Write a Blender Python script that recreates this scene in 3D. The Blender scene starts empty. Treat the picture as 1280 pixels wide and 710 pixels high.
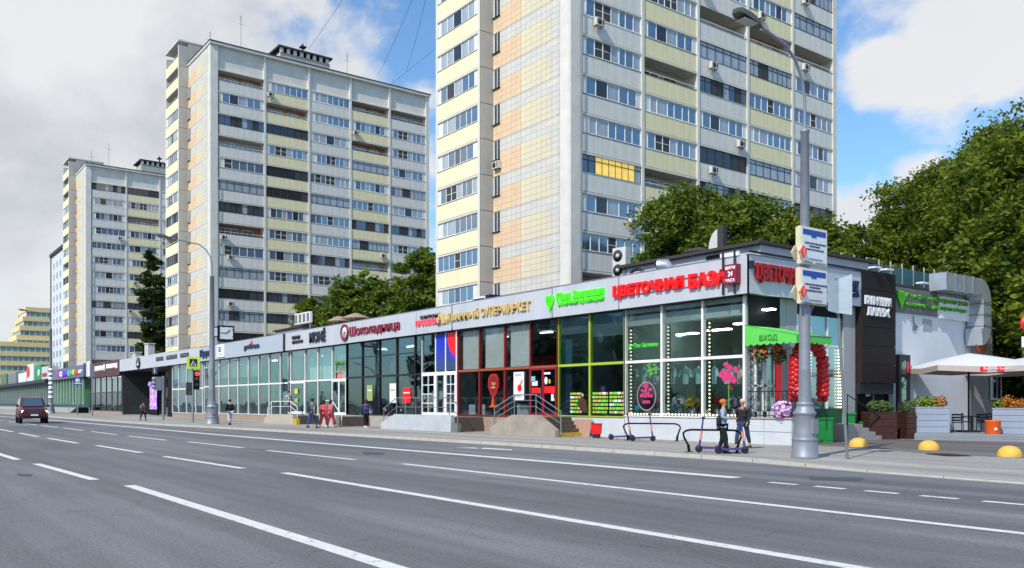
import bpy, bmesh, math, random
import numpy as np
from mathutils import Vector, Matrix
random.seed(7); np.random.seed(7)
S = bpy.context.scene
COL = S.collection
R = math.radians

# ------------------------------------------------------------------ camera
CAMH, FPX, CX, HY = 1.75, 1075.0, 640.0, 503.5
YC, YS = 0.801, 0.5988
cam = bpy.data.cameras.new('camera'); camo = bpy.data.objects.new('camera', cam); COL.objects.link(camo)
camo.location = (0, 0, CAMH)
vd = Vector((-YC, YS, 0)).normalized()
camo.rotation_euler = vd.to_track_quat('-Z', 'Y').to_euler()
cam.sensor_width = 36; cam.lens = FPX/1280*36
cam.shift_y = (HY-355)/1280.0
cam.clip_end = 5000; cam.clip_start = 0.1
S.camera = camo
S.render.resolution_x = 1024; S.render.resolution_y = 568

def at(px, py, z=0.0):
    D = FPX*(CAMH-z)/(py-HY); l = (px-CX)/FPX*D
    return (-YC*D+YS*l, YS*D+YC*l)
def atD(px, D):
    l = (px-CX)/FPX*D
    return (-YC*D+YS*l, YS*D+YC*l)
def XF(px, Y=28.2):
    a = px-CX; t = Y/(YS*FPX+YC*a); return t*(-YC*FPX+YS*a)
def YR(px, X=-21.9):
    a = px-CX; t = X/(-YC*FPX+YS*a); return t*(YS*FPX+YC*a)
def depth(X, Y): return -YC*X+YS*Y
def ZP(py, X, Y): return CAMH+(HY-py)/FPX*depth(X, Y)

# ------------------------------------------------------------------ world, sun, exposure
SUN_EL, SUN_AZ = R(44), R(163)     # azimuth clockwise from +Y
w = bpy.data.worlds.new('World'); S.world = w; w.use_nodes = True
nt = w.node_tree; nt.nodes.clear(); N = nt.nodes.new; L = nt.links.new
def wdir(px, py):
    d = Vector((-YC, YS, 0))*FPX+Vector((YS, YC, 0))*(px-CX)+Vector((0, 0, 1))*(HY-py)
    return d.normalized()
out = N('ShaderNodeOutputWorld'); sky = N('ShaderNodeTexSky'); sky.sky_type = 'NISHITA'; sky.sun_disc = False
sky.sun_elevation = SUN_EL; sky.sun_rotation = SUN_AZ; sky.air_density = 1.0; sky.dust_density = 0.6; sky.ozone_density = 2.2
bg1 = N('ShaderNodeBackground'); bg1.inputs[1].default_value = 0.15
skt = N('ShaderNodeMix'); skt.data_type = 'RGBA'; skt.blend_type = 'MULTIPLY'; skt.inputs[0].default_value = 1; skt.inputs[7].default_value = (.74, .95, 1.06, 1); L(sky.outputs[0], skt.inputs[6]); L(skt.outputs[2], bg1.inputs[0])
tc = N('ShaderNodeTexCoord')
def mth(op, a, b=None, c=None, clamp=False):
    n = N('ShaderNodeMath'); n.operation = op; n.use_clamp = clamp
    for i, x in enumerate((a, b, c)):
        if x is None: continue
        if isinstance(x, (int, float)): n.inputs[i].default_value = x
        else: L(x, n.inputs[i])
    return n.outputs[0]
def noise(vec, sc, det=6, rough=.55, dist=0.0):
    n = N('ShaderNodeTexNoise'); n.inputs['Scale'].default_value = sc; n.inputs['Detail'].default_value = det
    n.inputs['Roughness'].default_value = rough; n.inputs['Distortion'].default_value = dist
    L(vec, n.inputs['Vector']); return n.outputs['Fac']
def vmap(vec, scale):
    n = N('ShaderNodeMapping'); n.inputs['Scale'].default_value = scale; L(vec, n.inputs['Vector']); return n.outputs[0]
dv = vmap(tc.outputs['Generated'], (1, 1, 1.5))
nz1 = noise(dv, 5.0, 9, .58, .1)
nz2 = noise(dv, 2.0, 4, .5)
def blob(px, py, rad, s=1.0):
    d = wdir(px, py); n = N('ShaderNodeVectorMath'); n.operation = 'DISTANCE'
    n.inputs[1].default_value = (d.x, d.y, d.z*1.5); L(dv, n.inputs[0])
    return mth('MULTIPLY_ADD', n.outputs['Value'], -s/rad, s)
bl = [blob(*b) for b in ((90, 150, .46, 1.0), (-150, 60, .6, 1.0), (230, 10, .2, .9), (385, 5, .05, .7), (60, 380, .2, .6), (500, 215, .11, .9), (525, 120, .05, .7),
                         (1235, 25, .14, .9), (1120, 80, .07, .9), (1340, 20, .17, .9), (1255, 105, .06, .6), (1075, 270, .075, 1.0), (1150, 225, .045, .9), (1215, 300, .08, .8), (620, 330, .18, .7))]
acc = bl[0]
for b in bl[1:]: acc = mth('MAXIMUM', acc, b)
# the rest of the sky carries the same broken cumulus
gen = mth('MULTIPLY_ADD', nz2, 4.2, -2.25)
sepv = N('ShaderNodeSeparateXYZ'); L(tc.outputs['Generated'], sepv.inputs[0])
dn = N('ShaderNodeVectorMath'); dn.operation = 'DOT_PRODUCT'; dn.inputs[1].default_value = (-YC, YS, 0); L(tc.outputs['Generated'], dn.inputs[0])
front = mth('MULTIPLY_ADD', dn.outputs['Value'], 3.0, -1.6, True)
gen = mth('SUBTRACT', gen, mth('MULTIPLY', front, 1.6))
acc = mth('MAXIMUM', acc, gen)
cl = mth('ADD', acc, mth('MULTIPLY_ADD', nz1, 2.6, -1.36))
msk = N('ShaderNodeMapRange'); msk.interpolation_type = 'SMOOTHSTEP'
msk.inputs['From Min'].default_value = .0; msk.inputs['From Max'].default_value = .42; L(cl, msk.inputs[0])
# cloud body: bright tops, grey bellies
nz3 = noise(dv, 3.1, 7, .55, .2)
belly = mth('MULTIPLY', mth('MULTIPLY_ADD', nz3, 3.4, -1.35, True), mth('MULTIPLY_ADD', acc, 1.5, -.1, True))
dl_ = N('ShaderNodeVectorMath'); dl_.operation = 'DOT_PRODUCT'; dl_.inputs[1].default_value = (YS, YC, 0); L(tc.outputs['Generated'], dl_.inputs[0])
belly = mth('MULTIPLY', belly, mth('MULTIPLY_ADD', dl_.outputs['Value'], -1.1, .62, True))
mixc = N('ShaderNodeMix'); mixc.data_type = 'RGBA'
mixc.inputs[6].default_value = (.74, .745, .755, 1); mixc.inputs[7].default_value = (.36, .385, .42, 1); L(belly, mixc.inputs[0])
bg2 = N('ShaderNodeBackground'); bg2.inputs[1].default_value = .9; L(mixc.outputs[2], bg2.inputs[0])
ms = N('ShaderNodeMixShader'); L(mth('MULTIPLY', msk.outputs[0], .96), ms.inputs[0]); L(bg1.outputs[0], ms.inputs[1]); L(bg2.outputs[0], ms.inputs[2])
L(ms.outputs[0], out.inputs[0])
sun = bpy.data.lights.new('sun', 'SUN'); sun.energy = 3.1; sun.angle = R(.6); sun.color = (1, .93, .81)
suno = bpy.data.objects.new('sun', sun); COL.objects.link(suno)
sd = Vector((math.sin(SUN_AZ)*math.cos(SUN_EL), math.cos(SUN_AZ)*math.cos(SUN_EL), math.sin(SUN_EL)))
suno.rotation_euler = sd.to_track_quat('Z', 'Y').to_euler(); suno.location = (0, 0, 60)
S.view_settings.view_transform = 'Standard'; S.view_settings.look = 'None'
S.view_settings.exposure = 0.36; S.view_settings.gamma = 1.0
try: S.view_settings.use_curve_mapping = False
except Exception: pass
S.cycles.max_bounces = 8; S.cycles.transparent_max_bounces = 16; S.cycles.caustics_reflective = False; S.cycles.caustics_refractive = False

# ------------------------------------------------------------------ materials
def hx(h):
    h = h.lstrip('#'); r = []
    for i in (0, 2, 4):
        v = int(h[i:i+2], 16)/255; r.append(v/12.92 if v <= .04045 else ((v+.055)/1.055)**2.4)
    return tuple(r)
MATS = {}
def mat(name, col, rough=.7, metal=0.0, var=.12, vs=3.0, bump=0.0, bs=40.0, spec=.5, ior=1.5, streak=0.0, coat=0.0, emit=None, es=1.0):
    if name in MATS: return MATS[name]
    if isinstance(col, str): col = hx(col)
    m = bpy.data.materials.new(name); m.use_nodes = True; t = m.node_tree; b = t.nodes['Principled BSDF']
    b.inputs['Roughness'].default_value = rough; b.inputs['Metallic'].default_value = metal; b.inputs['IOR'].default_value = ior
    b.inputs['Specular IOR Level'].default_value = spec; b.inputs['Coat Weight'].default_value = coat
    m.diffuse_color = (*col, 1)
    if var > 0:
        tc = t.nodes.new('ShaderNodeTexCoord'); n = t.nodes.new('ShaderNodeTexNoise'); n.inputs['Scale'].default_value = vs; n.inputs['Detail'].default_value = 6
        n.inputs['Roughness'].default_value = .65
        vec = tc.outputs['Object']
        if streak:
            mp = t.nodes.new('ShaderNodeMapping'); mp.inputs['Scale'].default_value = (1, 1, streak); t.links.new(vec, mp.inputs[0]); vec = mp.outputs[0]
        t.links.new(vec, n.inputs['Vector'])
        r = t.nodes.new('ShaderNodeValToRGB'); r.color_ramp.elements[0].position = .3; r.color_ramp.elements[1].position = .7
        r.color_ramp.elements[0].color = (*[c*(1-var) for c in col], 1); r.color_ramp.elements[1].color = (*[min(1, c*(1+var)) for c in col], 1)
        t.links.new(n.outputs['Fac'], r.inputs[0]); t.links.new(r.outputs[0], b.inputs['Base Color'])
        rr = t.nodes.new('ShaderNodeMath'); rr.operation = 'MULTIPLY_ADD'; rr.inputs[1].default_value = .25; rr.inputs[2].default_value = rough-.12; t.links.new(n.outputs['Fac'], rr.inputs[0]); t.links.new(rr.outputs[0], b.inputs['Roughness'])
    else: b.inputs['Base Color'].default_value = (*col, 1)
    if bump:
        tc2 = t.nodes.new('ShaderNodeTexCoord'); n2 = t.nodes.new('ShaderNodeTexNoise'); n2.inputs['Scale'].default_value = bs; n2.inputs['Detail'].default_value = 4
        t.links.new(tc2.outputs['Object'], n2.inputs['Vector']); bp = t.nodes.new('ShaderNodeBump'); bp.inputs['Strength'].default_value = bump; bp.inputs['Distance'].default_value = .03
        t.links.new(n2.outputs['Fac'], bp.inputs['Height']); t.links.new(bp.outputs[0], b.inputs['Normal'])
    if emit is not None:
        if isinstance(emit, str): emit = hx(emit)
        b.inputs['Emission Color'].default_value = (*emit, 1); b.inputs['Emission Strength'].default_value = es
    MATS[name] = m; return m
def glass(name, tint, lo=.06, hi=.75, rough=.015):
    if name in MATS: return MATS[name]
    m = bpy.data.materials.new(name); m.use_nodes = True; t = m.node_tree; t.nodes.clear()
    o = t.nodes.new('ShaderNodeOutputMaterial'); tr = t.nodes.new('ShaderNodeBsdfTransparent'); gl = t.nodes.new('ShaderNodeBsdfGlossy')
    gl.inputs['Roughness'].default_value = rough; gl.inputs['Color'].default_value = (.85, .95, 1, 1); tr.inputs['Color'].default_value = (*tint, 1)
    fr = t.nodes.new('ShaderNodeFresnel'); fr.inputs['IOR'].default_value = 1.5
    mr = t.nodes.new('ShaderNodeMapRange'); mr.inputs['From Min'].default_value = .04; mr.inputs['From Max'].default_value = 1; mr.inputs['To Min'].default_value = lo; mr.inputs['To Max'].default_value = hi
    n = t.nodes.new('ShaderNodeTexNoise'); n.inputs['Scale'].default_value = .35; bp = t.nodes.new('ShaderNodeBump'); bp.inputs['Strength'].default_value = .08; bp.inputs['Distance'].default_value = .3
    tcn = t.nodes.new('ShaderNodeTexCoord'); t.links.new(tcn.outputs['Object'], n.inputs['Vector']); t.links.new(n.outputs['Fac'], bp.inputs['Height']); t.links.new(bp.outputs[0], gl.inputs['Normal'])
    mx = t.nodes.new('ShaderNodeMixShader'); t.links.new(fr.outputs[0], mr.inputs[0]); t.links.new(mr.outputs[0], mx.inputs[0]); t.links.new(tr.outputs[0], mx.inputs[1]); t.links.new(gl.outputs[0], mx.inputs[2]); t.links.new(mx.outputs[0], o.inputs[0])
    MATS[name] = m; return m

# ------------------------------------------------------------------ mesh builder and object helpers
class MB:
    def __init__(s): s.v = []; s.f = []; s.m = []; s.sm = []
    def add(s, vs, fs, m=0, smooth=False):
        o = len(s.v); s.v += [tuple(x) for x in vs]; s.f += [tuple(i+o for i in f) for f in fs]; s.m += [m]*len(fs); s.sm += [smooth]*len(fs); return s
    def box(s, x0, x1, y0, y1, z0, z1, m=0):
        if x0 > x1: x0, x1 = x1, x0
        if y0 > y1: y0, y1 = y1, y0
        if z0 > z1: z0, z1 = z1, z0
        return s.add([(x0, y0, z0), (x1, y0, z0), (x1, y1, z0), (x0, y1, z0), (x0, y0, z1), (x1, y0, z1), (x1, y1, z1), (x0, y1, z1)],
                     [(0, 3, 2, 1), (4, 5, 6, 7), (0, 1, 5, 4), (1, 2, 6, 5), (2, 3, 7, 6), (3, 0, 4, 7)], m)
    def prism(s, poly, vec, m=0):           # poly: 3D points (planar), extruded by vec
        n = len(poly); a = [Vector(p) for p in poly]; v = Vector(vec); nm = Vector((0, 0, 0))
        for i in range(n): nm += a[i].cross(a[(i+1) % n])
        if nm.dot(v) > 0: a = a[::-1]
        vs = a+[p+v for p in a]
        return s.add(vs, [tuple(range(n))]+[tuple(range(2*n-1, n-1, -1))]+[(i, i+n, (i+1) % n+n, (i+1) % n) for i in range(n)], m)
    def tube(s, pts, r, n=8, m=0, cap=True, ph=0.0, smooth=True):
        pts = [Vector(p) for p in pts]; k = len(pts); rs = r if isinstance(r, (list, tuple)) else [r]*k; vs = []
        up = None
        for i, p in enumerate(pts):
            t = (pts[min(i+1, k-1)]-pts[max(i-1, 0)]).normalized()
            if up is None: up = Vector((0, 0, 1)) if abs(t.z) < .9 else Vector((1, 0, 0))
            a = t.cross(up).normalized(); b = a.cross(t).normalized(); up = b
            for j in range(n):
                an = 2*math.pi*j/n+ph; vs.append(p+(a*math.cos(an)+b*math.sin(an))*rs[i])
        fs = [(i*n+j, i*n+(j+1) % n, (i+1)*n+(j+1) % n, (i+1)*n+j) for i in range(k-1) for j in range(n)]
        s.add(vs, fs, m, smooth)
        if cap: s.add(vs[:n], [tuple(range(n-1, -1, -1))], m); s.add(vs[-n:], [tuple(range(n))], m)
        return s
    def lathe(s, prof, c=(0, 0, 0), n=16, m=0, smooth=True, cap=True):
        vs = []; c = Vector(c)
        for r, z in prof:
            for j in range(n): a = 2*math.pi*j/n; vs.append(c+Vector((r*math.cos(a), r*math.sin(a), z)))
        k = len(prof); fs = [(i*n+j, i*n+(j+1) % n, (i+1)*n+(j+1) % n, (i+1)*n+j) for i in range(k-1) for j in range(n)]
        s.add(vs, fs, m, smooth)
        if cap and prof[0][0] > 1e-4: s.add(vs[:n], [tuple(range(n-1, -1, -1))], m)
        if cap and prof[-1][0] > 1e-4: s.add(vs[-n:], [tuple(range(n))], m)
        return s
    def ball(s, c, r, n=8, k=5, m=0, sc=(1, 1, 1)):
        vs = []; c = Vector(c)
        for i in range(k+1):
            t = math.pi*i/k
            for j in range(n): a = 2*math.pi*j/n; vs.append(c+Vector((r*sc[0]*math.sin(t)*math.cos(a), r*sc[1]*math.sin(t)*math.sin(a), -r*sc[2]*math.cos(t))))
        return s.add(vs, [(i*n+j, i*n+(j+1) % n, (i+1)*n+(j+1) % n, (i+1)*n+j) for i in range(k) for j in range(n)], m, True)
    def xf(s, M):
        s.v = [tuple(M @ Vector(p)) for p in s.v]; return s
    def mesh(s, name, mats):
        me = bpy.data.meshes.new(name); me.from_pydata(s.v, [], s.f)
        for m in (mats if isinstance(mats, (list, tuple)) else [mats]): me.materials.append(m)
        me.polygons.foreach_set('material_index', s.m); me.polygons.foreach_set('use_smooth', s.sm); me.update(); return me
    def build(s, name, mats, parent=None, loc=None, rz=0, **k):
        return link(name, s.mesh(name, mats), parent, loc, rz, **k)
def link(name, me, parent=None, loc=None, rz=0, label=None, cat=None, group=None, kind=None, world=True):
    """parts of things whose base is given in world coordinates keep world-space vertices: the offset goes in the location"""
    o = bpy.data.objects.new(name, me); COL.objects.link(o)
    if parent is not None:
        o.parent = parent
        if loc is None: loc = (0, 0, 0)
        b = parent.get('_w')
        if b is not None and world: loc = (loc[0]-b[0], loc[1]-b[1], loc[2]-b[2])
    if loc is not None: o.location = loc
    if rz: o.rotation_euler = (0, 0, rz)
    tag(o, label, cat, group, kind); return o
def tag(o, label=None, cat=None, group=None, kind=None):
    if label: o['label'] = label
    if cat: o['category'] = cat
    if group: o['group'] = group
    if kind: o['kind'] = kind
    return o
def thing(name, label, cat, loc=(0, 0, 0), rz=0, group=None, wspace=False):
    o = bpy.data.objects.new(name, None); COL.objects.link(o); o.location = loc; o.rotation_euler = (0, 0, rz); o.empty_display_size = .2
    if wspace: o['_w'] = list(loc)
    return tag(o, label, cat, group)
def kids(o): return [c for c in COL.objects if c.parent == o]
def copy_thing(o, loc, rz=None, label=None, parts=None):
    c = o.copy(); COL.objects.link(c); c.location = loc
    if rz is not None: c.rotation_euler = (0, 0, rz)
    if label: c['label'] = label
    for ch in (parts if parts is not None else list(kids(o))):
        d = ch.copy(); COL.objects.link(d); d.parent = c
        for g in list(kids(ch)): e = g.copy(); COL.objects.link(e); e.parent = d
    return c
def rot(v, a):
    return (v[0]*math.cos(a)-v[1]*math.sin(a), v[0]*math.sin(a)+v[1]*math.cos(a))
def text_mesh(body, W, Hh, depth=.05, bold=.02, name='lettering', italic=0.0):
    """mesh of extruded letters in local x (along) / z (up), face towards -y, box W x Hh, lower left at 0"""
    cu = bpy.data.curves.new('t', 'FONT'); cu.body = body; cu.size = 1; cu.offset = bold; cu.resolution_u = 2; cu.shear = italic
    o = bpy.data.objects.new('t', cu); COL.objects.link(o); bpy.context.view_layer.update()
    me = o.evaluated_get(bpy.context.evaluated_depsgraph_get()).to_mesh()
    bm = bmesh.new(); bm.from_mesh(me)
    r = bmesh.ops.extrude_face_region(bm, geom=bm.faces[:]); 
    for v in [g for g in r['geom'] if isinstance(g, bmesh.types.BMVert)]: v.co.z += 1.0
    xs = [v.co.x for v in bm.verts]; ys = [v.co.y for v in bm.verts]
    x0, x1, y0, y1 = min(xs), max(xs), min(ys), max(ys)
    for v in bm.verts:
        x = (v.co.x-x0)/(x1-x0)*W; z = (v.co.y-y0)/(y1-y0)*Hh if Hh else (v.co.y-y0)/(x1-x0)*W
        v.co = Vector((x, -v.co.z*depth, z))
    bmesh.ops.recalc_face_normals(bm, faces=bm.faces[:])
    m2 = bpy.data.meshes.new(name); bm.to_mesh(m2); bm.free()
    bpy.data.objects.remove(o); bpy.data.curves.remove(cu); return m2
def letters(body, p0, ang, W, Hh, material, parent=None, depth=.05, bold=.02, split=False, name='lettering', italic=0.0, **k):
    """p0: lower left in world space; ang: direction of writing about z"""
    me = text_mesh(body, W, Hh, depth, bold, name, italic); me.materials.append(material)
    if not split: return link(name, me, parent, p0, ang, **k)
    bm = bmesh.new(); bm.from_mesh(me); bm.verts.index_update(); seen = {}; comps = []
    for v in bm.verts:
        if v.index in seen: continue
        st = [v]; c = []; seen[v.index] = 1
        while st:
            q = st.pop(); c.append(q.index)
            for e in q.link_edges:
                u = e.other_vert(q)
                if u.index not in seen: seen[u.index] = 1; st.append(u)
        xs = [bm.verts[i].co.x for i in c] if bm.verts.ensure_lookup_table() is None else []
        comps.append([min(xs), max(xs), set(c)])
    comps.sort(key=lambda c: c[0]); g = []
    for c in comps:
        if g and c[0] < g[-1][1]-.3*min(c[1]-c[0], g[-1][1]-g[-1][0]): g[-1][1] = max(g[-1][1], c[1]); g[-1][2] |= c[2]
        else: g.append(c)
    bm.free(); co = [v.co.copy() for v in me.vertices]; polys = [tuple(p.vertices) for p in me.polygons]; r = None
    for a, b, ids in g:
        ids = sorted(ids); mp = {i: n for n, i in enumerate(ids)}
        b_ = MB(); b_.add([co[i]-Vector((a, 0, 0)) for i in ids], [tuple(mp[i] for i in p) for p in polys if p[0] in mp])
        q = (p0[0]+math.cos(ang)*a, p0[1]+math.sin(ang)*a, p0[2])
        r = link('letter', b_.mesh('letter', material), parent, q, ang)
    return r

# ------------------------------------------------------------------ shared materials
M = MATS
mat('concrete_white', '#dad7cf', .85, var=.1, vs=.7, bump=.15, bs=12)
mat('concrete_grey', '#b5b2ac', .9, var=.12, vs=.9, bump=.25, bs=9, streak=.35)
mat('panel_grey', '#dad8d2', .85, var=.11, vs=1.6, bump=.1, bs=14, streak=.14)
mat('panel_yellow', '#e8deb6', .85, var=.1, vs=1.6, bump=.1, bs=14, streak=.14)
mat('panel_yellow_light', '#efe6c0', .85, var=.08, vs=1.2, bump=.1, bs=14, streak=.3)
mat('slab_edge', '#d6d2c9', .9, var=.1, vs=2)
mat('joint_shade', '#4a4a4c', .9, var=.1)
mat('inner_wall', '#c4c0b8', .9, var=.06, vs=1)
mat('inner_brick', '#b07a5c', .9, var=.15, vs=2)
mat('frame_white', '#f2f2f0', .5, var=.03)
mat('frame_dark', '#2b2a2c', .5, var=.08)
mat('frame_brown', '#6a3f2c', .6, var=.15)
mat('side_panel', '#e0e0dc', .7, var=.05, vs=2)
mat('pane_blue', (.06, .12, .2), .06, var=.35, vs=.5, spec=1.0, ior=2.1)
mat('pane_deep', (.02, .035, .055), .06, var=.3, vs=.6, spec=1.0, ior=1.9)
mat('pane_dark', (.018, .018, .02), .1, var=.3, vs=1, spec=.8, ior=1.6)
mat('pane_curtain', (.36, .40, .44), .12, var=.2, vs=2.5, spec=.9, ior=1.7, streak=.15)
mat('pane_white', (.55, .58, .6), .15, var=.12, vs=2.5, spec=.8, streak=.1)
mat('pane_mesh', (.05, .05, .055), .7, var=.1)
mat('pane_lit', (.6, .45, .1), .3, var=.45, vs=1.3, emit=(1, .66, .12), es=.5)
mat('ac_white', '#cfcdc8', .6, var=.06, vs=4)
mat('ac_dark', '#3a3a3c', .6, var=.1)
mat('roof_dark', '#3f3c3d', .9, var=.15, vs=2)
mat('metal_grey', '#8b919b', .45, metal=.5, var=.08, vs=5)
mat('metal_dark', '#2c2d33', .5, metal=.3, var=.1)
mat('steel', '#b8bdc4', .3, metal=.9, var=.05)
# ------------------------------------------------------------------ ground, road, pavement
def ground_mat(name, c1, c2, sc=(.25, 14.0), rough=.9, bump=.35, spots=0.0, spec=.35, cracks=0.0, lanes=False):
    m = bpy.data.materials.new(name); m.use_nodes = True; t = m.node_tree; b = t.nodes['Principled BSDF']; b.inputs['Roughness'].default_value = rough; b.inputs['Specular IOR Level'].default_value = spec
    tc = t.nodes.new('ShaderNodeTexCoord')
    def nz(s, d, sx=1, sy=1):
        mp = t.nodes.new('ShaderNodeMapping'); mp.inputs['Scale'].default_value = (sx, sy, 1); t.links.new(tc.outputs['Object'], mp.inputs[0])
        n = t.nodes.new('ShaderNodeTexNoise'); n.inputs['Scale'].default_value = s; n.inputs['Detail'].default_value = d; n.inputs['Roughness'].default_value = .6; t.links.new(mp.outputs[0], n.inputs[0]); return n.outputs[0]
    def mr(x, a, b_, c, d):
        q = t.nodes.new('ShaderNodeMapRange'); q.inputs[1].default_value = a; q.inputs[2].default_value = b_; q.inputs[3].default_value = c; q.inputs[4].default_value = d; t.links.new(x, q.inputs[0]); return q.outputs[0]
    def mul(x, y):
        q = t.nodes.new('ShaderNodeMath'); q.operation = 'MULTIPLY'; t.links.new(x, q.inputs[0]); t.links.new(y, q.inputs[1]); return q.outputs[0]
    base = t.nodes.new('ShaderNodeMix'); base.data_type = 'RGBA'; base.inputs[6].default_value = (*hx(c1), 1); base.inputs[7].default_value = (*hx(c2), 1)
    t.links.new(mr(nz(sc[0], 6, .35, 1), .35, .65, 0, 1), base.inputs[0])
    grain = mr(nz(22, 4), .3, .7, .72, 1.28)
    f = mul(grain, mr(nz(90, 2), .35, .65, .85, 1.15))
    f = mul(f, mr(nz(1.1, 5, .06, 1.0), .32, .68, .76, 1.1))      # wheel tracks and streaks along the street
    f = mul(f, mr(nz(.55, 3, .03, 1.0), .35, .65, .84, 1.1))
    f = mul(f, mr(nz(.9, 6), .62, .7, 1, .88))
    if spots: f = mul(f, mr(nz(2.4, 3), .68, .76, 1, 1-spots))
    if cracks:
        v = t.nodes.new('ShaderNodeTexVoronoi'); v.feature = 'DISTANCE_TO_EDGE'; v.inputs['Scale'].default_value = .22
        wn = t.nodes.new('ShaderNodeTexNoise'); wn.inputs['Scale'].default_value = 1.2; wn.inputs['Detail'].default_value = 5; t.links.new(tc.outputs['Object'], wn.inputs[0])
        ad = t.nodes.new('ShaderNodeVectorMath'); ad.operation = 'MULTIPLY_ADD'; ad.inputs[1].default_value = (1.2, 1.2, 0); t.links.new(wn.outputs[1], ad.inputs[0]); t.links.new(tc.outputs['Object'], ad.inputs[2])
        t.links.new(ad.outputs[0], v.inputs['Vector']); f = mul(f, mr(v.outputs['Distance'], 0, .006, 1-cracks, 1))
    mx = t.nodes.new('ShaderNodeMix'); mx.data_type = 'RGBA'; mx.blend_type = 'MULTIPLY'; mx.inputs[0].default_value = 1; t.links.new(base.outputs[2], mx.inputs[6]); t.links.new(f, mx.inputs[7]); t.links.new(mx.outputs[2], b.inputs['Base Color'])
    bp = t.nodes.new('ShaderNodeBump'); bp.inputs['Strength'].default_value = bump; bp.inputs['Distance'].default_value = .012; t.links.new(nz(60, 4), bp.inputs['Height']); t.links.new(bp.outputs[0], b.inputs['Normal'])
    MATS[name] = m; return m
ground_mat('asphalt', '#6b6d71', '#7e8083', (.18, 1), cracks=.25, spots=.15)
ground_mat('asphalt_drive', '#6a6565', '#7a7371', (.3, 1), spots=.2)
ground_mat('pavement', '#9b9892', '#a9a6a0', (.25, 1), spots=.12)
ground_mat('yard_ground', '#57584f', '#6a6a5e', (.1, 1))
mat('kerb_granite', '#b3b0aa', .8, var=.14, vs=2.5, bump=.3, bs=40)
# worn road paint: patchy towards the asphalt
mp_ = mat('road_paint', '#dfe0dd', .6, var=.12, vs=7, bump=.2, bs=60)
def wear(m, col2=(.3, .31, .32), thr=.66):
    t = m.node_tree; b = t.nodes['Principled BSDF']; src = b.inputs['Base Color'].links[0].from_socket
    tc = t.nodes.new('ShaderNodeTexCoord'); n = t.nodes.new('ShaderNodeTexNoise'); n.inputs['Scale'].default_value = 5; n.inputs['Detail'].default_value = 10; n.inputs['Roughness'].default_value = .75; t.links.new(tc.outputs['Object'], n.inputs[0])
    q = t.nodes.new('ShaderNodeMapRange'); q.inputs[1].default_value = thr-.07; q.inputs[2].default_value = thr; t.links.new(n.outputs[0], q.inputs[0])
    mx = t.nodes.new('ShaderNodeMix'); mx.data_type = 'RGBA'; mx.inputs[7].default_value = (*col2, 1); t.links.new(q.outputs[0], mx.inputs[0]); t.links.new(src, mx.inputs[6]); t.links.new(mx.outputs[2], b.inputs['Base Color'])
wear(mp_, thr=.63)
BP = [(-400, -7.0), (-160, -3.6), (-98, -1.5), (-70, -1.1), (-50, -.95), (-40, -.7), (-30, -.45), (-20, -.05), (-10, 0), (150, 0)]
def bend(x):
    for (a, fa), (b, fb) in zip(BP, BP[1:]):
        if a <= x <= b: return fa+(fb-fa)*(x-a)/(b-a)
    return 0
KP = [(-400, 13.6), (-162, 17.0), (-78, 17.7), (-65, 18.5), (-52.8, 19.5), (-40, 20.3), (-27.9, 20.85), (-16.5, 20.85), (-11.8, 20.1), (-8.1, 19.85), (0, 19.85), (150, 19.85)]
def kerb(x):
    for (a, fa), (b, fb) in zip(KP, KP[1:]):
        if a <= x <= b: return fa+(fb-fa)*(x-a)/(b-a)
    return 20
b = MB(); b.add([(-900, -700, -.02), (900, -700, -.02), (900, 900, -.02), (-900, 900, -.02)], [(0, 1, 2, 3)]); b.build('ground', M['yard_ground'], kind='structure')
xs = [-400, -300, -230, -162, -130, -98, -78, -65, -52.8, -46, -40, -34, -27.9, -22, -16.5, -14, -11.8, -10, -8.1, 0, 20, 60, 150]
b = MB(); vs = []
for x in xs: vs += [(x, -16+bend(x), 0), (x, kerb(x)+.02, 0)]
b.add(vs, [(2*i, 2*i+2, 2*i+3, 2*i+1) for i in range(len(xs)-1)]); b.build('road', M['asphalt'], kind='structure')
SW = .12
def drop(x): return SW if x < -15.5 else (SW-.09*min(1, (x+15.5)/4))    # dropped kerb at the drive
b = MB(); vs = []
for x in xs: vs += [(x, kerb(x)+.16, drop(x)), (x, 27.2 if x < -22 else 25.6, SW), (x, 60, SW)]
fs = []
for i in range(len(xs)-1):
    for j in range(2): fs.append((3*i+j, 3*i+j+3, 3*i+j+4, 3*i+j+1))
b.add(vs, fs); pav = b.build('pavement', M['pavement'], kind='structure')
# kerb stones, one by one
x = -178.0
while x < 18:
    ln = 2.0 if x > -80 else 6.0; x1 = x+ln; ya, yb = kerb(x), kerb(x1); za, zb_ = drop(x)+.004, drop(x1)+.004; g = .012
    b = MB(); P = []
    for (xx, yy, zz) in ((x+g, ya, za), (x1-g, yb, zb_)): P += [(xx, yy, -.02), (xx, yy+.02, zz), (xx, yy+.17, zz), (xx, yy+.17, -.02)]
    b.add(P, [(0, 4, 5, 1), (1, 5, 6, 2), (2, 6, 7, 3), (0, 1, 2, 3), (7, 6, 5, 4)])
    b.build('kerb_stone', M['kerb_granite'], pav); x = x1
# gutter strip of dust along the kerb
mat('gutter', '#8e8c88', .95, var=.12, vs=1.5, bump=.3, bs=50)
b = MB(); vs = []
for x in xs: vs += [(x, kerb(x)-.28, .004), (x, kerb(x)+.01, .004)]
b.add(vs, [(2*i, 2*i+2, 2*i+3, 2*i+1) for i in range(len(xs)-1)]); b.build('gutter', M['gutter'], kind='structure')
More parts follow.
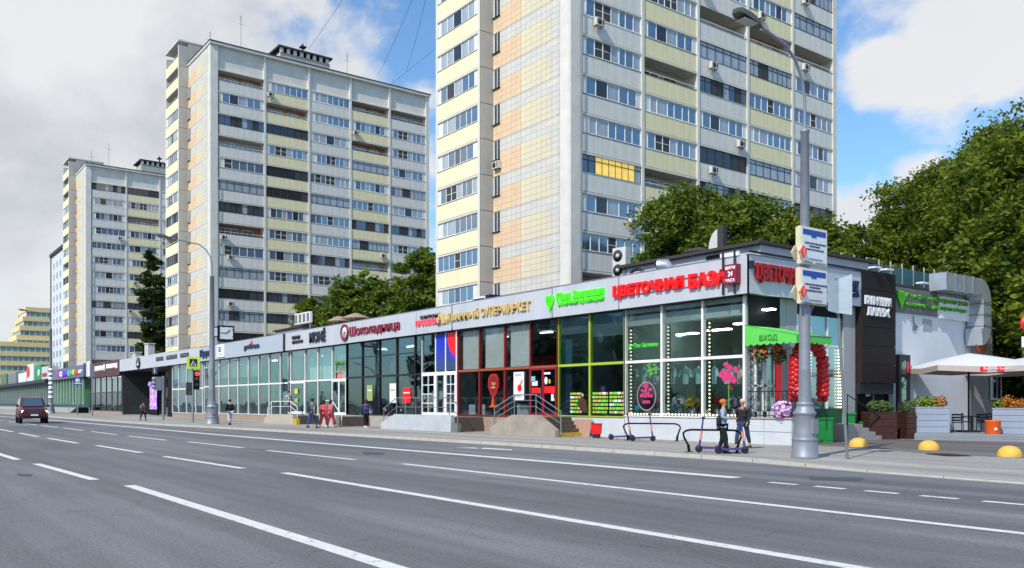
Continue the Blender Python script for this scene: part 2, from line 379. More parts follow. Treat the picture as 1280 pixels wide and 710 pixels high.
# drive to the yard on the right
b = MB(); b.add([(-21.5, 28.6, SW+.004), (-16.6, 28.6, SW+.004), (-14.6, 27.4, SW+.004), (-6, 27.0, SW+.004), (30, 27.0, SW+.004), (30, 60, SW+.004), (-21.5, 60, SW+.004)], [(0, 1, 2, 3, 4, 5, 6)])
b.build('drive', M['asphalt_drive'], kind='structure')
b = MB(); b.add([(X, Y, SW+.009) for X, Y in (at(1160, 568, SW), at(1200, 572.5, SW), at(1212, 569.5, SW), at(1178, 565.5, SW))], [(0, 1, 2, 3)]); 
mat('manhole_metal', '#4a3c38', .8, metal=.4, var=.2, vs=12, bump=.6, bs=60)
hc = thing('drain_cover', 'rusty brown metal cover set in the pavement near the yellow domes', 'drain cover', (*at(1185, 569, SW), SW))
a0 = at(1160, 568, SW); a1 = at(1200, 572.5, SW); an = math.atan2(a1[1]-a0[1], a1[0]-a0[0])
MB().box(-.62, .62, -.4, .4, .008, .016).build('frame', M['metal_dark'], hc, rz=an)
for i in range(7): MB().box(-.56+i*.165, -.56+i*.165+.12, -.35, .35, .017, .024).build('grate_bar', M['manhole_metal'], hc, rz=an)
# painted lines: each stroke follows the slight bend of the street
def stroke(x0, x1, y, wd, yend=None, nm='lane_line'):
    n = max(1, int(abs(x1-x0)/6)); vs = []
    for i in range(n+1):
        x = x0+(x1-x0)*i/n; yy = y+bend(x); vs += [(x, yy-wd/2, .006), (x, yy+wd/2, .006)]
    b = MB(); b.add(vs, [(2*i, 2*i+2, 2*i+3, 2*i+1) for i in range(n)]); return b
lm = thing('lane_markings', 'white painted lane lines running along the wide grey street', 'road marking', (-12, 10, 0.0), wspace=True)
def put(b, nm='lane_line'): b.build(nm, M['road_paint'], lm)
put(stroke(-19.4, -6.9, 4.45, .24)); put(stroke(-27.9, -21.3, 4.2, .22)); put(stroke(-37.0, -30.2, 4.1, .22)); put(stroke(-46, -39.5, 4.1, .22)); put(stroke(-4.2, 2.4, 4.4, .22)); put(stroke(-56, -49, 4.0, .22))
put(stroke(-20.6, 25, 8.37, .23))
for a in (-29.2, -38.4, -47.6, -56.8, -66, -75, -84, -93): put(stroke(a, a+6.6, 8.12 if a > -40 else 7.95, .22))
put(stroke(-21.6, 25, 12.35, .22))
for a in (-30.6, -39.6, -48.4, -57.4, -66.2, -75, -84, -93, -102, -111): put(stroke(a, a+6.6, 12.15 if a > -40 else 11.85, .22))
put(stroke(-150, -12.9, 16.2, .42), 'bus_lane_line')
for i in range(8): put(stroke(-11.75+i*1.13, -11.2+i*1.13+.15, 15.85, .2))
for (x0, x1) in ((-24.8, -24.3), (-12.05, -11.95)): pass
mat('tar_patch', '#4c4d50', .85, var=.2, vs=3, bump=.3, bs=60)
for (a_, b_, c_, d_) in ((452, 482, 564.8, 568), (1010, 1080, 596, 600.5), (20, 42, 592, 595)):
    P_ = [at(a_, c_), at(b_, c_+1.2), at(b_-4, d_+.9), at(a_+3, d_)]; b = MB(); b.add([(X, Y, .003) for X, Y in P_], [(0, 1, 2, 3)]); b.build('tar_patch', M['tar_patch'], lm)
p = [at(568, 559.6), at(640, 563), at(640, 562), at(606, 559.9), at(600, 561.0), at(594, 559.7)]
b = MB(); b.add([(X, Y, .006) for X, Y in p], [(0, 1, 2, 3, 4, 5)]); b.build('road_letter', M['road_paint'], lm)
# ------------------------------------------------------------------ apartment towers
def tile_mat(name, c1, c2, mortar, var=.05, w_=.62, h_=.45, ax='x'):
    m = bpy.data.materials.new(name); m.use_nodes = True; t = m.node_tree; b = t.nodes['Principled BSDF']; b.inputs['Roughness'].default_value = .75
    tc = t.nodes.new('ShaderNodeTexCoord'); sp = t.nodes.new('ShaderNodeSeparateXYZ'); cb = t.nodes.new('ShaderNodeCombineXYZ')
    t.links.new(tc.outputs['Object'], sp.inputs[0]); t.links.new(sp.outputs['X' if ax == 'x' else 'Y'], cb.inputs[0]); t.links.new(sp.outputs['Z'], cb.inputs[1])
    br = t.nodes.new('ShaderNodeTexBrick'); br.offset = 0; br.inputs['Scale'].default_value = 1; br.inputs['Brick Width'].default_value = w_; br.inputs['Row Height'].default_value = h_
    br.inputs['Mortar Size'].default_value = .02; br.inputs['Mortar Smooth'].default_value = .6; br.inputs['Bias'].default_value = 0
    br.inputs['Color1'].default_value = (*hx(c1), 1); br.inputs['Color2'].default_value = (*hx(c2), 1); br.inputs['Mortar'].default_value = (*hx(mortar), 1)
    t.links.new(cb.outputs[0], br.inputs['Vector'])
    n = t.nodes.new('ShaderNodeTexNoise'); n.inputs['Scale'].default_value = .5; n.inputs['Detail'].default_value = 6; t.links.new(tc.outputs['Object'], n.inputs[0])
    mr = t.nodes.new('ShaderNodeMapRange'); mr.inputs[1].default_value = .3; mr.inputs[2].default_value = .7; mr.inputs[3].default_value = 1-var*2; mr.inputs[4].default_value = 1; t.links.new(n.outputs[0], mr.inputs[0])
    mx = t.nodes.new('ShaderNodeMix'); mx.data_type = 'RGBA'; mx.blend_type = 'MULTIPLY'; mx.inputs[0].default_value = 1
    t.links.new(br.outputs[0], mx.inputs[6]); t.links.new(mr.outputs[0], mx.inputs[7]); t.links.new(mx.outputs[2], b.inputs['Base Color'])
    bp = t.nodes.new('ShaderNodeBump'); bp.inputs['Strength'].default_value = .4; bp.inputs['Distance'].default_value = .02; bp.invert = True
    t.links.new(br.outputs['Fac'], bp.inputs['Height']); t.links.new(bp.outputs[0], b.inputs['Normal']); MATS[name] = m; return m
tile_mat('tile_cream', '#ddd3bc', '#e4d6b2', '#a89c84')
tile_mat('tile_orange', '#e4c3a0', '#e9ccac', '#bf9f7e')
tile_mat('tile_white', '#d0cdc8', '#dad5cc', '#a8a29a')

PM = ['pane_blue', 'pane_deep', 'pane_dark', 'pane_curtain', 'pane_white', 'pane_mesh', 'pane_lit']
def window_style(W, Hh, kind, seed):
    """returns (frame MB, frame mats, [(x0,x1,z0,z1,matname)]) facing -y"""
    rnd = random.Random(seed); f = MB(); panes = []; a = 0.0; b = W
    fm = 'frame_white' if kind == 'white' else ('frame_brown' if kind == 'brown' else 'frame_dark')
    fr = .08 if kind == 'white' else .045
    if kind == 'white':
        q = rnd.random(); wl = rnd.uniform(.35, 1.0)
        if q < .3: f.box(0, wl, -.02, .03, 0, Hh, 1); a = wl
        elif q < .5: f.box(W-wl, W, -.02, .03, 0, Hh, 1); b = W-wl
        elif q < .7: f.box(0, wl*.7, -.02, .03, 0, Hh, 1); f.box(W-wl*.7, W, -.02, .03, 0, Hh, 1); a = wl*.7; b = W-wl*.7
    f.box(a, b, -.04, .05, 0, fr, 0); f.box(a, b, -.04, .05, Hh-fr, Hh, 0)
    n = rnd.choice([6, 7, 7, 8]) if kind == 'white' else rnd.choice([8, 9, 10, 6])
    n = max(3, int(round(n*(b-a)/6.0)))
    ws = [rnd.choice([1, 1, 1, 1.25, .8]) if kind == 'white' else 1 for _ in range(n)]; s = sum(ws); x = a
    base = rnd.choice(['pane_blue', 'pane_blue', 'pane_deep', 'pane_blue', 'pane_curtain']) if kind == 'white' else rnd.choice(['pane_deep', 'pane_curtain', 'pane_dark', 'pane_deep'])
    tr = kind == 'dark' and rnd.random() < .5
    for i, q in enumerate(ws):
        x1 = x+q/s*(b-a); g = fr*(.75 if kind == 'white' else .6)
        f.box(x, x+g, -.045, .055, fr, Hh-fr, 0)
        if i == n-1: f.box(x1-g, x1, -.045, .055, fr, Hh-fr, 0)
        pm = base; r = rnd.random()
        if r < .16: pm = 'pane_mesh'
        elif r < .28: pm = 'pane_curtain'
        elif r < .36: pm = 'pane_dark'
        elif r < .44: pm = 'pane_deep'
        e = x1-g if i == n-1 else x1
        panes.append((x+g, e, fr, Hh-fr, pm))
        if pm == 'pane_mesh' and kind == 'white': f.box(x+g, e, -.03, .0, Hh*.5, Hh*.5+.035, 0)
        x = x1
    if tr: f.box(a, b, -.04, .05, Hh*.72, Hh*.72+.04, 0)
    return f, [fm, 'side_panel'], panes
NB, FH, Z0 = 5, 2.82, 1.55          # bays, storey height, lowest sill
PAR = 1.36                           # parapet height
STY = {}
def style(W, seed, kind):
    k = (round(W, 2), seed, kind)
    if k not in STY:
        f, fm, ps = window_style(W, FH-PAR-.16, kind, seed*7+3)
        gl = MB()
        for (x0, x1, z0, z1, pm) in ps: gl.box(x0, x1, -.008, .012, z0, z1, PM.index(pm))
        pm_ = []
        for (x0, x1, z0, z1, pm) in ps: pm_.append((x0, z0, MB().box(0, x1-x0, -.008, .012, 0, z1-z0).mesh('pane', M[pm])))
        STY[k] = (f.mesh('window', [M[q] for q in fm]), gl.mesh('glazing', [M[q] for q in PM]), pm_)
    return STY[k]
def back_wall_mesh(W):
    b = MB(); Hh = FH-.18
    b.box(0, W, 1.28, 1.34, 0, Hh, 0)
    for (x0, x1, z0) in ((.5, 1.9, .95), (2.1, 2.8, .1), (3.6, 4.9, .95)):
        if x1 > W-.2: continue
        b.box(x0-.07, x1+.07, 1.24, 1.28, z0-.07, 2.35, 1); b.box(x0, (x0+x1)/2-.04, 1.22, 1.24, z0, 2.27, 2); b.box((x0+x1)/2+.04, x1, 1.22, 1.24, z0, 2.27, 2)
    b.box(0, W, .0, .04, PAR+.25, PAR+.29, 1); b.box(W-.9, W-.4, .5, 1.0, PAR-.9, PAR+.35, 3)
    return b
def ac_mesh():
    b = MB(); b.box(-.4, .4, -.38, -.08, 0, .55, 0)
    b.lathe([(.0, 0), (.2, 0), (.22, .02), (.0, .021)], n=14, m=1)
    k = len(b.v)-4*14
    b.v[k:] = [(x-.12, -.38-z, .28+y) for x, y, z in b.v[k:]]
    b.box(.2, .34, -.385, -.38, .08, .48, 1); b.box(-.3, -.26, -.3, 0, -.06, 0, 1); b.box(.26, .3, -.3, 0, -.06, 0, 1)
    return b.mesh('air_conditioner', [M['ac_white'], M['ac_dark']])
AC = ac_mesh(); BW = {}
def tower(name, label, ox, oy, dz, near, seed, roof=True):
    rnd = random.Random(seed); t = thing(name, label, 'apartment block', (ox, oy, dz))
    H = 48.6; BL = 6.26; y0 = .95; LEN = y0+NB*BL+.45; npane = [0]
    # local frame: corner at origin, long side along +y facing +x, end wall along -x facing -y
    MB().box(-16.2, -1.42, .02, LEN-.02, 0, H-.4).build('core_wall', M['concrete_grey'], t)
    for i in range(NB+1):
        a = y0+i*BL
        if i == 0: b = (0.0, y0); zt = H
        else: b = (a-.14, a+.14) if i < NB else (a-.14, a+.45); zt = H
        MB().box(-1.42, .12, b[0], b[1], 0, zt).build('wall_fin', M['concrete_white'], t)
    me_s = MB().box(-1.42, .09, y0, y0+NB*BL, -.15, 0).mesh('floor_slab', M['slab_edge'])
    sh = MB().box(-.01, .02, y0, y0+NB*BL, .001, .07).mesh('joint', M['joint_shade'])  # dark slab joint, with the slab's shadow line put into its colour
    pg = MB().box(-.1, .04, .14, BL-.14, .05, PAR).mesh('balcony_parapet', M['panel_grey'])
    py_ = MB().box(-.1, .04, .14, BL-.14, .05, PAR).mesh('balcony_parapet', M['panel_yellow'])
    rim = MB().box(-.12, .07, .14, BL-.14, PAR, PAR+.035)
    rimm = [rim.mesh('sill', M[q]) for q in ('frame_dark', 'metal_grey', 'slab_edge')]
    WW = BL-.28
    if 'b' not in BW:
        BW['b'] = [back_wall_mesh(WW).mesh('loggia_wall', [M[q], M['frame_white'], M['pane_deep'], M['inner_brick']]) for q in ('inner_wall', 'inner_wall', 'inner_brick')]
        BW['e'] = back_wall_mesh(5.9).mesh('loggia_wall', [M['inner_wall'], M['frame_white'], M['pane_deep'], M['inner_wall']])
    def put_window(W, loc, rz, kind, sd, indiv):
        fm, gm, ps = style(W, sd, kind)
        o = link('window', fm, t, loc, rz)
        if indiv and npane[0]+len(ps) < 300:
            for (px, pz, me) in ps: link('pane', me, o, (px, 0, pz)); npane[0] += 1
        else: link('glazing', gm, o, (0, 0, 0))
        return o
    for k in range(16):
        zb = Z0+k*FH; zs = zb-PAR
        link('floor_slab', me_s, t, (0, 0, zs)); link('joint', sh, t, (0, 0, zs))
        for i in range(NB):
            yb = y0+i*BL
            q = link('balcony_parapet', py_ if i % 2 else pg, t, (0, yb, zs))
            r = rnd.random()
            link('sill', rimm[rnd.choice([0, 0, 1, 2])], q, (0, 0, 0))
            op = r < .09
            kind = 'white' if r < .74 else ('dark' if r < .96 else 'brown')
            sd = rnd.randrange(9 if kind == 'white' else 5)
            if near:
                ov = {(1, 6): 'open', (1, 9): 'open', (0, 3): 'open', (2, 11): 'open', (3, 11): 'open', (0, 6): 'lit', (0, 7): 'white', (0, 8): 'white', (0, 9): 'white', (0, 10): 'white',
                      (1, 10): 'white', (1, 8): 'white', (1, 7): 'white', (2, 9): 'dark', (2, 7): 'dark', (3, 7): 'dark', (2, 10): 'dark', (0, 5): 'white', (2, 8): 'white', (3, 9): 'white', (3, 8): 'white', (4, 9): 'white', (4, 8): 'white', (3, 6): 'dark', (2, 6): 'dark'}
                if (i, k) in ov:
                    z = ov[(i, k)]; op = z == 'open'
                    if z == 'lit': kind, sd = 'lit', 0
                    elif not op: kind = z; sd = sd % 5
            if op:
                link('loggia_wall', BW['b'][rnd.randrange(3)], t, (0, yb+.14, zs), R(90))
            elif kind == 'lit':
                f, fm, ps = window_style(WW, FH-PAR-.16, 'dark', 991); o = link('window', f.mesh('window', [M['frame_dark'], M['side_panel']]), t, (-.02, yb+.14, zb+.035), R(90))
                n = len(ps)
                for j, (x0, x1, z0, z1, pm) in enumerate(ps):
                    pm = 'pane_lit' if n*.22 <= j < n*.78 else ('pane_deep' if j < n*.25 else 'pane_curtain')
                    MB().box(x0, x1, -.008, .012, z0, z1).build('pane', M[pm], o); npane[0] += 1
                f2 = MB().box(0, WW, -.05, .06, .9, .95).build('transom', M['frame_dark'], o)
            else:
                put_window(WW, (-.02, yb+.14, zb+.035), R(90), kind, sd, near and 3 <= k <= 12 and i <= 2)
            if rnd.random() < (.3 if near else .22):
                link('air_conditioner', AC, t, (.1, yb+rnd.choice([.7, 1.6, BL-1.2]), zs+.45+rnd.random()*.4), R(90))
    link('floor_slab', me_s, t, (0, 0, Z0+16*FH-PAR))
    # attic storey with a plain recessed wall under the roof slab
    zt = Z0+16*FH-PAR
    MB().box(-.35, -.2, y0, y0+NB*BL, zt, H-.3).build('attic_wall', M['concrete_white'], t)
    MB().box(-16.4, .35, -.15, LEN+.1, H-.3, H).build('roof_slab', M['concrete_white'], t)
    MB().box(-16.45, .4, -.2, LEN+.15, H, H+.14).build('roof_edge', M['roof_dark'], t)
    # end wall: tiled panels
    XB = -9.25
    MB().box(XB, 0, .0, .02, 0, H-.3).build('end_wall', M['concrete_white'], t)
    cols = [(-9.2, -5.62, 'tile_orange'), (-5.6, -2.02, 'tile_cream'), (-2.0, -1.02, 'tile_white')]
    wfm = MB(); wfm.box(0, .07, -.02, .06, 0, 1.6); wfm.box(.83, .9, -.02, .06, 0, 1.6); wfm.box(.07, .83, -.02, .06, 0, .07); wfm.box(.07, .83, -.02, .06, 1.53, 1.6); wfm.box(.42, .47, -.02, .06, .07, 1.53)
    wfm = wfm.mesh('window', M['frame_white']); wgl = MB().box(.07, .83, 0, .02, .07, 1.53).mesh('pane', M['pane_deep'])
    wsl = MB().box(-.03, .95, -.2, .0, -.05, 0).mesh('sill', M['metal_dark'])
    n = {}
    for (a, b, mn) in cols:
        lo = MB().box(a, b, -.07, 0, .0, 1.78).mesh('wall_panel', M[mn])
        hi_ = MB().box(a, b, -.06, 0, 1.79, FH-.01).mesh('wall_panel', M['tile_white'])
        if mn == 'tile_orange':                       # the stair window stands between panels
            lo = MB().box(a, b, -.07, 0, .0, 1.3).box(a+.95, b, -.07, 0, 1.3, 1.78).mesh('wall_panel', M[mn])
            hi_ = MB().box(a+.95, b, -.06, 0, 1.79, FH-.01).mesh('wall_panel', M['tile_white'])
        for k in range(17):
            z = Z0+k*FH-PAR-.1
            if z+FH > H: break
            link('wall_panel', lo, t, (0, 0, z)); link('wall_panel', hi_, t, (0, 0, z))
            if mn == 'tile_orange' and k < 16:
                o = link('window', wfm, t, (-9.17, -.005, z+1.25)); link('pane', wgl, o); link('sill', wsl, o)
                if rnd.random() < .25: link('air_conditioner', AC, t, (-8.5, -.02, z+.5), 0)
    MB().box(-1.0, 0, -.05, 0, .1, H-.3).build('corner_strip', M['concrete_white'], t)
    # balcony stack projecting from the end wall
    bx0, bx1, by = -15.8, -9.27, -1.3; HB = H+2.9
    MB().box(bx0, bx1, .0, 5.0, H+.14, HB).build('stair_head', M['concrete_grey'], t)
    sp = MB().box(bx1-.3, bx1, by, 0, .03, FH-.02).mesh('side_panel', M['concrete_grey']); sp2 = MB().box(bx0, bx0+.3, by-.02, 0, 0, FH).mesh('side_panel', M['concrete_white'])
    stp = MB().box(bx1-.3, bx1+.02, by-.04, by, 0, FH).mesh('fin_edge', M['concrete_white'])
    pr = MB().box(bx0+.3, bx1-.3, by-.02, by+.1, .05, PAR).mesh('balcony_parapet', M['panel_yellow_light'])
    sl = MB().box(bx0+.3, bx1-.3, by-.06, 0, -.15, 0).mesh('floor_slab', M['slab_edge']); jt = MB().box(bx0+.3, bx1-.3, by+.01, by+.03, .001, .05).mesh('joint', M['joint_shade'])
    bk = MB().box(bx0+.3, bx1-.3, -.08, -.01, 0, FH).mesh('loggia_wall', M['inner_wall'])
    rime = MB().box(bx0+.3, bx1-.3, by-.05, by+.12, PAR, PAR+.035).mesh('sill', M['frame_dark'])
    MB().box(bx0, bx1, .0, .03, 0, H).build('inner_wall', M['inner_wall'], t)
    for k in range(18):
        zb = Z0+k*FH; zs = zb-PAR
        if zs+FH > HB+.3: break
        for me, nm in ((sp, 'side_panel'), (sp2, 'side_panel'), (stp, 'fin_edge'), (pr, 'balcony_parapet'), (sl, 'floor_slab'), (jt, 'joint'), (rime, 'sill')): link(nm, me, t, (0, 0, zs))
        op = (not near and k >= 15) or (not near and rnd.random() < .12)
        if op: link('loggia_wall', BW['e'], t, (bx0+.32, by+.02, zs))
        else:
            kind = 'white' if rnd.random() < .7 else 'dark'
            put_window(bx1-bx0-.6, (bx0+.3, by+.06, zb+.035), 0, kind, rnd.randrange(6), near and 2 <= k <= 12)
    MB().box(bx0-.05, bx1+.05, by-.08, 5.1, HB, HB+.2).build('roof_slab', M['concrete_white'], t)
    # lift machine house
    mh = MB().box(-9.2, -4.2, 11.0, 18.5, H+.14, H+2.7).build('machine_house', M['concrete_grey'], t)
    for j in range(8): MB().box(-4.35, -4.08, 11.0+j*.98, 11.45+j*.98, H+2.7, H+3.35).build('pillar', M['concrete_white'], mh)
    MB().box(-9.0, -4.6, 11.2, 18.3, H+2.7, H+3.3).build('louvre_box', M['metal_dark'], mh)
    MB().box(-9.5, -3.9, 10.7, 18.8, H+3.35, H+3.6).build('roof_slab', M['roof_dark'], mh)
    MB().tube([(-5, 14.7, H+3.6), (-5, 14.7, H+5.0)], .12, 6).box(-5.4, -4.6, 14.3, 15.1, H+4.4, H+4.6).build('vent', M['metal_dark'], mh)
    # aerials
    for (ax, ay, ah) in ((-8.0, 2.5, 4.6), (-.6, 4.2, 4.6), (-.6, 19.5, 3.4)):
        b = MB(); b.tube([(ax, ay, H), (ax, ay, H+ah)], .035, 5)
        for q in range(5): b.tube([(ax-.45+.05*q, ay, H+ah-.2*q), (ax+.45-.05*q, ay, H+ah-.2*q)], .02, 4)
        b.tube([(ax, ay-.5, H+ah-1.1), (ax, ay+.5, H+ah-1.1)], .02, 4); b.build('aerial', M['metal_grey'], t)
    # fall pipe on the corner
    MB().tube([(.22, .95, 4), (.22, .95, H-18)], .05, 6).build('fall_pipe', M['metal_grey'], t)
    return t
tower('apartment_tower', 'nearest panel tower with cream tiled end wall, cut by the top of the photo', -46.3, 39.7, -.2, True, 11)
tower('apartment_tower', 'middle panel tower of the row, its whole roof in view, behind the clock', -111.7, 35.1, -.4, False, 23)
tower('apartment_tower', 'farthest and smallest of the panel towers, left, with dark poplar at its right', -179.6, 33.0, -1.3, False, 35)
# ------------------------------------------------------------------ the long low row of shops
mat('fascia', '#c6cad2', .45, var=.08, vs=.8, metal=.1, streak=.3)
mat('fascia_blue', '#b4bfca', .45, var=.04, vs=.8, metal=.1)
mat('fascia_seam', '#7d838f', .6, var=.05)
mat('soffit', '#3a3636', .8, var=.15)
mat('plinth_white', '#c6ccd3', .8, var=.07, vs=1.5, bump=.1, bs=20)
mat('plinth_brown', '#a18d7e', .85, var=.12, vs=2, bump=.2, bs=25)
mat('plinth_grey', '#a9a49d', .85, var=.12, vs=2, bump=.2, bs=25)
mat('stucco_grey', '#a9abab', .85, var=.06, vs=1.5, bump=.1, bs=25)
mat('lime', '#a9c23a', .5, var=.05)
mat('wine_frame', '#8e1f22', .5, var=.12)
mat('wine_orange', '#a5502f', .5, var=.12)
mat('wine_dark', '#34090d', .6, var=.1)
mat('door_red', '#8c1022', .45, var=.08)
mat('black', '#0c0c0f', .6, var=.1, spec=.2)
mat('dark_blue', '#1e2450', .5, var=.05)
mat('sign_red', '#e8121a', .45, var=.04, emit='#e8121a', es=.25)
mat('sign_red_dark', '#a81218', .5, var=.06)
mat('sign_green', '#4ee81c', .45, var=.03, emit='#3fe010', es=.35)
mat('sign_green_dark', '#1f8a1c', .5, var=.05)
mat('sign_crimson', '#8e1a3c', .45, var=.05)
mat('sign_gold', '#f0cf8c', .35, metal=.3, var=.05)
mat('sign_black', '#1c1f2b', .4, var=.05)
mat('sign_pink', '#ef5a6e', .5, var=.05, emit='#ef5a6e', es=.2)
mat('sign_white', '#eceef2', .5, var=.03)
mat('sign_white_lit', '#f4f4f8', .5, var=.02, emit='#f4f4f8', es=.25)
mat('blind', '#cfe0d6', .85, var=.05, vs=1)
mat('interior_wall', '#7d9490', .9, var=.2, vs=.6)
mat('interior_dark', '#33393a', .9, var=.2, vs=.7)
mat('interior_floor', '#4d4c48', .8, var=.15, vs=1)
mat('interior_ceiling', '#9fb0a6', .9, var=.05, vs=1)
mat('interior_pale', '#9fb2ae', .9, var=.1, vs=.7)
mat('shelf', '#7a7a72', .7, var=.2, vs=2)
mat('bulb', '#fff3cf', .4, var=0, emit='#ffeecb', es=1.6)
mat('lamp_panel', '#f2f6f0', .4, var=0, emit='#eef6ee', es=7)
mat('room_fill_tube', '#f2f6f0', .4, var=0, emit='#f0f2e8', es=7)
glass('glass_teal', (.74, .86, .86), .07, .6)
glass('glass_clear', (.93, .97, .96), .05, .55)
glass('glass_thin', (.985, .995, .99), .05, .5)
glass('glass_dark', (.60, .65, .67), .06, .55)
glass('glass_pale', (.74, .84, .83), .14, .7)
def cell_colors():
    out = []
    for i, h in enumerate(('#c33a2e', '#d9b23a', '#3f6fb0', '#4a9a58', '#e6e2d8', '#7b3f78', '#cf7a33', '#2f3a44')):
        out.append(mat('goods_%d' % i, h, .6, var=.1))
    return out
GOODS = cell_colors()
YF = 28.2; ZT = 6.06
def shop(name, label, x0, x1, sill, trans, cells, frame, plinth, low_glass='glass_teal', up_glass='glass_teal', tframe=None, room='interior_wall', fas=(7.58, 'fascia'), doors=(), seed=1, depth_=6.0, rails=1, shelves=True, fas_y=.42, fz=6.08, floor_z=None):
    """cells: list of X of the mullions from left to right incl. both ends"""
    rnd = random.Random(seed); t = thing(name, label, 'shop', ((x0+x1)/2, YF, SW), wspace=True)
    tf = tframe or frame; fl = sill-.08 if floor_z is None else floor_z
    MB().box(x0, x1, YF-.04, YF+.2, SW-.2, sill-.05).build('plinth', M[plinth], t)
    MB().box(x0, x1, YF-.09, YF+.2, sill-.05, sill).build('sill', M[frame], t)
    for i, x in enumerate(cells):
        MB().box(x-.05, x+.05, YF-.07, YF+.1, sill, ZT).build('mullion', M[frame], t)
    ndoor = {d[0] for d in doors}
    for i in range(len(cells)-1):
        a, b = cells[i]+.05, cells[i+1]-.05
        MB().box(a, b, YF-.06, YF+.09, trans-.06, trans+.06).build('transom', M[tf], t)
        MB().box(a, b, YF+.0, YF+.02, trans+.06, ZT).build('pane', M[up_glass if isinstance(up_glass, str) else up_glass[i]], t)
        if i not in ndoor: MB().box(a, b, YF+.0, YF+.02, sill, trans-.06).build('pane', M[low_glass if isinstance(low_glass, str) else low_glass[i]], t)
        if rails == 2: MB().box(a, b, YF-.05, YF+.06, (trans+ZT)/2+.15, (trans+ZT)/2+.2).build('transom', M[tf], t)
    # room behind the glass
    MB().box(x0+.02, x1-.02, YF+.12, YF+depth_, fl-.1, fl).build('floor', M['interior_floor'], t)
    MB().box(x0+.02, x1-.02, YF+depth_, YF+depth_+.1, fl-.1, ZT+.3).build('back_wall', M[room], t)
    MB().box(x0+.01, x0+.1, YF+.2, YF+depth_, fl, ZT+.3).build('side_wall', M[room], t); MB().box(x1-.1, x1-.01, YF+.2, YF+depth_, fl, ZT+.3).build('side_wall', M[room], t)
    MB().box(x0+.02, x1-.02, YF+.12, YF+depth_, ZT-.3, ZT-.2).build('ceiling', M['interior_ceiling'], t)
    MB().box(x0, x1, YF-fas_y+.02, YF+depth_+.2, ZT+.02, ZT+.14).build('soffit', M['soffit'], t)
    MB().box(x0, x1, YF+.2, YF+depth_+2, 7.2, 7.3).build('roof', M['roof_dark'], t)
    if fas:
        MB().box(x0+.012, x1-.012, YF-fas_y, YF-fas_y+.1, fz, fas[0]).build('fascia_board', M[fas[1]], t)
        MB().box(x0+.012, x1-.012, YF-fas_y-.02, YF-fas_y+.16, fas[0]+.002, fas[0]+.04).build('fascia_cap', M['fascia_seam'], t)
    x = x0+1.2
    while x < x1-1 and name != 'flower_shop':
        MB().box(x, x+.9, YF+1.9, YF+2.15, ZT-.42, ZT-.36).build('ceiling_fill_lamp', M['room_fill_tube'], t); x += 4.2  # tubes added to brighten every room, only the deli has real ones
    if shelves:
        x = x0+.8
        while x < x1-1.2:
            if rnd.random() < .8:
                wd = rnd.uniform(1.0, 2.0); hh = rnd.uniform(1.3, 2.2); yy = YF+rnd.uniform(1.5, depth_-1)
                s = MB().box(x, x+wd, yy, yy+.4, fl, fl+.06).box(x, x+.04, yy, yy+.4, fl, fl+hh).box(x+wd-.04, x+wd, yy, yy+.4, fl, fl+hh)
                k = int(hh/.42)
                for q in range(1, k+1): s.box(x+.04, x+wd-.04, yy, yy+.38, fl+q*.42-.03, fl+q*.42)
                so = s.build('shelf', M['shelf'], t)
                g = MB()
                for q in range(0, k):
                    xx = x+.1
                    while xx < x+wd-.2:
                        w_ = rnd.uniform(.07, .2); g.box(xx, xx+w_, yy+.04, yy+.25, fl+q*.42+(.06 if q == 0 else 0), fl+q*.42+rnd.uniform(.12, .34), rnd.randrange(8)); xx += w_+.03
                g.build('goods', GOODS, so, kind='stuff')
            x += rnd.uniform(1.4, 2.6)
    for d in doors: door(t, cells[d[0]]+.05, cells[d[0]+1]-.05, sill if floor_z is None else floor_z, trans-.06, *d[1:])
    return t
def door(t, a, b, z0, z1, fm='frame_white', bars=0, leaves=1, gl='glass_teal', y=None):
    y = YF if y is None else y
    w = (b-a)/leaves
    for k in range(leaves):
        x0, x1 = a+k*w+.01, a+(k+1)*w-.01
        f = MB().box(x0, x0+.09, y-.1, y-.02, z0, z1).box(x1-.09, x1, y-.1, y-.02, z0, z1).box(x0+.09, x1-.09, y-.1, y-.02, z1-.1, z1).box(x0+.09, x1-.09, y-.1, y-.02, z0, z0+.18)
        for q in range(bars): z = z0+.18+(z1-z0-.28)*(q+1)/(bars+1); f.box(x0+.09, x1-.09, y-.09, y-.03, z-.025, z+.025)
        if bars: f.box((x0+x1)/2-.025, (x0+x1)/2+.025, y-.095, y-.025, z0+.18, z1-.1)
        d = f.build('door', M[fm], t)
        MB().box(x0+.09, x1-.09, y-.066, y-.054, z0+.18, z1-.1).build('pane', M[gl], d)
        MB().tube([(x1-.14, y-.14, z0+1.0), (x1-.14, y-.14, z0+1.5)], .02, 6).box(x1-.15, x1-.13, y-.13, y-.1, z0+1.05, z0+1.08).box(x1-.15, x1-.13, y-.13, y-.1, z0+1.42, z0+1.45).build('handle', M['steel'], d)
def F(*px): return [XF(p) for p in px]
FY = YF-.42

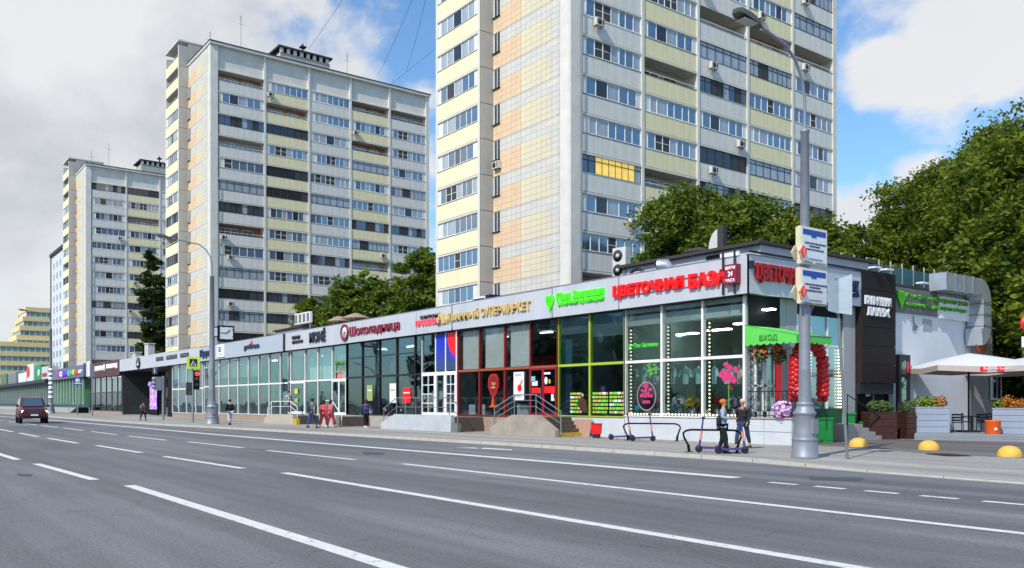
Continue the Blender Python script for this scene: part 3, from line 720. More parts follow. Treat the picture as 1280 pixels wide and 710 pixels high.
# flower shop at the corner -------------------------------------------------
c = F(782, 828, 879, 931)
fs_ = shop('flower_shop', 'corner flower shop with red letters, shirts in the windows and bulbs along the frames', c[0], c[-1]+.04, 1.17, 3.63, c, 'frame_white', 'plinth_white', rails=1, shelves=False, up_glass='glass_clear', low_glass='glass_clear', depth_=8, room='interior_pale', fas=(7.6, 'fascia'))
for i in range(3):
    a, b = c[i]+.06, c[i+1]-.06
    MB().box(a, b, YF-.03, YF+.05, 5.28, 5.32).build('transom', M['metal_grey'], fs_)
    MB().box(a, b, YF+.12, YF+.14, 5.3, 6.05).build('blind', M['blind'], fs_)
bm = MB().ball((0, 0, 0), .042, 6, 4).mesh('light_bulb', M['bulb'])
for x in (c[0]+.28, c[1]+.28, c[2]+.28):
    MB().box(x-.07, x+.07, YF+.1, YF+.14, 1.2, 5.2).build('bulb_board', M['metal_dark'], fs_)
    z = 1.3
    while z < 5.1: link('light_bulb', bm, fs_, (x, YF+.07, z)); z += .165
x = c[0]+.3
while x < c[-1]-.1: link('light_bulb', bm, fs_, (x, YF-.05, 1.24)); x += .19
for (x, y, z) in ((c[1]+1.2, YF+2.4, 5.0), (c[2]+1.0, YF+1.6, 5.1), (c[0]+1.1, YF+3, 5.0), (c[2]+1.2, YF+4.2, 5.0), (c[0]+2.2, YF+1.2, 5.5), (c[1]+2.4, YF+1.0, 5.5), (c[2]+2.2, YF+1.0, 5.5)):
    MB().box(x-.6, x+.6, y-.15, y+.15, z, z+.06).build('ceiling_fill_lamp', M['lamp_panel'], fs_)  # real ceiling panels, with power added to brighten the shirts
MB().box(c[0]+.3, c[-1]-.3, YF+4.6, YF+4.7, 1.1, 3.9).build('display_wall', mat('display_green', '#4d6b66', .9, var=.25, vs=.8), fs_)
letters('ЦВЕТОЧНАЯ', (XF(768.5, FY), FY-.02, ZP(374.5, XF(768.5, FY), FY)), 0, XF(856, FY)-XF(768.5, FY), .62, M['sign_red'], fs_, .14, .045, True)
letters('БАЗА', (XF(863, FY), FY-.02, ZP(361.5, XF(863, FY), FY)), 0, XF(905.5, FY)-XF(863, FY)+.25, .62, M['sign_red'], fs_, .14, .045, True)
for dz in (.12, .5): MB().box(XF(768, FY), XF(906, FY), FY-.04, FY-.005, 6.52+dz, 6.55+dz).build('sign_rail', M['metal_grey'], fs_)
s24 = thing('hours_sign', 'small square crimson sign reading ЦВЕТЫ 24 ЧАСА at the end of the red letters', 'sign', (XF(911, FY), FY, 6.9), wspace=True)
a, b = XF(905.5, FY-.3), XF(920, FY-.3); MB().box(a, b, FY-.3, FY-.005, 6.5, 7.27).build('sign_box', M['sign_crimson'], s24)
for txt, z, h, ww in (('ЦВЕТЫ', 7.05, .14, .84), ('24', 6.79, .2, .4), ('ЧАСА', 6.56, .14, .8)):
    m_ = (b-a)*(1-ww)/2; letters(txt, (a+m_, FY-.302, z), 0, (b-a)*ww, h, M['sign_white_lit'], s24, .01, .02)
# shirts hung behind the glass
SH = [('pale mint', '#d2ece4'), ('pale blue', '#bcdde6'), ('cream and pink', '#ecd6d0'), ('mint', '#b9e2d6'), ('grey teal', '#a9cdd0'), ('white', '#eaf2f0')]
def shirt_mesh(m):
    b = MB(); pr = [(.15, 0), (.17, .25), (.16, .45), (.21, .58), (.2, .66), (.07, .72), (.06, .78)]
    vs = []; n = 12
    for r, z in pr:
        for j in range(n): a = 2*math.pi*j/n; vs.append((r*math.cos(a)*(1+.05*math.sin(3*a)), r*.5*math.sin(a), z))
    b.add(vs, [(i*n+j, i*n+(j+1) % n, (i+1)*n+(j+1) % n, (i+1)*n+j) for i in range(len(pr)-1) for j in range(n)], 0, True)
    for s in (-1, 1): b.tube([(s*.17, 0, .63), (s*.27, -.02, .5), (s*.33, -.03, .3)], [.075, .07, .06], 8)
    b.tube([(0, 0, .76), (0, 0, 1.0)], .008, 4); return b.mesh('hanging_shirt', m)
sm = [shirt_mesh(mat('shirt_%d' % i, h, .8, var=.12, vs=5)) for i, (nme, h) in enumerate(SH)]
spots = [(793, 0, 'leftmost of the shirts, in the pane left of the pink ring'), (805, 3, 'second shirt from the left, behind the pink ring'), (820, 5, 'third shirt from the left, beside the first lit mullion'),
         (841, 0, 'in the middle pane, next to the lit mullion'), (857, 3, 'centre of the middle pane'), (873, 4, 'right side of the middle pane'),
         (893, 1, 'in the right pane, next to the lit mullion'), (909, 0, 'centre of the right pane behind the pink flower'), (924, 2, 'rightmost of the shirts, at the shop corner')]
for px, k, lb in spots:
    X = XF(px, YF+.55); link('hanging_shirt', sm[k], None, (X, YF+.55, ZP(480, X, YF+.55)), random.uniform(-.5, .5), label=SH[k][0]+' shirt, '+lb, cat='shirt', group='shirts hanging in the flower shop windows')
for px, k in ((797, 'left'), (838, 'middle')):
    X = XF(px, YF+.4); MB().ball((0, 0, .22), .2, 10, 7).build('balloon', mat('teal_gloss', '#2f9fae', .25, var=.05, coat=.5), None, (X, YF+.4, 1.25), label='shiny teal balloon on the sill of the %s shop window' % k, cat='balloon')
# round pink print and blossoms on the glass
mat('pink_print', '#d83a7c', .5, var=.05); mat('leaf_print', '#5aa53c', .6, var=.1); mat('pink_line', '#b98aa8', .5, var=.02)
pr_ = thing('window_print', 'round pink flower print with thin ring stuck on the left window', 'sticker', (XF(808), YF-.01, 2.0), wspace=True)
X = XF(808); b = MB(); n = 28; zc = 2.05; r0, r1 = .56, .60; vs = []
for j in range(n): a = 2*math.pi*j/n; vs += [(X+r0*math.cos(a), YF-.004, zc+r0*math.sin(a)*1.1), (X+r1*math.cos(a), YF-.004, zc+r1*math.sin(a)*1.1)]
b.add(vs, [(2*j, 2*j+1, (2*j+3) % (2*n), (2*j+2) % (2*n)) for j in range(n)]); b.build('ring', M['pink_line'], pr_)
rn = random.Random(3)
def flower_print(parent, X, z, r, col, cnt=14):
    b = MB()
    for j in range(cnt):
        a = rn.uniform(0, 6.28); q = r*math.sqrt(rn.random()); s = r*.28
        cx, cz = X+q*math.cos(a), z+q*math.sin(a); y = YF-.006-.0015*j
        b.add([(cx+s*math.cos(k*1.0472), y, cz+s*math.sin(k*1.0472)*(1 if k % 2 else .6)) for k in range(6)], [(0, 1, 2, 3, 4, 5)])
    b.build('blossom_print', M[col], parent)
flower_print(pr_, X, 2.35, .3, 'pink_print'); flower_print(pr_, X+.4, 3.35, .32, 'leaf_print', 16)
for z, w_ in ((2.0, .8), (1.72, .5)):
    for j in range(5): MB().box(X-w_/2+j*w_/5+.01, X-w_/2+(j+1)*w_/5-.02, YF-.008, YF-.003, z, z+.14).build('print_stroke', M['pink_print'], pr_)
p2_ = thing('window_print', 'bunch of pink blossoms printed on the right window near the corner', 'sticker', (XF(911), YF-.01, 2.9), wspace=True)
flower_print(p2_, XF(911), 2.95, .42, 'pink_print', 22); MB().box(XF(911)-.02, XF(911)+.02, YF-.008, YF-.003, 1.5, 2.6).build('stem_print', M['leaf_print'], p2_)
flower_print(p2_, XF(913), 2.35, .12, 'sign_red', 5)
p3_ = thing('window_print', 'small bright green lettering above the pink ring on the left window', 'sticker', (XF(800), YF-.01, 4.2), wspace=True)
letters('Пан Запекан', (XF(792), YF-.004, 4.28), 0, XF(822)-XF(792), .2, M['sign_green'], p3_, .006, .01); flower_print(p3_, XF(788), 4.38, .16, 'sign_green', 8)
# plants inside
def pot_plant(X, Y, z, label, h=1.0, s=1):
    b = MB(); rr = random.Random(s)
    for j in range(60):
        a = rr.uniform(0, 6.28); e = rr.uniform(.2, 1.3); l = rr.uniform(.4, 1)*h*.5
        base = Vector((0, 0, .3+rr.random()*h*.4)); d = Vector((math.cos(a)*math.cos(e), math.sin(a)*math.cos(e), math.sin(e))); q = base+d*l; sd_ = d.cross(Vector((0, 0, 1))).normalized()*.05*h
        b.add([base, base+d*l*.5+sd_, q, base+d*l*.5-sd_], [(0, 1, 2, 3)])
    t = thing('pot_plant', label, 'plant', (X, Y, z)); b.build('leaves', mat('plant_green', (.05, .12, .03), .6, var=.4, vs=3), t)
    MB().lathe([(.12, 0), (.17, .3), (.15, .3), (.0, .28)], n=12).build('pot', M['plinth_grey'], t)
pot_plant(XF(886, YF+.9), YF+.9, 1.15, 'leafy potted plant beside the second lit mullion, flower shop', 1.6, 1); pot_plant(XF(810, YF+1.0), YF+1.0, 1.15, 'leafy potted plant under the pink ring print', 1.2, 2); pot_plant(XF(835, YF+1.2), YF+1.3, 1.15, 'leafy potted plant in the left corner of the middle window', 1.5, 4)

# deli with lime frames ----------------------------------------------------------
c = F(698.5, 738, 781.6)
dl = shop('deli', 'deli with lime green window frames and menu stickers, left of the flower shop', c[0], c[-1]-.02, 1.12, 3.63, c, 'lime', 'plinth_white', fas=(7.6, 'fascia'), room='interior_wall', seed=4, shelves=False, low_glass='glass_dark', up_glass='glass_teal')
MB().box(c[0]+.15, c[0]+.65, YF+.3, YF+.36, 1.1, 5.0).build('curtain', mat('pale_blue_panel', '#7fa6bf', .8, var=.08), dl)
for i, z in ((0, 5.2), (1, 4.95)): MB().box(c[i]+.06, c[i+1]-.06, YF+.1, YF+.14, z, 6.05).build('blind', M['stucco_grey'], dl)
rn = random.Random(9); dm = thing('menu_stickers', 'lime, white and yellow menu stickers across the lower deli windows', 'sticker', (XF(745), YF, 1.3), wspace=True)
for (pa, pb) in ((713, 727), (741, 760), (762, 780)):
    xa, xb = XF(pa), XF(pb)
    for q in range(6):
        z = 1.25+q*.18; x = xa
        while x < xb-.05:
            w_ = rn.uniform(.08, .3); MB().box(x, min(x+w_, xb), YF-.008, YF-.002, z, z+.11).build('sticker_stroke', M[rn.choice(['lime', 'sign_green', 'sign_white', 'sign_gold', 'lime'])], dm); x += w_+.04
MB().prism([(XF(720), YF-.009, 1.75), (XF(728), YF-.009, 1.3), (XF(735), YF-.009, 1.25), (XF(733), YF-.009, 1.85), (XF(727), YF-.009, 2.05)], (0, .005, 0)).build('figure_print', mat('print_brown', '#4a2f28', .7, var=.2), dm)
MB().ball((XF(728.5), YF-.02, 2.12), .09, 8, 5, sc=(1, .12, 1)).build('figure_print', mat('print_skin', '#c59a7a', .7), dm)
MB().box(XF(748), XF(753), YF+.15, YF+.2, 2.0, 2.55).build('price_stand', M['sign_white'], dl)
X0, X1 = XF(697, FY), XF(756, FY)
letters('Пан Запекан', (X0, FY-.02, 6.87), 0, X1-X0, .40, M['sign_green'], dl, .09, .05, True)
letters('отличная кулинария', (X0+.1, FY-.02, 6.57), 0, X1-X0-.1, .25, M['sign_green'], dl, .09, .035)
def heart_leaf(parent, X, z, s, mt, flip=False, axis='x', y=FY):
    pts = []
    for j in range(24):
        a = 2*math.pi*j/24; x = .8*math.sin(a)**3+.0; q = (13*math.cos(a)-5*math.cos(2*a)-2*math.cos(3*a)-math.cos(4*a))/16
        pts.append((x, q+.1 if q > 0 else q*1.15))
    P = [(X+p[0]*s, y-.02, z+p[1]*s) for p in pts] if axis == 'x' else [(y+.02, X+p[0]*s, z+p[1]*s) for p in pts]
    MB().prism(P, (0, -.1, 0) if axis == 'x' else (.1, 0, 0)).build('leaf_emblem', M[mt], parent)
    b = MB()
    for k in (-1, 0, 1):
        if axis == 'x': b.box(X-.02+k*s*.3, X+.02+k*s*.3, y-.128, y-.121, z-s*.35+abs(k)*s*.25, z+s*.6)
        else: b.box(y+.121, y+.128, X-.02+k*s*.3, X+.02+k*s*.3, z-s*.35+abs(k)*s*.25, z+s*.6)
    b.build('leaf_vein', M['sign_green_dark'], parent)
heart_leaf(dl, XF(688.5, FY), 6.88, .40, 'sign_green')

# wine shop with red frames ---------------------------------------------------------
c = F(573, 600, 631.5, 663.5, 698)
ws_ = shop('wine_shop', 'wine shop with dark red frames, white blinds above and a red door', c[0], c[-1]-.02, 1.05, 3.63, c, 'wine_frame', 'plinth_brown', tframe='wine_orange', fas=(7.58, 'fascia'), room='interior_dark', seed=12, up_glass=['glass_thin', 'glass_thin', 'glass_thin', 'glass_dark'], low_glass='glass_clear', doors=((3, 'door_red', 0, 2, 'glass_dark'),), floor_z=1.0)
for i in range(3):
    w_ = c[i+1]-c[i]; MB().box(c[i]+w_*.2, c[i+1]-.12, YF+.04, YF+.07, 3.72, 5.95).build('blind', mat('blind_bright', '#eef5ec', .85, var=.04, vs=1), ws_)
MB().box(c[3]+.06, c[4]-.06, YF+.03, YF+.08, 3.7, 4.2).build('fascia_board', M['door_red'], ws_)
# bottle-neck plate: red octagonal sign, glass outline under it
X = XF(617); so = thing('shop_emblem', 'red octagonal shield emblem on a stand behind the wine shop glass', 'sign', (X, YF+.1, 1.1), wspace=True)
P = [(X+dx*.52, YF-.03, 2.75+dz*.62) for dx, dz in ((-.5, 1), (.5, 1), (.95, .55), (1, -.1), (.5, -.85), (.15, -1.1), (-.15, -1.1), (-.5, -.85), (-1, -.1), (-.95, .55))]
MB().prism(P, (0, .02, 0)).build('shield', mat('emblem_red', '#b5161a', .5, var=.05, emit='#b5161a', es=.15), so)
MB().prism([(x+(X-x)*.14, y-.004, z+(2.75-z)*.14) for x, y, z in P], (0, .003, 0)).build('shield_face', mat('emblem_deep', '#8a1010', .5, var=.05), so)
letters('Ам', (X-.22, YF-.036, 2.72), 0, .44, .22, M['sign_gold'], so, .004, .01); MB().box(X-.2, X+.2, YF-.04, YF-.036, 2.58, 2.64).build('shield_stroke', M['sign_gold'], so)
MB().tube([(X, YF-.03, 2.1), (X, YF-.03, 1.6)], [.05, .12], 8).build('shield_stem', mat('emblem_orange', '#c8481c', .5), so); MB().lathe([(.26, 1.5), (.1, 1.66), (.0, 1.7)], (X, YF-.03, 0), 12).build('shield_foot', M['emblem_orange'], so)
wp = thing('wine_poster', 'tall white poster with a red bottle drawing in the wine shop window', 'poster', (XF(649), YF, 1.9), wspace=True)
MB().box(XF(642.5), XF(655.5), YF-.03, YF-.01, 1.9, 3.42).build('poster_sheet', M['sign_white'], wp)
MB().ball((XF(650), YF-.034, 2.55), .2, 12, 8, sc=(1, .02, 1)).build('poster_picture', M['sign_red'], wp)
MB().prism([(XF(651), YF-.034, 2.6), (XF(654), YF-.034, 2.95), (XF(653), YF-.034, 3.0), (XF(650), YF-.034, 2.7)], (0, .004, 0)).build('poster_picture', M['sign_red'], wp)
for z in (2.05, 2.12, 3.2, 3.28): MB().box(XF(644), XF(652), YF-.035, YF-.031, z, z+.03).build('poster_line', M['metal_grey'], wp)
for j, (px, z) in enumerate(((583, 1.05), (591, 1.05), (644, 1.05))):
    MB().box(XF(px)-.5, XF(px)+.5, YF+.5, YF+.55, z, z+.6).build('display_box', M['sign_white'], ws_)
dn_ = thing('door_notices', 'stickers and notices on the glass of the red wine shop door', 'sticker', (XF(681), YF-.1, 2), wspace=True)
for (pa, pb, z0, z1, mt) in ((666, 671, 2.85, 3.15, 'pale_cyan'), (667, 674, 2.65, 2.9, 'sign_white'), (666.5, 677, 2.25, 2.55, 'sign_red'), (682.5, 695.5, 2.25, 2.6, 'sign_red'), (691, 695, 1.85, 2.2, 'sign_white'), (682, 690, 3.22, 3.33, 'sign_white')):
    if mt == 'pale_cyan': mat('pale_cyan', '#7cc4d8', .6)
    MB().box(XF(pa), XF(pb), YF-.112, YF-.104, z0, z1).build('notice', M[mt], dn_)
MB().ball((XF(684.5), YF-.112, 2.9), .2, 12, 6, sc=(.7, .03, 1)).build('notice', M['sign_white'], dn_); MB().ball((XF(689), YF-.112, 2.85), .12, 10, 6, sc=(.8, .03, 1)).build('notice', M['lime'], dn_)
a0 = XF(547.5, FY)
letters('Ам', (a0, FY-.02, 6.54), 0, XF(564, FY)-a0, .72, M['sign_gold'], ws_, .1, .03, True)
letters('винный', (XF(566, FY), FY-.02, 6.62), 0, XF(599, FY)-XF(566, FY), .52, M['sign_gold'], ws_, .1, .02, True)
letters('СУПЕРМАРКЕТ', (XF(602.5, FY), FY-.02, 6.62), 0, XF(664, FY)-XF(602.5, FY), .5, M['sign_gold'], ws_, .1, .02, True)
MB().tube([(a0-.1, FY-.1, 6.65), (a0+.2, FY-.1, 6.5), (a0+.45, FY-.1, 6.62)], .05, 6).build('flourish', M['sign_red_dark'], ws_)
letters('салон', (XF(526, FY), FY-.02, 6.98), 0, XF(548, FY)-XF(526, FY), .22, M['sign_black'], ws_, .05, .01)
letters('ПРОСЕКО', (XF(520.5, FY), FY-.02, 6.56), 0, XF(546, FY)-XF(520.5, FY), .38, M['sign_pink'], ws_, .07, .04, True)

# passage bay with blue-red banner and white doors -----------------------------------
c = F(528, 545.5, 558, 571.5)
cf = shop('cafe_entrance', 'entrance bay with a blue and red banner above white barred doors', XF(527.6), XF(572)-.02, .98, 3.6, c, 'frame_white', 'plinth_white', low_glass='glass_teal', up_glass=['glass_dark', 'glass_clear', 'glass_clear'], fas=(7.56, 'fascia'), room='interior_dark', doors=((0, 'frame_white', 3, 1), (1, 'frame_white', 0, 1, 'glass_clear'), (2, 'frame_white', 3, 1)), shelves=False, floor_z=.98)
MB().box(XF(549), XF(557), YF+.25, YF+.3, 1.0, 3.5).build('curtain', M['sign_white'], cf)
def banner_mat():
    m = bpy.data.materials.new('banner_print'); m.use_nodes = True; t = m.node_tree; b = t.nodes['Principled BSDF']; b.inputs['Roughness'].default_value = .5
    tc = t.nodes.new('ShaderNodeTexCoord'); sp = t.nodes.new('ShaderNodeSeparateXYZ'); t.links.new(tc.outputs['Generated'], sp.inputs[0])
    n = t.nodes.new('ShaderNodeTexNoise'); n.inputs['Scale'].default_value = 2; t.links.new(tc.outputs['Generated'], n.inputs[0])
    a = t.nodes.new('ShaderNodeMath'); a.operation = 'MULTIPLY_ADD'; a.inputs[1].default_value = .6; t.links.new(n.outputs[0], a.inputs[0]); t.links.new(sp.outputs['X'], a.inputs[2])
    r = t.nodes.new('ShaderNodeValToRGB'); r.color_ramp.interpolation = 'LINEAR'; e = r.color_ramp.elements; e[0].position = .2; e[0].color = (*hx('#1b2fd0'), 1); e[1].position = .8; e[1].color = (*hx('#1c2a80'), 1)
    t.links.new(a.outputs[0], r.inputs[0])
    r2 = t.nodes.new('ShaderNodeValToRGB'); e = r2.color_ramp.elements; e[0].position = .1; e[0].color = (*hx('#3e5a66'), 1); e[1].position = .8; e[1].color = (*hx('#1a2fe0'), 1); t.links.new(sp.outputs['Z'], r2.inputs[0])
    mx = t.nodes.new('ShaderNodeMix'); mx.data_type = 'RGBA'; mx.inputs[0].default_value = .65; t.links.new(r.outputs[0], mx.inputs[6]); t.links.new(r2.outputs[0], mx.inputs[7]); t.links.new(mx.outputs[2], b.inputs['Base Color'])
    MATS['banner_print'] = m
banner_mat()
bn = thing('banner', 'blue banner with a red wine shape hung in the glass above the white doors', 'banner', (XF(558), YF-.05, 3.7), wspace=True)
bx0, bx1 = XF(546), XF(571); MB().box(bx0, bx1, YF-.05, YF-.02, 3.72, 5.98).build('banner_sheet', M['banner_print'], bn)
w_ = bx1-bx0; MB().prism([(bx0+w_*.58, YF-.054, 5.96), (bx1-.02, YF-.054, 5.96), (bx1-.02, YF-.054, 4.75), (bx0+w_*.86, YF-.054, 4.6), (bx0+w_*.7, YF-.054, 4.9), (bx0+w_*.6, YF-.054, 5.4)], (0, .003, 0)).build('banner_print', M['sign_red'], bn)
MB().prism([(bx0+w_*.7, YF-.055, 4.88), (bx0+w_*.88, YF-.055, 4.6), (bx1-.02, YF-.055, 4.72), (bx1-.02, YF-.055, 4.35), (bx0+w_*.8, YF-.055, 4.5)], (0, .003, 0)).build('banner_print', mat('print_violet', '#5a2fd0', .5, emit='#4a2fd0', es=.1), bn)

# café with crimson script ---------------------------------------------------------------
c = F(434, 453.5, 475, 496.6, 519.4, 527.6)
ca = shop('cafe', 'cafe with crimson script sign and dark glazing', c[0], c[-1]-.02, .95, 3.58, c, 'metal_dark', 'plinth_grey', low_glass='glass_dark', up_glass='glass_dark', fas=(7.56, 'fascia'), room='interior_dark', seed=5, rails=2)
letters('Шоколадница', (XF(438, FY), FY-.02, 6.42), 0, XF(500.5, FY)-XF(438, FY), .78, M['sign_crimson'], ca, .07, .015, True)
X = XF(431.8, FY); em = MB(); n = 28
em.lathe([(.46, 0), (.6, 0), (.6, .12), (.46, .12), (.46, 0)], n=n, cap=False); em.v = [(X+x, FY-.02-z, 6.86+y) for x, y, z in em.v]; em.build('ring_emblem', M['sign_crimson'], ca)
em = MB().lathe([(.0, 0), (.42, 0), (.42, .06), (.0, .06)], n=n); em.v = [(X+x, FY-.02-z, 6.86+y) for x, y, z in em.v]; em.build('emblem_disc', M['sign_white'], ca)
MB().box(X-.12, X+.12, FY-.09, FY-.082, 6.72, 6.95).box(X-.16, X+.16, FY-.09, FY-.082, 6.66, 6.7).tube([(X+.12, FY-.086, 6.9), (X+.2, FY-.086, 6.86), (X+.12, FY-.086, 6.78)], .02, 5).build('emblem_cup', M['metal_grey'], ca)
for (pa, pb, z0, z1, mt, lb) in ((459, 466, 1.9, 3.0, 'poster_green', 'narrow green poster in the cafe window, leftmost of three'), (487.5, 495.5, 1.75, 3.05, 'sign_white', 'white poster in the cafe window between the green and the red'), (504, 513.5, 1.75, 2.75, 'sign_red', 'bright red poster in the cafe window left of the white doors')):
    if mt == 'poster_green': mat(mt, '#9fb06a', .6, var=.1)
    po = thing('window_poster', lb, 'poster', (XF(pa), YF-.03, z0), wspace=True); MB().box(XF(pa), XF(pb), YF-.03, YF-.01, z0, z1).build('poster_sheet', M[mt], po); MB().box(XF(pa)+.1, XF(pb)-.1, YF-.034, YF-.031, z0+(z1-z0)*.62, z0+(z1-z0)*.7).build('poster_line', M['sign_white' if mt != 'sign_white' else 'lime'], po)
for px in (452, 472.5, 492, 515):
    X = XF(px, YF+1.4); hl = thing('pendant_lamp', 'white pendant lampshade inside the cafe window, %s' % {452: 'leftmost', 472.5: 'second from the left', 492: 'third from the left', 515: 'rightmost, beside the door'}[px], 'lamp', (X, YF+1.4, 3.8))
    MB().lathe([(.24, 0), (.2, .9), (.18, .9), (.22, 0)], n=12).build('lamp_shade', M['blind'], hl); MB().tube([(0, 0, .9), (0, 0, 1.9)], .01, 4).build('cord', M['black'], hl)

# beauty salon and neighbours --------------------------------------------------------
c = F(382, 398, 416, 434)
mo = shop('beauty_salon', 'shop with bold black fascia letters and green backed upper panes', XF(361.3), c[-1]-.02, .88, 3.5, [XF(361.3), XF(364)]+c, 'frame_white', 'plinth_grey', fas=(7.55, 'fascia'), doors=((1, 'frame_white', 0, 1), (4, 'frame_white', 0, 2),), seed=8, up_glass=['glass_clear', 'glass_clear', 'glass_clear', 'glass_clear', 'glass_clear'], floor_z=.86)
mat('green_screen', '#4f9e86', .8, var=.2, vs=1)
for i in range(3): MB().box(c[i]+.1, c[i+1]-.1, YF+.3, YF+.34, 4.6, 5.9).build('screen_panel', M['green_screen'], mo); MB().box(c[i]+.1, c[i+1]-.1, YF+.3, YF+.33, 3.6, 4.6).build('screen_panel', M['blind'], mo)
letters('MONÉ', (XF(388, FY), FY-.02, 6.42), 0, XF(407.5, FY)-XF(388, FY), 1.05, M['sign_black'], mo, .1, .03, True)
letters('салон', (XF(365.8, FY), FY-.02, 6.92), 0, XF(375.5, FY)-XF(365.8, FY), .28, M['sign_black'], mo, .07, .05)
letters('красоты', (XF(366, FY), FY-.02, 6.52), 0, XF(379, FY)-XF(366, FY), .28, M['sign_black'], mo, .07, .05)
MB().box(XF(361), XF(362.6), FY-.1, FY+.1, 6.08, 7.5).build('fascia_joint', M['metal_dark'], mo)
MB().box(XF(370), XF(374), YF-.12, YF-.11, 1.8, 2.1).build('door_sticker', M['lime'], mo); MB().box(XF(370), XF(374), YF-.12, YF-.11, 2.5, 2.9).build('door_sticker', mat('sticker_yellow', '#e8d22a', .5), mo)
c = F(262, 274.5, 286.5, 298, 311, 324, 337, 351, 361)
pv = shop('boutique', 'wide glazed shop left of the bold black letters, behind the street clock post', XF(256), c[-1]-.02, .74, 3.42, [XF(256)]+c, 'frame_white', 'plinth_brown', fas=(7.55, 'fascia_blue'), seed=21, low_glass='glass_pale')
letters('privee', (XF(306, FY), FY-.02, 6.5), 0, XF(324.5, FY)-XF(306, FY), .62, M['dark_blue'], pv, .07, .05, True)
MB().ball((XF(315, FY), FY-.1, 7.25), .16, 8, 5, sc=(1, .4, 1.3)).build('emblem_drop', M['sign_pink'], pv)
MB().box(XF(272, FY), XF(281.5, FY), FY-.1, FY-.005, 6.25, 7.5).build('sign_box', M['sign_white'], pv)
letters('Б', (XF(274.5, FY), FY-.102, 6.75), 0, .75, .5, M['sign_black'], pv, .01, .03); MB().box(XF(273.5, FY), XF(280, FY), FY-.11, FY-.102, 6.45, 6.5).build('sign_stroke', M['metal_grey'], pv)
for i in range(0, 5): MB().box(c[i]+.1, c[i+1]-.1, YF+.25, YF+.28, 4.2, 5.8).build('blind', M['blind'], pv)
for (pa, pb, h) in ((327, 334, 2.6), (340, 349, 2.9)): MB().box(XF(pa), XF(pb), YF+.6, YF+.66, .8, h).build('display_panel', M['pale_blue_panel'], pv)
c = F(216, 224, 233.6, 245, 253.6)
lf = shop('corner_shop', 'glazed shop behind the red traffic light, beside the dark archway', c[0], XF(256)-.02, .66, 3.3, c+[XF(256)-.05], 'frame_white', 'plinth_brown', fas=(7.6, 'fascia'), seed=31, low_glass='glass_teal')
letters('Круг', (XF(250.5, FY), FY-.02, 6.3), 0, XF(263, FY)-XF(250.5, FY), .95, M['dark_blue'], lf, .08, .03, True)
for i in range(0, 3): MB().box(c[i]+.1, c[i+1]-.1, YF+.25, YF+.28, 4.0, 5.9).build('blind', M['blind'], lf)

# dark archway ---------------------------------------------------------------------------
x0, x1 = XF(153.5), XF(216)-.02
ar = thing('archway', 'dark open passage through the row with kiosks inside, under the round black emblem', 'passage', ((x0+x1)/2, YF, SW), wspace=True)
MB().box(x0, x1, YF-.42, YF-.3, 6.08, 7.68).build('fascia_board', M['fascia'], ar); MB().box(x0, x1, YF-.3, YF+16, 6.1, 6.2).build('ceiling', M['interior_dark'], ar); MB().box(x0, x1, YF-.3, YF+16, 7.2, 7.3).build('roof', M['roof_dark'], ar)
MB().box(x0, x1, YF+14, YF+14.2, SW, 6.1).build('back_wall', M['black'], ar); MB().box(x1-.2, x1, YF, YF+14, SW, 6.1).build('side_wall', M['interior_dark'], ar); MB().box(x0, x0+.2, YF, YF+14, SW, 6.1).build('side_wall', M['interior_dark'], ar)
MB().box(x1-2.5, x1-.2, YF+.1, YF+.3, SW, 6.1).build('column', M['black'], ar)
X = XF(173.3, FY); em = MB().lathe([(.0, 0), (.95, 0), (.95, .1), (.0, .1)], n=28); em.v = [(X+x, FY-.02-z, 6.85+y*.75) for x, y, z in em.v]; em.build('round_emblem', M['sign_black'], ar)
MB().prism([(X-.55, FY-.125, 6.6), (X+.55, FY-.125, 6.6), (X+.3, FY-.125, 6.8), (X+.12, FY-.125, 6.85), (X, FY-.125, 7.15), (X-.12, FY-.125, 6.85), (X-.3, FY-.125, 6.8)], (0, .003, 0)).build('emblem_mark', M['sign_white'], ar)
for a_ in range(7): q = math.pi*(.12+a_*.127); MB().ball((X+.75*math.cos(q), FY-.125, 6.85+.52*math.sin(q)), .05, 6, 4, sc=(1, .1, 1)).build('emblem_mark', M['sign_white'], ar)
for pa, pb in ((195.5, 204.2), (208.2, 221.3), (225.8, 236)):
    tt = {195.5: 'кофе', 208.2: 'цветы', 225.8: 'хлеб'}[pa]
    MB().box(XF(pa, FY), XF(pb, FY), FY-.06, FY-.02, 6.78, 7.22).build('sign_plate', M['sign_black'], ar if pa < 210 else lf)
    letters(tt, (XF(pa, FY)+.25, FY-.062, 6.86), 0, XF(pb, FY)-XF(pa, FY)-.5, .26, M['metal_grey'], ar if pa < 210 else lf, .01, .01)
X = XF(191.5, FY-.5); MB().box(X-.9, X+1.2, FY-.35, FY-.3, 5.2, 6.0).build('hanging_board', M['dark_blue'], ar); MB().box(X-.1, X+.12, FY-.36, FY-.352, 5.35, 5.85).build('board_mark', M['sign_white'], ar)
k1 = thing('kiosk', 'dark kiosk with a lit red top inside the archway', 'kiosk', (XF(177, 32), 32, SW), wspace=True)
xa, xb = XF(170, 32), XF(187, 32); MB().box(xa, xb, 32, 34, SW, 3.4).build('cabin', M['interior_dark'], k1); MB().box(xa-.1, xb+.1, 31.85, 32, 2.8, 3.5).build('top_sign', mat('red_lit', '#c01822', .5, emit='#d01822', es=.5), k1); MB().box(xa+1, xb-.8, 31.84, 31.849, 3.0, 3.25).build('sign_stroke', M['sign_white'], k1); MB().box(xa+.3, xb-.5, 31.95, 31.99, 1.2, 2.6).build('pane', M['pane_deep'], k1)
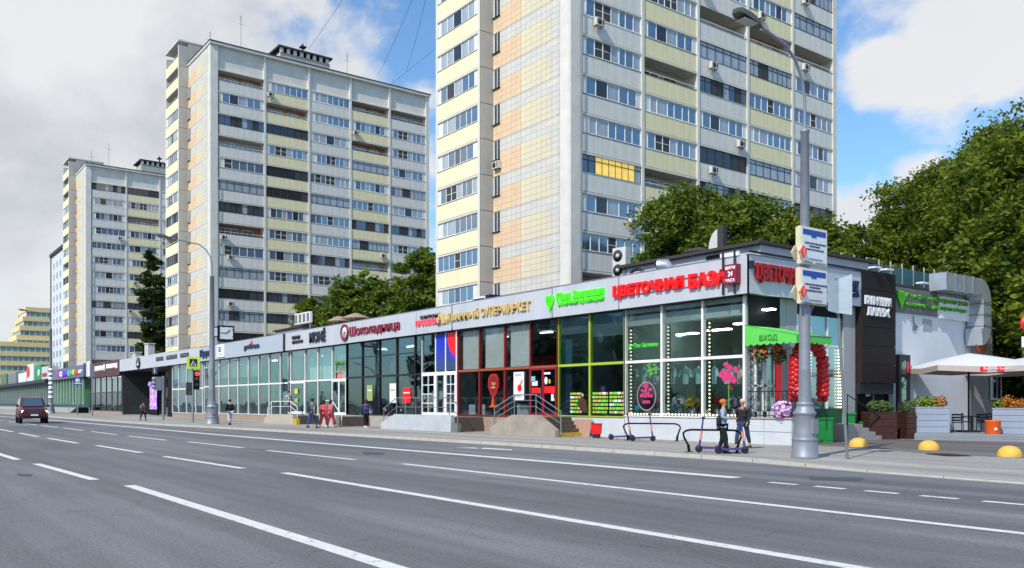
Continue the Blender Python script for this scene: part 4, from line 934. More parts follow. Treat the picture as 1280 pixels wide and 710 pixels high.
def led_mat():
    m = bpy.data.materials.new('led_picture'); m.use_nodes = True; t = m.node_tree; b = t.nodes['Principled BSDF']; tc = t.nodes.new('ShaderNodeTexCoord'); n = t.nodes.new('ShaderNodeTexNoise'); n.inputs['Scale'].default_value = 2.2; n.inputs['Detail'].default_value = 3
    r = t.nodes.new('ShaderNodeValToRGB'); e = r.color_ramp.elements; e[0].position = .35; e[0].color = (*hx('#5a3cc8'), 1); e[1].position = .62; e[1].color = (*hx('#c9b6ff'), 1); q = e.new(.5); q.color = (*hx('#a56ad8'), 1)
    t.links.new(tc.outputs['Object'], n.inputs[0]); t.links.new(n.outputs[0], r.inputs[0]); t.links.new(r.outputs[0], b.inputs['Base Color']); t.links.new(r.outputs[0], b.inputs['Emission Color']); b.inputs['Emission Strength'].default_value = .8; MATS['led_picture'] = m
led_mat()
k2 = thing('advert_screen', 'tall glowing violet advert screen inside the archway', 'screen', (XF(191, 30), 30, SW), wspace=True)
xa, xb = XF(187.5, 30), XF(196, 30); MB().box(xa-.1, xb+.1, 30, 30.3, SW, 4.6).build('cabinet', M['black'], k2); MB().box(xa, xb, 29.97, 29.995, .9, 4.45).build('screen', M['led_picture'], k2); MB().box(xa-.6, xa+.9, 29.9, 29.965, 4.0, 4.55).build('top_sign', M['led_picture'], k2)
# brown fronted shop -------------------------------------------------------------------------
x0, x1 = XF(113.5), XF(153)-.02
mat('brown_sign', '#5c3038', .6, var=.08); mat('dark_frame', '#4a4348', .6, var=.1)
c = F(119, 126, 133, 140, 147, 152.5)
br_ = shop('brown_shop', 'narrow shop with dark maroon fascia and pale vertical blinds upstairs', x0, x1, .62, 3.3, [x0]+c, 'dark_frame', 'plinth_brown', fas=(7.75, 'brown_sign'), seed=41, up_glass='glass_clear', low_glass='glass_dark', fz=5.6)
letters('ЗОЛОТО', (XF(118, FY), FY-.02, 6.55), 0, XF(129, FY)-XF(118, FY), .75, M['sign_white_lit'], br_, .08, .04); letters('ЛОМБАРД', (XF(133, FY), FY-.02, 6.6), 0, XF(147, FY)-XF(133, FY), .75, M['sign_white_lit'], br_, .08, .04)
MB().ball((XF(131, FY), FY-.1, 6.95), .5, 10, 6, sc=(.6, .2, 1.1)).build('sign_drop', M['sign_white_lit'], br_)
rn = random.Random(5); x = x0+3.2
while x < x1-1: MB().box(x, x+.55, YF+.2, YF+.24, 3.4, 5.5+rn.random()*.2).build('blind', M['blind'], br_); x += rn.uniform(.9, 1.6)
# violet fascia, green pillars ------------------------------------------------------------------
x0, x1 = XF(64), XF(112.5)
mat('violet_fascia', '#6c6b8c', .6, var=.06); mat('pale_green_pillar', '#9fc0a8', .6, var=.08); mat('green_wall', '#1f5a38', .7, var=.2, vs=.5)
vi = thing('violet_shop', 'low shop with grey violet fascia, rainbow letters and pale green pillars', 'shop', ((x0+x1)/2, YF, SW), wspace=True)
MB().box(x0, x1, FY, FY+.15, 6.0, 7.95).build('fascia_board', M['violet_fascia'], vi); MB().box(x0, x1, FY+.15, YF+7, 6.05, 6.15).build('soffit', M['soffit'], vi); MB().box(x0, x1, FY+.15, YF+7, 7.3, 7.4).build('roof', M['roof_dark'], vi)
MB().box(x0, x1, YF+1.5, YF+1.7, SW, 6.05).build('wall', M['green_wall'], vi); MB().box(x0, x1, YF-.1, YF+1.5, SW, 1.0).build('terrace_base', M['plinth_grey'], vi); MB().box(x0, x1, YF-.15, YF-.05, 1.0, 1.5).build('terrace_rail', mat('rail_teal', '#1f4f5c', .6), vi)
x = x0+1
while x < x1-6: MB().box(x, x+.35, YF, YF+.3, 1.0, 6.05).build('pillar', M['pale_green_pillar'], vi); x += 2.9
for pa, pb, tx, hh in ((75, 78.5, 'С', '#e9e4f2'), (72, 75, '(', '#b03a8a'), (78.5, 84.5, 'М', '#6a2fd8'), (85, 88.5, 'Е', '#38b8b0'), (88.5, 91.5, 'Й', '#48c040'), (91.5, 94, 'К', '#d8c020'), (94, 98.5, 'А', '#d83a20')):
    letters(tx, (XF(pa, FY), FY-.02, 6.4), 0, XF(pb, FY)-XF(pa, FY), .95, mat('letter_'+hh[1:], hh, .5, emit=hh, es=.3), vi, .1, .06, name='letter')
for z, pa, pb in ((7.0, 98, 103), (6.7, 98, 101.5)): MB().box(XF(pa, FY), XF(pb, FY), FY-.06, FY-.02, z, z+.18).build('sign_stroke', M['sign_white_lit'], vi)
x_ = XF(109.5, FY); MB().box(x_-.5, x_+2.0, FY-.1, FY+.1, 5.9, 8.3).build('end_panel', M['sign_white'], vi); MB().box(x_-2.6, x_-.5, FY-.12, FY-.0, 6.0, 8.1).build('end_panel', M['dark_blue'], vi)
sb = thing('entrance_steps', 'dark steps with pale handrails at the right end of the violet fronted shop', 'stairs', (XF(107), 26.5, SW), wspace=True)
xa = XF(101); xb = XF(112)
for i in range(5): MB().box(xa+i*1.2, xb, 26.6, 28.0, SW+i*.18, SW+(i+1)*.18).build('step', M['black'], sb)
for yy in (26.6, 28.0): MB().tube([(xa-1, yy, SW), (xa-1, yy, 1.1), (xb-4, yy, 2.1), (xb-4, yy, 1.0)], .04, 6).build('handrail', M['steel'], sb)
# far end of the row ------------------------------------------------------------------------------
x0, x1 = XF(-8), XF(64)-.1
fa = thing('far_shops', 'farthest stretch of low shops at the left edge with grey fins and roof boxes', 'shop', ((x0+x1)/2, YF, SW), wspace=True)
MB().box(x0, x1, FY-.6, FY-.3, 5.7, 6.3).build('canopy_edge', M['metal_dark'], fa); MB().box(x0, x1, FY-.3, YF+7, 6.0, 6.2).build('roof', M['roof_dark'], fa); MB().box(x0, x1, YF+1.4, YF+1.6, SW, 6.0).build('wall', M['interior_wall'], fa)
MB().box(x0, x1, YF-.1, YF+1.4, SW, .9).build('terrace_base', M['plinth_grey'], fa); MB().box(x0, x1, YF-.15, YF-.05, .9, 1.6).build('terrace_rail', M['rail_teal'], fa)
mat('fin_grey', '#8a9a96', .6, var=.1); me = MB().box(-.2, .2, -.15, .25, .9, 5.7).mesh('fin', M['fin_grey']); x = x0+1
while x < x1: link('fin', me, fa, (x, YF, 0)); x += 3.0
for i, (pa, pb, z0, z1, h1, tx) in enumerate(((34, 42, 6.3, 10.2, '#dfe3e6', 'red_dot'), (43, 51, 6.3, 9.6, '#28945a', 'green'), (52, 62, 6.3, 9.0, '#c9ccd0', 'red_bar'), (10, 20, 6.3, 9.2, '#8d9296', None), (23, 33, 6.3, 8.6, '#e2e5e8', None), (1, 8, 6.3, 9.2, '#5e7a60', None))):
    lb = ['white billboard box with a red disc on the far shop roof', 'green billboard box with a white mark on the far shop roof', 'pale billboard box with a red mark, next to the near lamp post', 'grey louvred plant box on the far shop roof', 'long white box on the far shop roof left of the billboards', 'dull green box at the left edge of the far shop roof'][i]
    bo = thing('roof_box', lb, 'billboard' if i < 3 else 'roof box', (XF(pa), YF, 6.3), wspace=True)
    xa, xb = XF(pa), XF(pb); MB().box(xa, xb, YF, YF+1.6, z0, z1).build('box_body', mat('roofbox_%d' % i, h1, .6, var=.08), bo)
    MB().box(xa, xb, YF-.1, YF-.004, z0, z0+.2).build('box_foot', M['metal_dark'], bo)
    if i == 0: MB().ball((xa+1.6, YF-.05, 8.6), 1.3, 14, 8, sc=(1.8, .05, 1)).build('red_disc', M['sign_red'], bo)
    if i == 1: MB().ball((xa+6, YF-.05, 8.0), .7, 12, 8, sc=(2.0, .05, 1)).build('white_mark', M['sign_white'], bo)
    if i == 2: MB().box(xa+1, xb-3, YF-.05, YF-.01, 7.0, 7.7).box(xa+8, xa+10, YF-.05, YF-.01, 7.7, 8.7).build('red_mark', M['sign_red_dark'], bo)
    if i == 3:
        for q in range(6): MB().box(xa+.5, xb-.5, YF-.06, YF-.004, 6.8+q*.38, 6.95+q*.38).build('louvre', M['metal_grey'], bo)
# ------------------------------------------------------------------ right hand side of the corner shop
XS = -21.9; XE = XF(931)+.04
XFp = XS+.35                                       # face of the side fascia
def sbox(x0, x1, y0, y1, z0, z1, nm, m, par): return MB().box(x0, x1, y0, y1, z0, z1).build(nm, M[m], par)
t = fs_
yE = YR(1076.5, XFp)
sbox(XFp-.1, XFp, FY, yE, 6.08, 7.6, 'fascia_board', 'fascia', t); sbox(XFp-.16, XFp+.02, FY-.02, yE, 7.602, 7.64, 'fascia_cap', 'fascia_seam', t)
sbox(XE-.3, XFp-.1, FY+.02, yE, 6.08, 6.2, 'soffit', 'soffit', t); sbox(XE, XFp-.001, FY, FY+.1, 6.08, 7.6, 'fascia_board', 'fascia', t)
letters('ЦВЕТОЧНАЯ', (XFp+.02, YR(943, XFp), ZP(353, XFp, YR(943, XFp))), R(90), YR(1004, XFp)-YR(943, XFp), .78, M['sign_red_dark'], t, .14, .05, True)  # darker red than the front letters: side shade put into the colour
letters('ЖК', (XFp+.02, YR(1060, XFp), 6.45), R(90), YR(1071, XFp)-YR(1060, XFp), .72, M['dark_blue'], t, .12, .05, True)
MB().tube([(XFp-1.2, FY-.12, 6.1), (XFp-1.2, FY-.12, 7.9)], .045, 6).tube([(XFp-.62, FY-.12, 6.1), (XFp-.62, FY-.12, 7.9)], .045, 6).box(XFp-1.3, XFp-.4, FY-.16, FY-.1, 6.78, 6.83).box(XFp-1.3, XFp-.4, FY-.16, FY-.1, 7.1, 7.15).build('pipe_bracket', M['metal_dark'], t)
MB().tube([(XFp+.05, FY-.05, 7.72), (XFp+.05, yE, 7.7)], .05, 6).build('cable_duct', M['metal_dark'], t)
MB().box(XFp-.02, XFp+.14, YR(936.5, XFp), YR(939.5, XFp), 7.05, 7.35).build('junction_box', M['metal_dark'], t)
# wall cladding of the side: black glass, pillar, lit window, grey pier
def yb(px): return YR(px, XS)
sbox(XS-.05, XS, YF+.05, yb(975), 4.7, 6.08, 'wall_panel', 'black', t)
sbox(XS-.05, XS, yb(975), yb(983), 1.2, 6.08, 'wall_panel', 'stucco_grey', t)
sbox(XS-.05, XS+.02, yb(983), yb(996), 1.2, 6.08, 'wall_panel', 'stucco_grey', t)
sbox(XS-.05, XS, yb(996), yb(1053), 5.5, 6.08, 'wall_panel', 'black', t)
sbox(XS-.05, XS+.0, yb(996), yb(1053), SW, 1.5, 'wall_panel', 'green_wall', t)
for p0, p1 in ((996, 1013), (1013, 1034), (1034, 1053)):
    sbox(XS-.03, XS-.01, yb(p0)+.05, yb(p1)-.05, 1.5, 4.2, 'pane', 'glass_clear', t); sbox(XS-.03, XS-.01, yb(p0)+.05, yb(p1)-.05, 4.28, 5.5, 'pane', 'glass_teal', t)
    sbox(XS-.06, XS+.03, yb(p0)-.04, yb(p0)+.04, 1.5, 5.5, 'mullion', 'frame_white', t)
sbox(XS-.06, XS+.03, yb(996), yb(1053), 4.2, 4.28, 'transom', 'frame_white', t)
mat('warm_wall', '#e6d9b8', .8, var=.06, emit='#ffe9bd', es=.28)
sbox(XS-.9, XS-.85, yb(998), yb(1051), 1.5, 4.15, 'lit_display', 'warm_wall', t)
for px in (1009, 1047):
    for dx in (0, .16):
        z = 1.55
        while z < 4.1: link('light_bulb', bm, t, (XS+.05, yb(px)+dx, z)); z += .14
rn = random.Random(8)
for i in range(5):
    yy = yb(1012)+i*.55; X = XS-.5; b = MB().box(X-.15, X+.15, yy, yy+.3, 1.55, 1.75+rn.random()*.5); b.build('display_box', M[rn.choice(['sign_red_dark', 'shelf', 'goods_0', 'goods_3'])], t)
sbox(XS-.05, XS+.06, yb(1053), yE, SW, 6.08, 'pier', 'stucco_grey', t)
# porch with wrought iron railing and white doors
po = thing('porch', 'white tiled porch with wrought iron railing at the shop corner', 'porch', (-20.9, 28.3, SW), wspace=True)
PX = XF(990)
for i, (a, b) in enumerate(((XE+.03, XE+.9), (XE+.93, PX))):
    for j, (z0, z1) in enumerate(((SW, .6), (.63, 1.12))): sbox(a, b, YF-.03, YF+.1, z0, z1, 'tile_panel', 'plinth_white', po)
sbox(XE+.04, PX-.01, YF+.0, YF+.95, SW, 1.1, 'porch_block', 'plinth_white', po); sbox(XE+.04, PX-1.0, YF+.951, YF+2.3, SW, 1.1, 'porch_block', 'stucco_grey', po); sbox(XE+.02, PX+.05, YF-.08, YF+1.0, 1.121, 1.18, 'porch_floor', 'plinth_grey', po); sbox(XE+.02, PX-.6, YF+1.001, YF+2.35, 1.121, 1.18, 'porch_floor', 'plinth_grey', po)
def scroll_rail(par, p0, p1, z0, z1, n):
    p0 = Vector((*p0, 0)); p1 = Vector((*p1, 0)); d = p1-p0; L_ = d.length; u = d/L_
    b = MB(); b.tube([p0+Vector((0, 0, z1)), p1+Vector((0, 0, z1))], .025, 6).tube([p0+Vector((0, 0, z0+.1)), p1+Vector((0, 0, z0+.1))], .02, 6)
    for i in range(n+1): q = p0+u*L_*i/n; b.tube([q+Vector((0, 0, z0)), q+Vector((0, 0, z1))], .018, 5)
    b.build('railing', M['metal_dark'], par)
    b = MB()
    for i in range(n):
        if i % 2: continue
        c = p0+u*L_*(i+.5)/n
        for zc, s in ((z0+.35, 1), (z0+.72, -1)):
            pts = []
            for k in range(12): a = k*.62; r = .13*(1-k/15); pts.append(c+u*r*math.cos(a)*s+Vector((0, 0, zc+r*math.sin(a))))
            b.tube(pts, .012, 4)
    b.build('railing_scroll', M['metal_dark'], par)
scroll_rail(po, (XE+.08, YF), (PX, YF), 1.16, 2.2, 10); scroll_rail(po, (PX, YF), (PX, YF+.9), 1.16, 2.2, 4)
# tall lattice column of scrolls under the awning
lat = MB()
for x in (XE+.1, XE+.42): lat.tube([(x, YF-.02, 1.18), (x, YF-.02, 4.2)], .02, 5)
for k in range(9):
    pts = [(XE+.26+.12*math.cos(a*.7)*(1-a/16), YF-.02, 1.4+k*.32+.12*math.sin(a*.7)*(1-a/16)) for a in range(11)]; lat.tube(pts, .013, 4)
lat.build('lattice_column', M['steel'], po)
dr = thing('shop_door', 'open white framed glass doors on the porch, shop corner', 'door', (XS, 29, 1.18), wspace=True)
for (ya, yc) in ((yb(942), yb(953)), (yb(953)+.05, yb(966))):
    x = XS+.02; d = MB().box(x, x+.08, ya, ya+.09, 1.18, 4.0).box(x, x+.08, yc-.09, yc, 1.18, 4.0).box(x, x+.08, ya, yc, 3.9, 4.0).box(x, x+.08, ya, yc, 1.18, 1.4).box(x, x+.08, ya, yc, 2.4, 2.48).build('door_leaf', M['frame_white'], dr)
    MB().box(x+.02, x+.04, ya+.09, yc-.09, 1.4, 3.9).build('pane', M['glass_teal'], d)
    MB().tube([(x+.14, yc-.16, 2.1), (x+.14, yc-.16, 2.7)], .02, 6).build('handle', M['steel'], d)
MB().box(XS+.05, XS+.11, yb(967.5), yb(974), 1.9, 4.1).build('banner', M['sign_red'], None, label='narrow vertical red banner beside the white doors on the porch', cat='banner')
# hanging flower baskets under the awning
def blossoms(b, c, r, n, rr, m=0, s=.07):
    for i in range(n):
        d = Vector((rr.gauss(0, 1), rr.gauss(0, 1), rr.gauss(0, 1))).normalized()*r*rr.uniform(.6, 1); p = Vector(c)+d
        nrm = (d.normalized()+Vector((rr.uniform(-.4, .4),)*3)).normalized(); a = nrm.orthogonal().normalized(); q = nrm.cross(a)
        b.add([p+(a*math.cos(k*1.2566)+q*math.sin(k*1.2566))*s*rr.uniform(.8, 1.2) for k in range(5)]+[p-nrm*s*.4], [(0, 1, 5), (1, 2, 5), (2, 3, 5), (3, 4, 5), (4, 0, 5)], m)
mat('petal_orange', '#c86a2a', .7, var=.3, vs=6); mat('petal_lilac', '#d9b4dc', .7, var=.12, vs=6); mat('petal_red', '#d01018', .5, var=.15, vs=4); mat('petal_yellow', '#d9b51e', .7, var=.3, vs=5); mat('leafy', (.07, .13, .03), .7, var=.4, vs=4)
rr = random.Random(2)
for i, (px, z) in enumerate(((951, 3.75), (973, 3.7))):
    X, Y = atD(px, 34.2); h = thing('flower_basket', ['hanging basket of orange and brown flowers under the awning, nearer the corner', 'hanging basket of orange flowers under the awning beside the red banner'][i], 'basket', (X, Y, z)); b = MB(); blossoms(b, (0, 0, 0), .36, 70, rr, 0); b.build('blossom', M['petal_orange'], h, kind='stuff'); b = MB(); blossoms(b, (0, 0, -.12), .34, 60, rr, 0); b.build('leaves', M['leafy'], h, kind='stuff'); MB().tube([(0, 0, .2), (0, 0, .9)], .01, 4).build('hook', M['metal_dark'], h)
h = thing('flower_pot', 'big bunch of pale lilac flowers on the end of the porch wall', 'flowers', (XF(977, YF), YF+.05, 1.18))
b = MB(); blossoms(b, (0, 0, .28), .42, 220, rr, 0, .09); b.build('blossom', M['petal_lilac'], h, kind='stuff'); MB().lathe([(.2, 0), (.28, .25), (.25, .25), (0, .2)], n=12).build('pot', M['sign_red_dark'], h)
# green awning
mat('awning_green', '#5fcf57', .7, var=.06, vs=2, bump=.1, bs=8)
aw = thing('awning', 'bright green shop awning with scalloped edge reading ВХОД', 'awning', (-20.9, 28.4, 4.1), wspace=True)
xa, xo = XE+.05, XF(999); zt, zo, zb_ = 4.86, 4.32, 4.02; ya, yo = YF-.12, 30.3
vs = [(xa, ya, zt), (xo, ya, zo), (xa, yo, zt), (xo, yo, zo)]
mb = MB(); mb.add([(x, y, z) for x, y, z in vs]+[(x, y, z-.015) for x, y, z in vs], [(0, 1, 3, 2), (4, 6, 7, 5), (0, 4, 5, 1), (2, 3, 7, 6)]); mb.build('canopy', M['awning_green'], aw)
def scallop(fn, n, par, ztop):
    b = MB(); vs = []; m_ = n*6
    for i in range(m_+1):
        u = i/m_; z = zb_+.06-.07*abs(math.sin(math.pi*u*n)); p = fn(u); vs += [(p[0], p[1], ztop(u)), (p[0], p[1], z)]
    b.add(vs, [(2*i, 2*i+1, 2*i+3, 2*i+2) for i in range(m_)]); o = b.build('valance', M['awning_green'], par)
    sm_ = o.modifiers.new('s', 'SOLIDIFY'); sm_.thickness = .012
scallop(lambda u: (xa+(xo-xa)*u, ya), 8, aw, lambda u: zt+(zo-zt)*u); scallop(lambda u: (xo, ya+(yo-ya)*u), 7, aw, lambda u: zo)
letters('ВХОД', (XF(949.5, ya), ya-.02, 4.14), 0, XF(972, ya)-XF(949.5, ya), .27, M['sign_green_dark'], aw, .006, .01)
MB().tube([(xa, yo, zt), (xo, yo, zo), (xo, ya+.05, zo)], .02, 6).tube([(xa, yo, 3.9), (xo, yo, zo)], .02, 6).build('awning_frame', M['steel'], aw)
# arch of red balloons
ab = thing('balloon_arch', 'arch of dark red balloons around the shop doorway behind the lamp post', 'balloon arch', (-20.2, 30.5, 1.2)); bl_ = MB().ball((0, 0, 0), .13, 10, 7).mesh('balloon', mat('balloon_red', '#c40c14', .28, var=.08, coat=.3)); x_ = -20.25
ya, yc = YR(992.5, x_), YR(1027, x_); zc = 3.3; cy = (ya+yc)/2; rad = (yc-ya)/2
for k in range(46):
    u = k/45
    if u < .3: p = (cy-rad, 2.0+(zc-2.0)*u/.3)
    elif u > .7: p = (cy+rad, zc-(zc-2.0)*(u-.7)/.3)
    else: a = math.pi*(1-(u-.3)/.4); p = (cy+rad*math.cos(a), zc+.75*math.sin(a))
    for j in range(4):
        a = j*1.57+k*.8; o = link('balloon', bl_, ab, (.13*math.cos(a), p[0]-30.5+.12*math.sin(a)+rr.uniform(-.03, .03), p[1]-1.2+.13*math.cos(a+1)), 0); q = rr.uniform(.85, 1.2); o.scale = (q, q, q)
for yy in (ya, yc): MB().tube([(0, yy-30.5, 0), (0, yy-30.5, 1.2)], .03, 6).build('stand', M['metal_dark'], ab)
mat('bin_green', '#12803a', .55, var=.1, vs=3)
def tub(px0, px1, D, h, label, m='bin_green'):
    X0, Y0 = atD(px0, D); X1, Y1 = atD(px1, D); an = math.atan2(Y1-Y0, X1-X0); w_ = math.hypot(X1-X0, Y1-Y0)
    t = thing('plant_tub', label, 'tub', ((X0+X1)/2, (Y0+Y1)/2, SW), an); MB().box(-w_/2, w_/2, 0, .5, 0, h).box(-w_/2-.04, w_/2+.04, -.04, .54, h, h+.08).build('tub_body', M[m], t)
    for q in range(3): MB().box(-w_/2+.05+q*w_/3, -w_/2+(q+1)*w_/3-.05, -.02, -.001, .1, h-.08).build('tub_panel', M[m], t)
    return t
tub(989, 1001, 34.6, .92, 'narrow green tub left of the lamp post base, against the porch'); tub(1013, 1041, 35.0, .95, 'wide green tub right of the lamp post base'); tub(1047, 1069, 38.4, 1.1, 'green tub by the grey pier behind the leaning sign pole'); tub(1075, 1083, 39.0, .7, 'small dark green tub beside the brown planter')
st = thing('side_steps', 'grey concrete steps beside the wide green tub', 'stairs', (-20.3, 34, SW), wspace=True)
for i in range(4): sbox(-21.8, -20.75, 33.4, 36.0-i*.5, SW+i*.18, SW+(i+1)*.18-.005, 'step', 'plinth_grey', st)
MB().tube([(-20.8, 36.0, SW), (-20.8, 36.0, 1.1), (-20.8, 33.4, 2.1), (-20.8, 33.4, .8)], .03, 6).build('handrail', M['metal_dark'], st)

# dark brown clad bay -------------------------------------------------------------------------------
mat('brown_clad', '#1a0c0a', .7, var=.15, vs=2); mat('clad_line', '#3a2621', .6, var=.1)
bb = thing('brown_bay', 'dark brown panelled shop bay with two white letter plates', 'shop', (XS, 37.5, SW), wspace=True)
y0, y1 = yE+.01, YR(1117, XS+.3); z = 7.75
for k in range(6): sbox(XS-.1, XS+.4, y0, y1, z-.84, z-.015, 'wall_panel', 'brown_clad', bb); sbox(XS-.1, XS+.37, y0, y1, z-.016, z+.0, 'joint', 'clad_line', bb); z -= .85
sbox(XS-.2, XS+.3, y0, y1, z-.5, z, 'lintel', 'metal_dark', bb)
sbox(XS-.1, XS, y0, y1, SW, z-.5, 'wall', 'black', bb); sbox(XS-8, XS-.2, y0, y1, SW, 7.3, 'block', 'stucco_grey', bb)
for yy in (y0+.05, (y0+y1)/2, y1-.12): sbox(XS, XS+.1, yy, yy+.08, SW, z-.5, 'mullion', 'metal_grey' if yy > y0+.5 and yy < y1-.5 else 'metal_dark', bb)
for (pa, pb, pz, tx) in ((1080.5, 1113, 378.5, 'КАЛЬЯННАЯ'), (1083.5, 1111.5, 392.5, 'ЛАУНЖ')):
    Xp = XS+.42; q0, q1 = YR(pa, Xp), YR(pb, Xp); zz = ZP(pz+2, Xp, q0)
    s = thing('letter_plate', 'white letters on the dark brown bay, %s of the two rows' % ('upper' if tx[0] == 'К' else 'lower'), 'sign', (Xp, q0, zz), wspace=True)
    letters(tx, (Xp+.0, q0, zz+.02), R(90), q1-q0, .4, M['sign_white'], s, .06, .05, True)
vs_ = thing('vertical_sign', 'white upright figure and letter strip on the dark doorway of the brown bay', 'sign', (XS+.12, YR(1081, XS), 2.4), wspace=True); yy = YR(1081, XS)
sbox(XS+.11, XS+.15, yy-.13, yy+.17, 2.05, 2.75, 'strip', 'sign_white', vs_)
for q in range(4): sbox(XS+.151, XS+.156, yy-.05, yy+.09, 2.12+q*.15, 2.2+q*.15, 'strip_mark', 'sign_black', vs_)
MB().tube([(XS+.13, yy, 2.85), (XS+.13, yy+.18, 2.95), (XS+.13, yy+.02, 3.1), (XS+.13, yy+.05, 3.55)], [.04, .05, .06, .03], 6).tube([(XS+.13, yy-.15, 3.3), (XS+.13, yy+.15, 3.15)], .035, 6).tube([(XS+.13, yy-.18, 2.84), (XS+.13, yy+.2, 2.84)], .03, 6).build('figure', M['sign_white'], vs_)

# white side building with grey sign band ------------------------------------------------------------
mat('render_white', '#dcdfe6', .85, var=.06, vs=.7, bump=.15, bs=20, streak=.4); mat('sign_band', '#6f7573', .7, var=.08)
wb = thing('white_annex', 'white rendered annex with a grey sign band and green lettering', 'building', (XS, 43, SW), wspace=True)
y0, y1 = YR(1117, XS)+.02, YR(1213, XS)
sbox(XS-9, XS, y0, y1, SW, 7.3, 'wall', 'render_white', wb); sbox(XS-9, XS+.1, y0, y1+.1, 7.302, 7.42, 'roof_edge', 'roof_dark', wb)
MB().box(XS+.001, XS+.03, YR(1153, XS), YR(1164, XS), 5.35, 5.9).build('patch', M['stucco_grey'], wb)
MB().tube([(XS+.03, YR(1141, XS), 6.0), (XS+.03, YR(1142, XS), 5.6), (XS+.03, YR(1147, XS), 5.45)], .03, 5).box(XS+.0, XS+.06, YR(1140, XS), YR(1144, XS), 5.3, 5.5).build('old_fitting', M['metal_grey'], wb)
ym = YR(1172, XS+.1); sbox(XS+.001, XS+.1, y0, ym, 6.08, 7.28, 'sign_band', 'sign_band', wb); sbox(XS+.001, XS+.2, ym+.02, y1-.1, 6.0, 7.1, 'sign_box', 'sign_white', wb)
q0, q1 = YR(1130, XS+.12), YR(1206, XS+.12)
letters('Пан Запекан кулинария', (XS+.21, q0, 6.72), R(90), q1-q0, .3, mat('lime_dull', '#55b41c', .5, var=.08), wb, .06, .04); letters('отличная кулинария обеды', (XS+.21, q0, 6.36), R(90), q1-q0-.1, .26, M['lime_dull'], wb, .06, .03)
heart_leaf(wb, YR(1124.5, XS+.1), 6.75, .42, 'lime_dull', axis='y', y=XS+.1)
for px in (1092, 1107, 1151, 1178): 
    lamp_ = thing('flood_lamp', {1092: 'flat white flood lamp over the brown bay, left one', 1107: 'flat white flood lamp over the brown bay, right one', 1151: 'flat white flood lamp above the grey sign band', 1178: 'flat white flood lamp above the white sign box'}[px], 'lamp', (XS+.4, YR(px, XS+.4), 7.85 if px < 1120 else 7.5)); MB().box(-.1, .25, -.28, .28, 0, .07).build('lamp_head', M['sign_white'], lamp_); MB().tube([(-.5, 0, -.1), (0, 0, .02)], .02, 5).build('bracket', M['metal_dark'], lamp_)
# dark glazed box under the wall by the terrace
sb2 = thing('notice_case', 'tall dark notice case on the white wall beside the brown planter', 'notice board', (XS+.1, YR(1125, XS), SW), wspace=True)
sbox(XS+.0, XS+.22, YR(1119.5, XS), YR(1132.5, XS), .5, 4.05, 'case', 'frame_dark', sb2); sbox(XS+.221, XS+.24, YR(1121.5, XS), YR(1127, XS), 1.8, 3.8, 'pane', 'glass_teal', sb2); sbox(XS+.221, XS+.235, YR(1128.5, XS), YR(1130.5, XS), 3.2, 3.7, 'notice', 'sign_red', sb2)
# galvanised duct
def duct(par, pts, w_, m='duct_metal'):
    for i in range(len(pts)-1):
        a, b = Vector(pts[i]), Vector(pts[i+1]); lo = Vector([min(a[k], b[k]) for k in range(3)])-Vector((w_/2,)*3); hi = Vector([max(a[k], b[k]) for k in range(3)])+Vector((w_/2,)*3)
        sh = .003*i; MB().box(lo.x+sh, hi.x-sh, lo.y+sh, hi.y-sh, lo.z+sh, hi.z-sh).build('duct_section', M[m], par)
        n = int((b-a).length/1.0); 
        for k in range(1, n+1):
            c = a+(b-a)*k/(n+1); d = (b-a).normalized(); e = [w_/2+.03]*3; ax = max(range(3), key=lambda q: abs(d[q])); e[ax] = .025
            MB().box(c.x-e[0], c.x+e[0], c.y-e[1], c.y+e[1], c.z-e[2], c.z+e[2]).build('flange', M['metal_grey'], par)
mat('duct_metal', '#c3c9cf', .38, metal=.6, var=.1, vs=2, bump=.1, bs=4)
du = thing('ventilation_duct', 'square galvanised duct bending down from the roof of the white annex', 'duct', (XS, 46.5, 7.6), wspace=True)
Yd = YR(1224, XS+.5)
XD = XS+.5; ya_ = YR(1172, XD); zt_ = 7.72
def sweep(pts, r, nm): MB().tube(pts, r, 4, ph=math.pi/4, smooth=False).build(nm, M['duct_metal'], du)
sweep([(XD, ya_, zt_), (XD, Yd-.75, zt_)], .6, 'duct_section')
sweep([(XD, Yd-.75+.75*math.sin(k*math.pi/12), zt_-.75+.75*math.cos(k*math.pi/12)) for k in range(7)], .6, 'duct_elbow')
sweep([(XD, Yd, zt_-.75), (XD, Yd, 5.75)], .6, 'duct_section')
sweep([(XD, Yd-.6+.6*math.cos(k*math.pi/12), 5.75-.6*math.sin(k*math.pi/12)) for k in range(7)], .6, 'duct_elbow')
for q in range(int((Yd-.75-ya_)/.9)+1): y_ = ya_+.05+q*.9; MB().tube([(XD, y_, zt_), (XD, y_+.05, zt_)], .645, 4, ph=math.pi/4, smooth=False).build('flange', M['metal_grey'], du)
for z_ in (zt_-.8, 6.35, 5.75): MB().tube([(XD, Yd, z_), (XD, Yd, z_-.05)], .645, 4, ph=math.pi/4, smooth=False).build('flange', M['metal_grey'], du)
ba = thing('barrel_end', 'round rusty brown disc hanging below the duct', 'disc', (XS+.6, YR(1226, XS+.6), 4.75)); b = MB().lathe([(0, -.14), (.42, -.12), (.5, -.06), (.52, 0), (.5, .06), (.42, .12), (0, .14)], n=28); b.xf(Matrix.Rotation(R(90), 4, 'Y')); b.build('disc_body', mat('rust_brown', '#7a3a20', .6, var=.35, vs=3, bump=.3, bs=10), ba); MB().tube([(0, 0, .5), (0, 0, .95)], .02, 5).build('hanger', M['metal_dark'], ba)
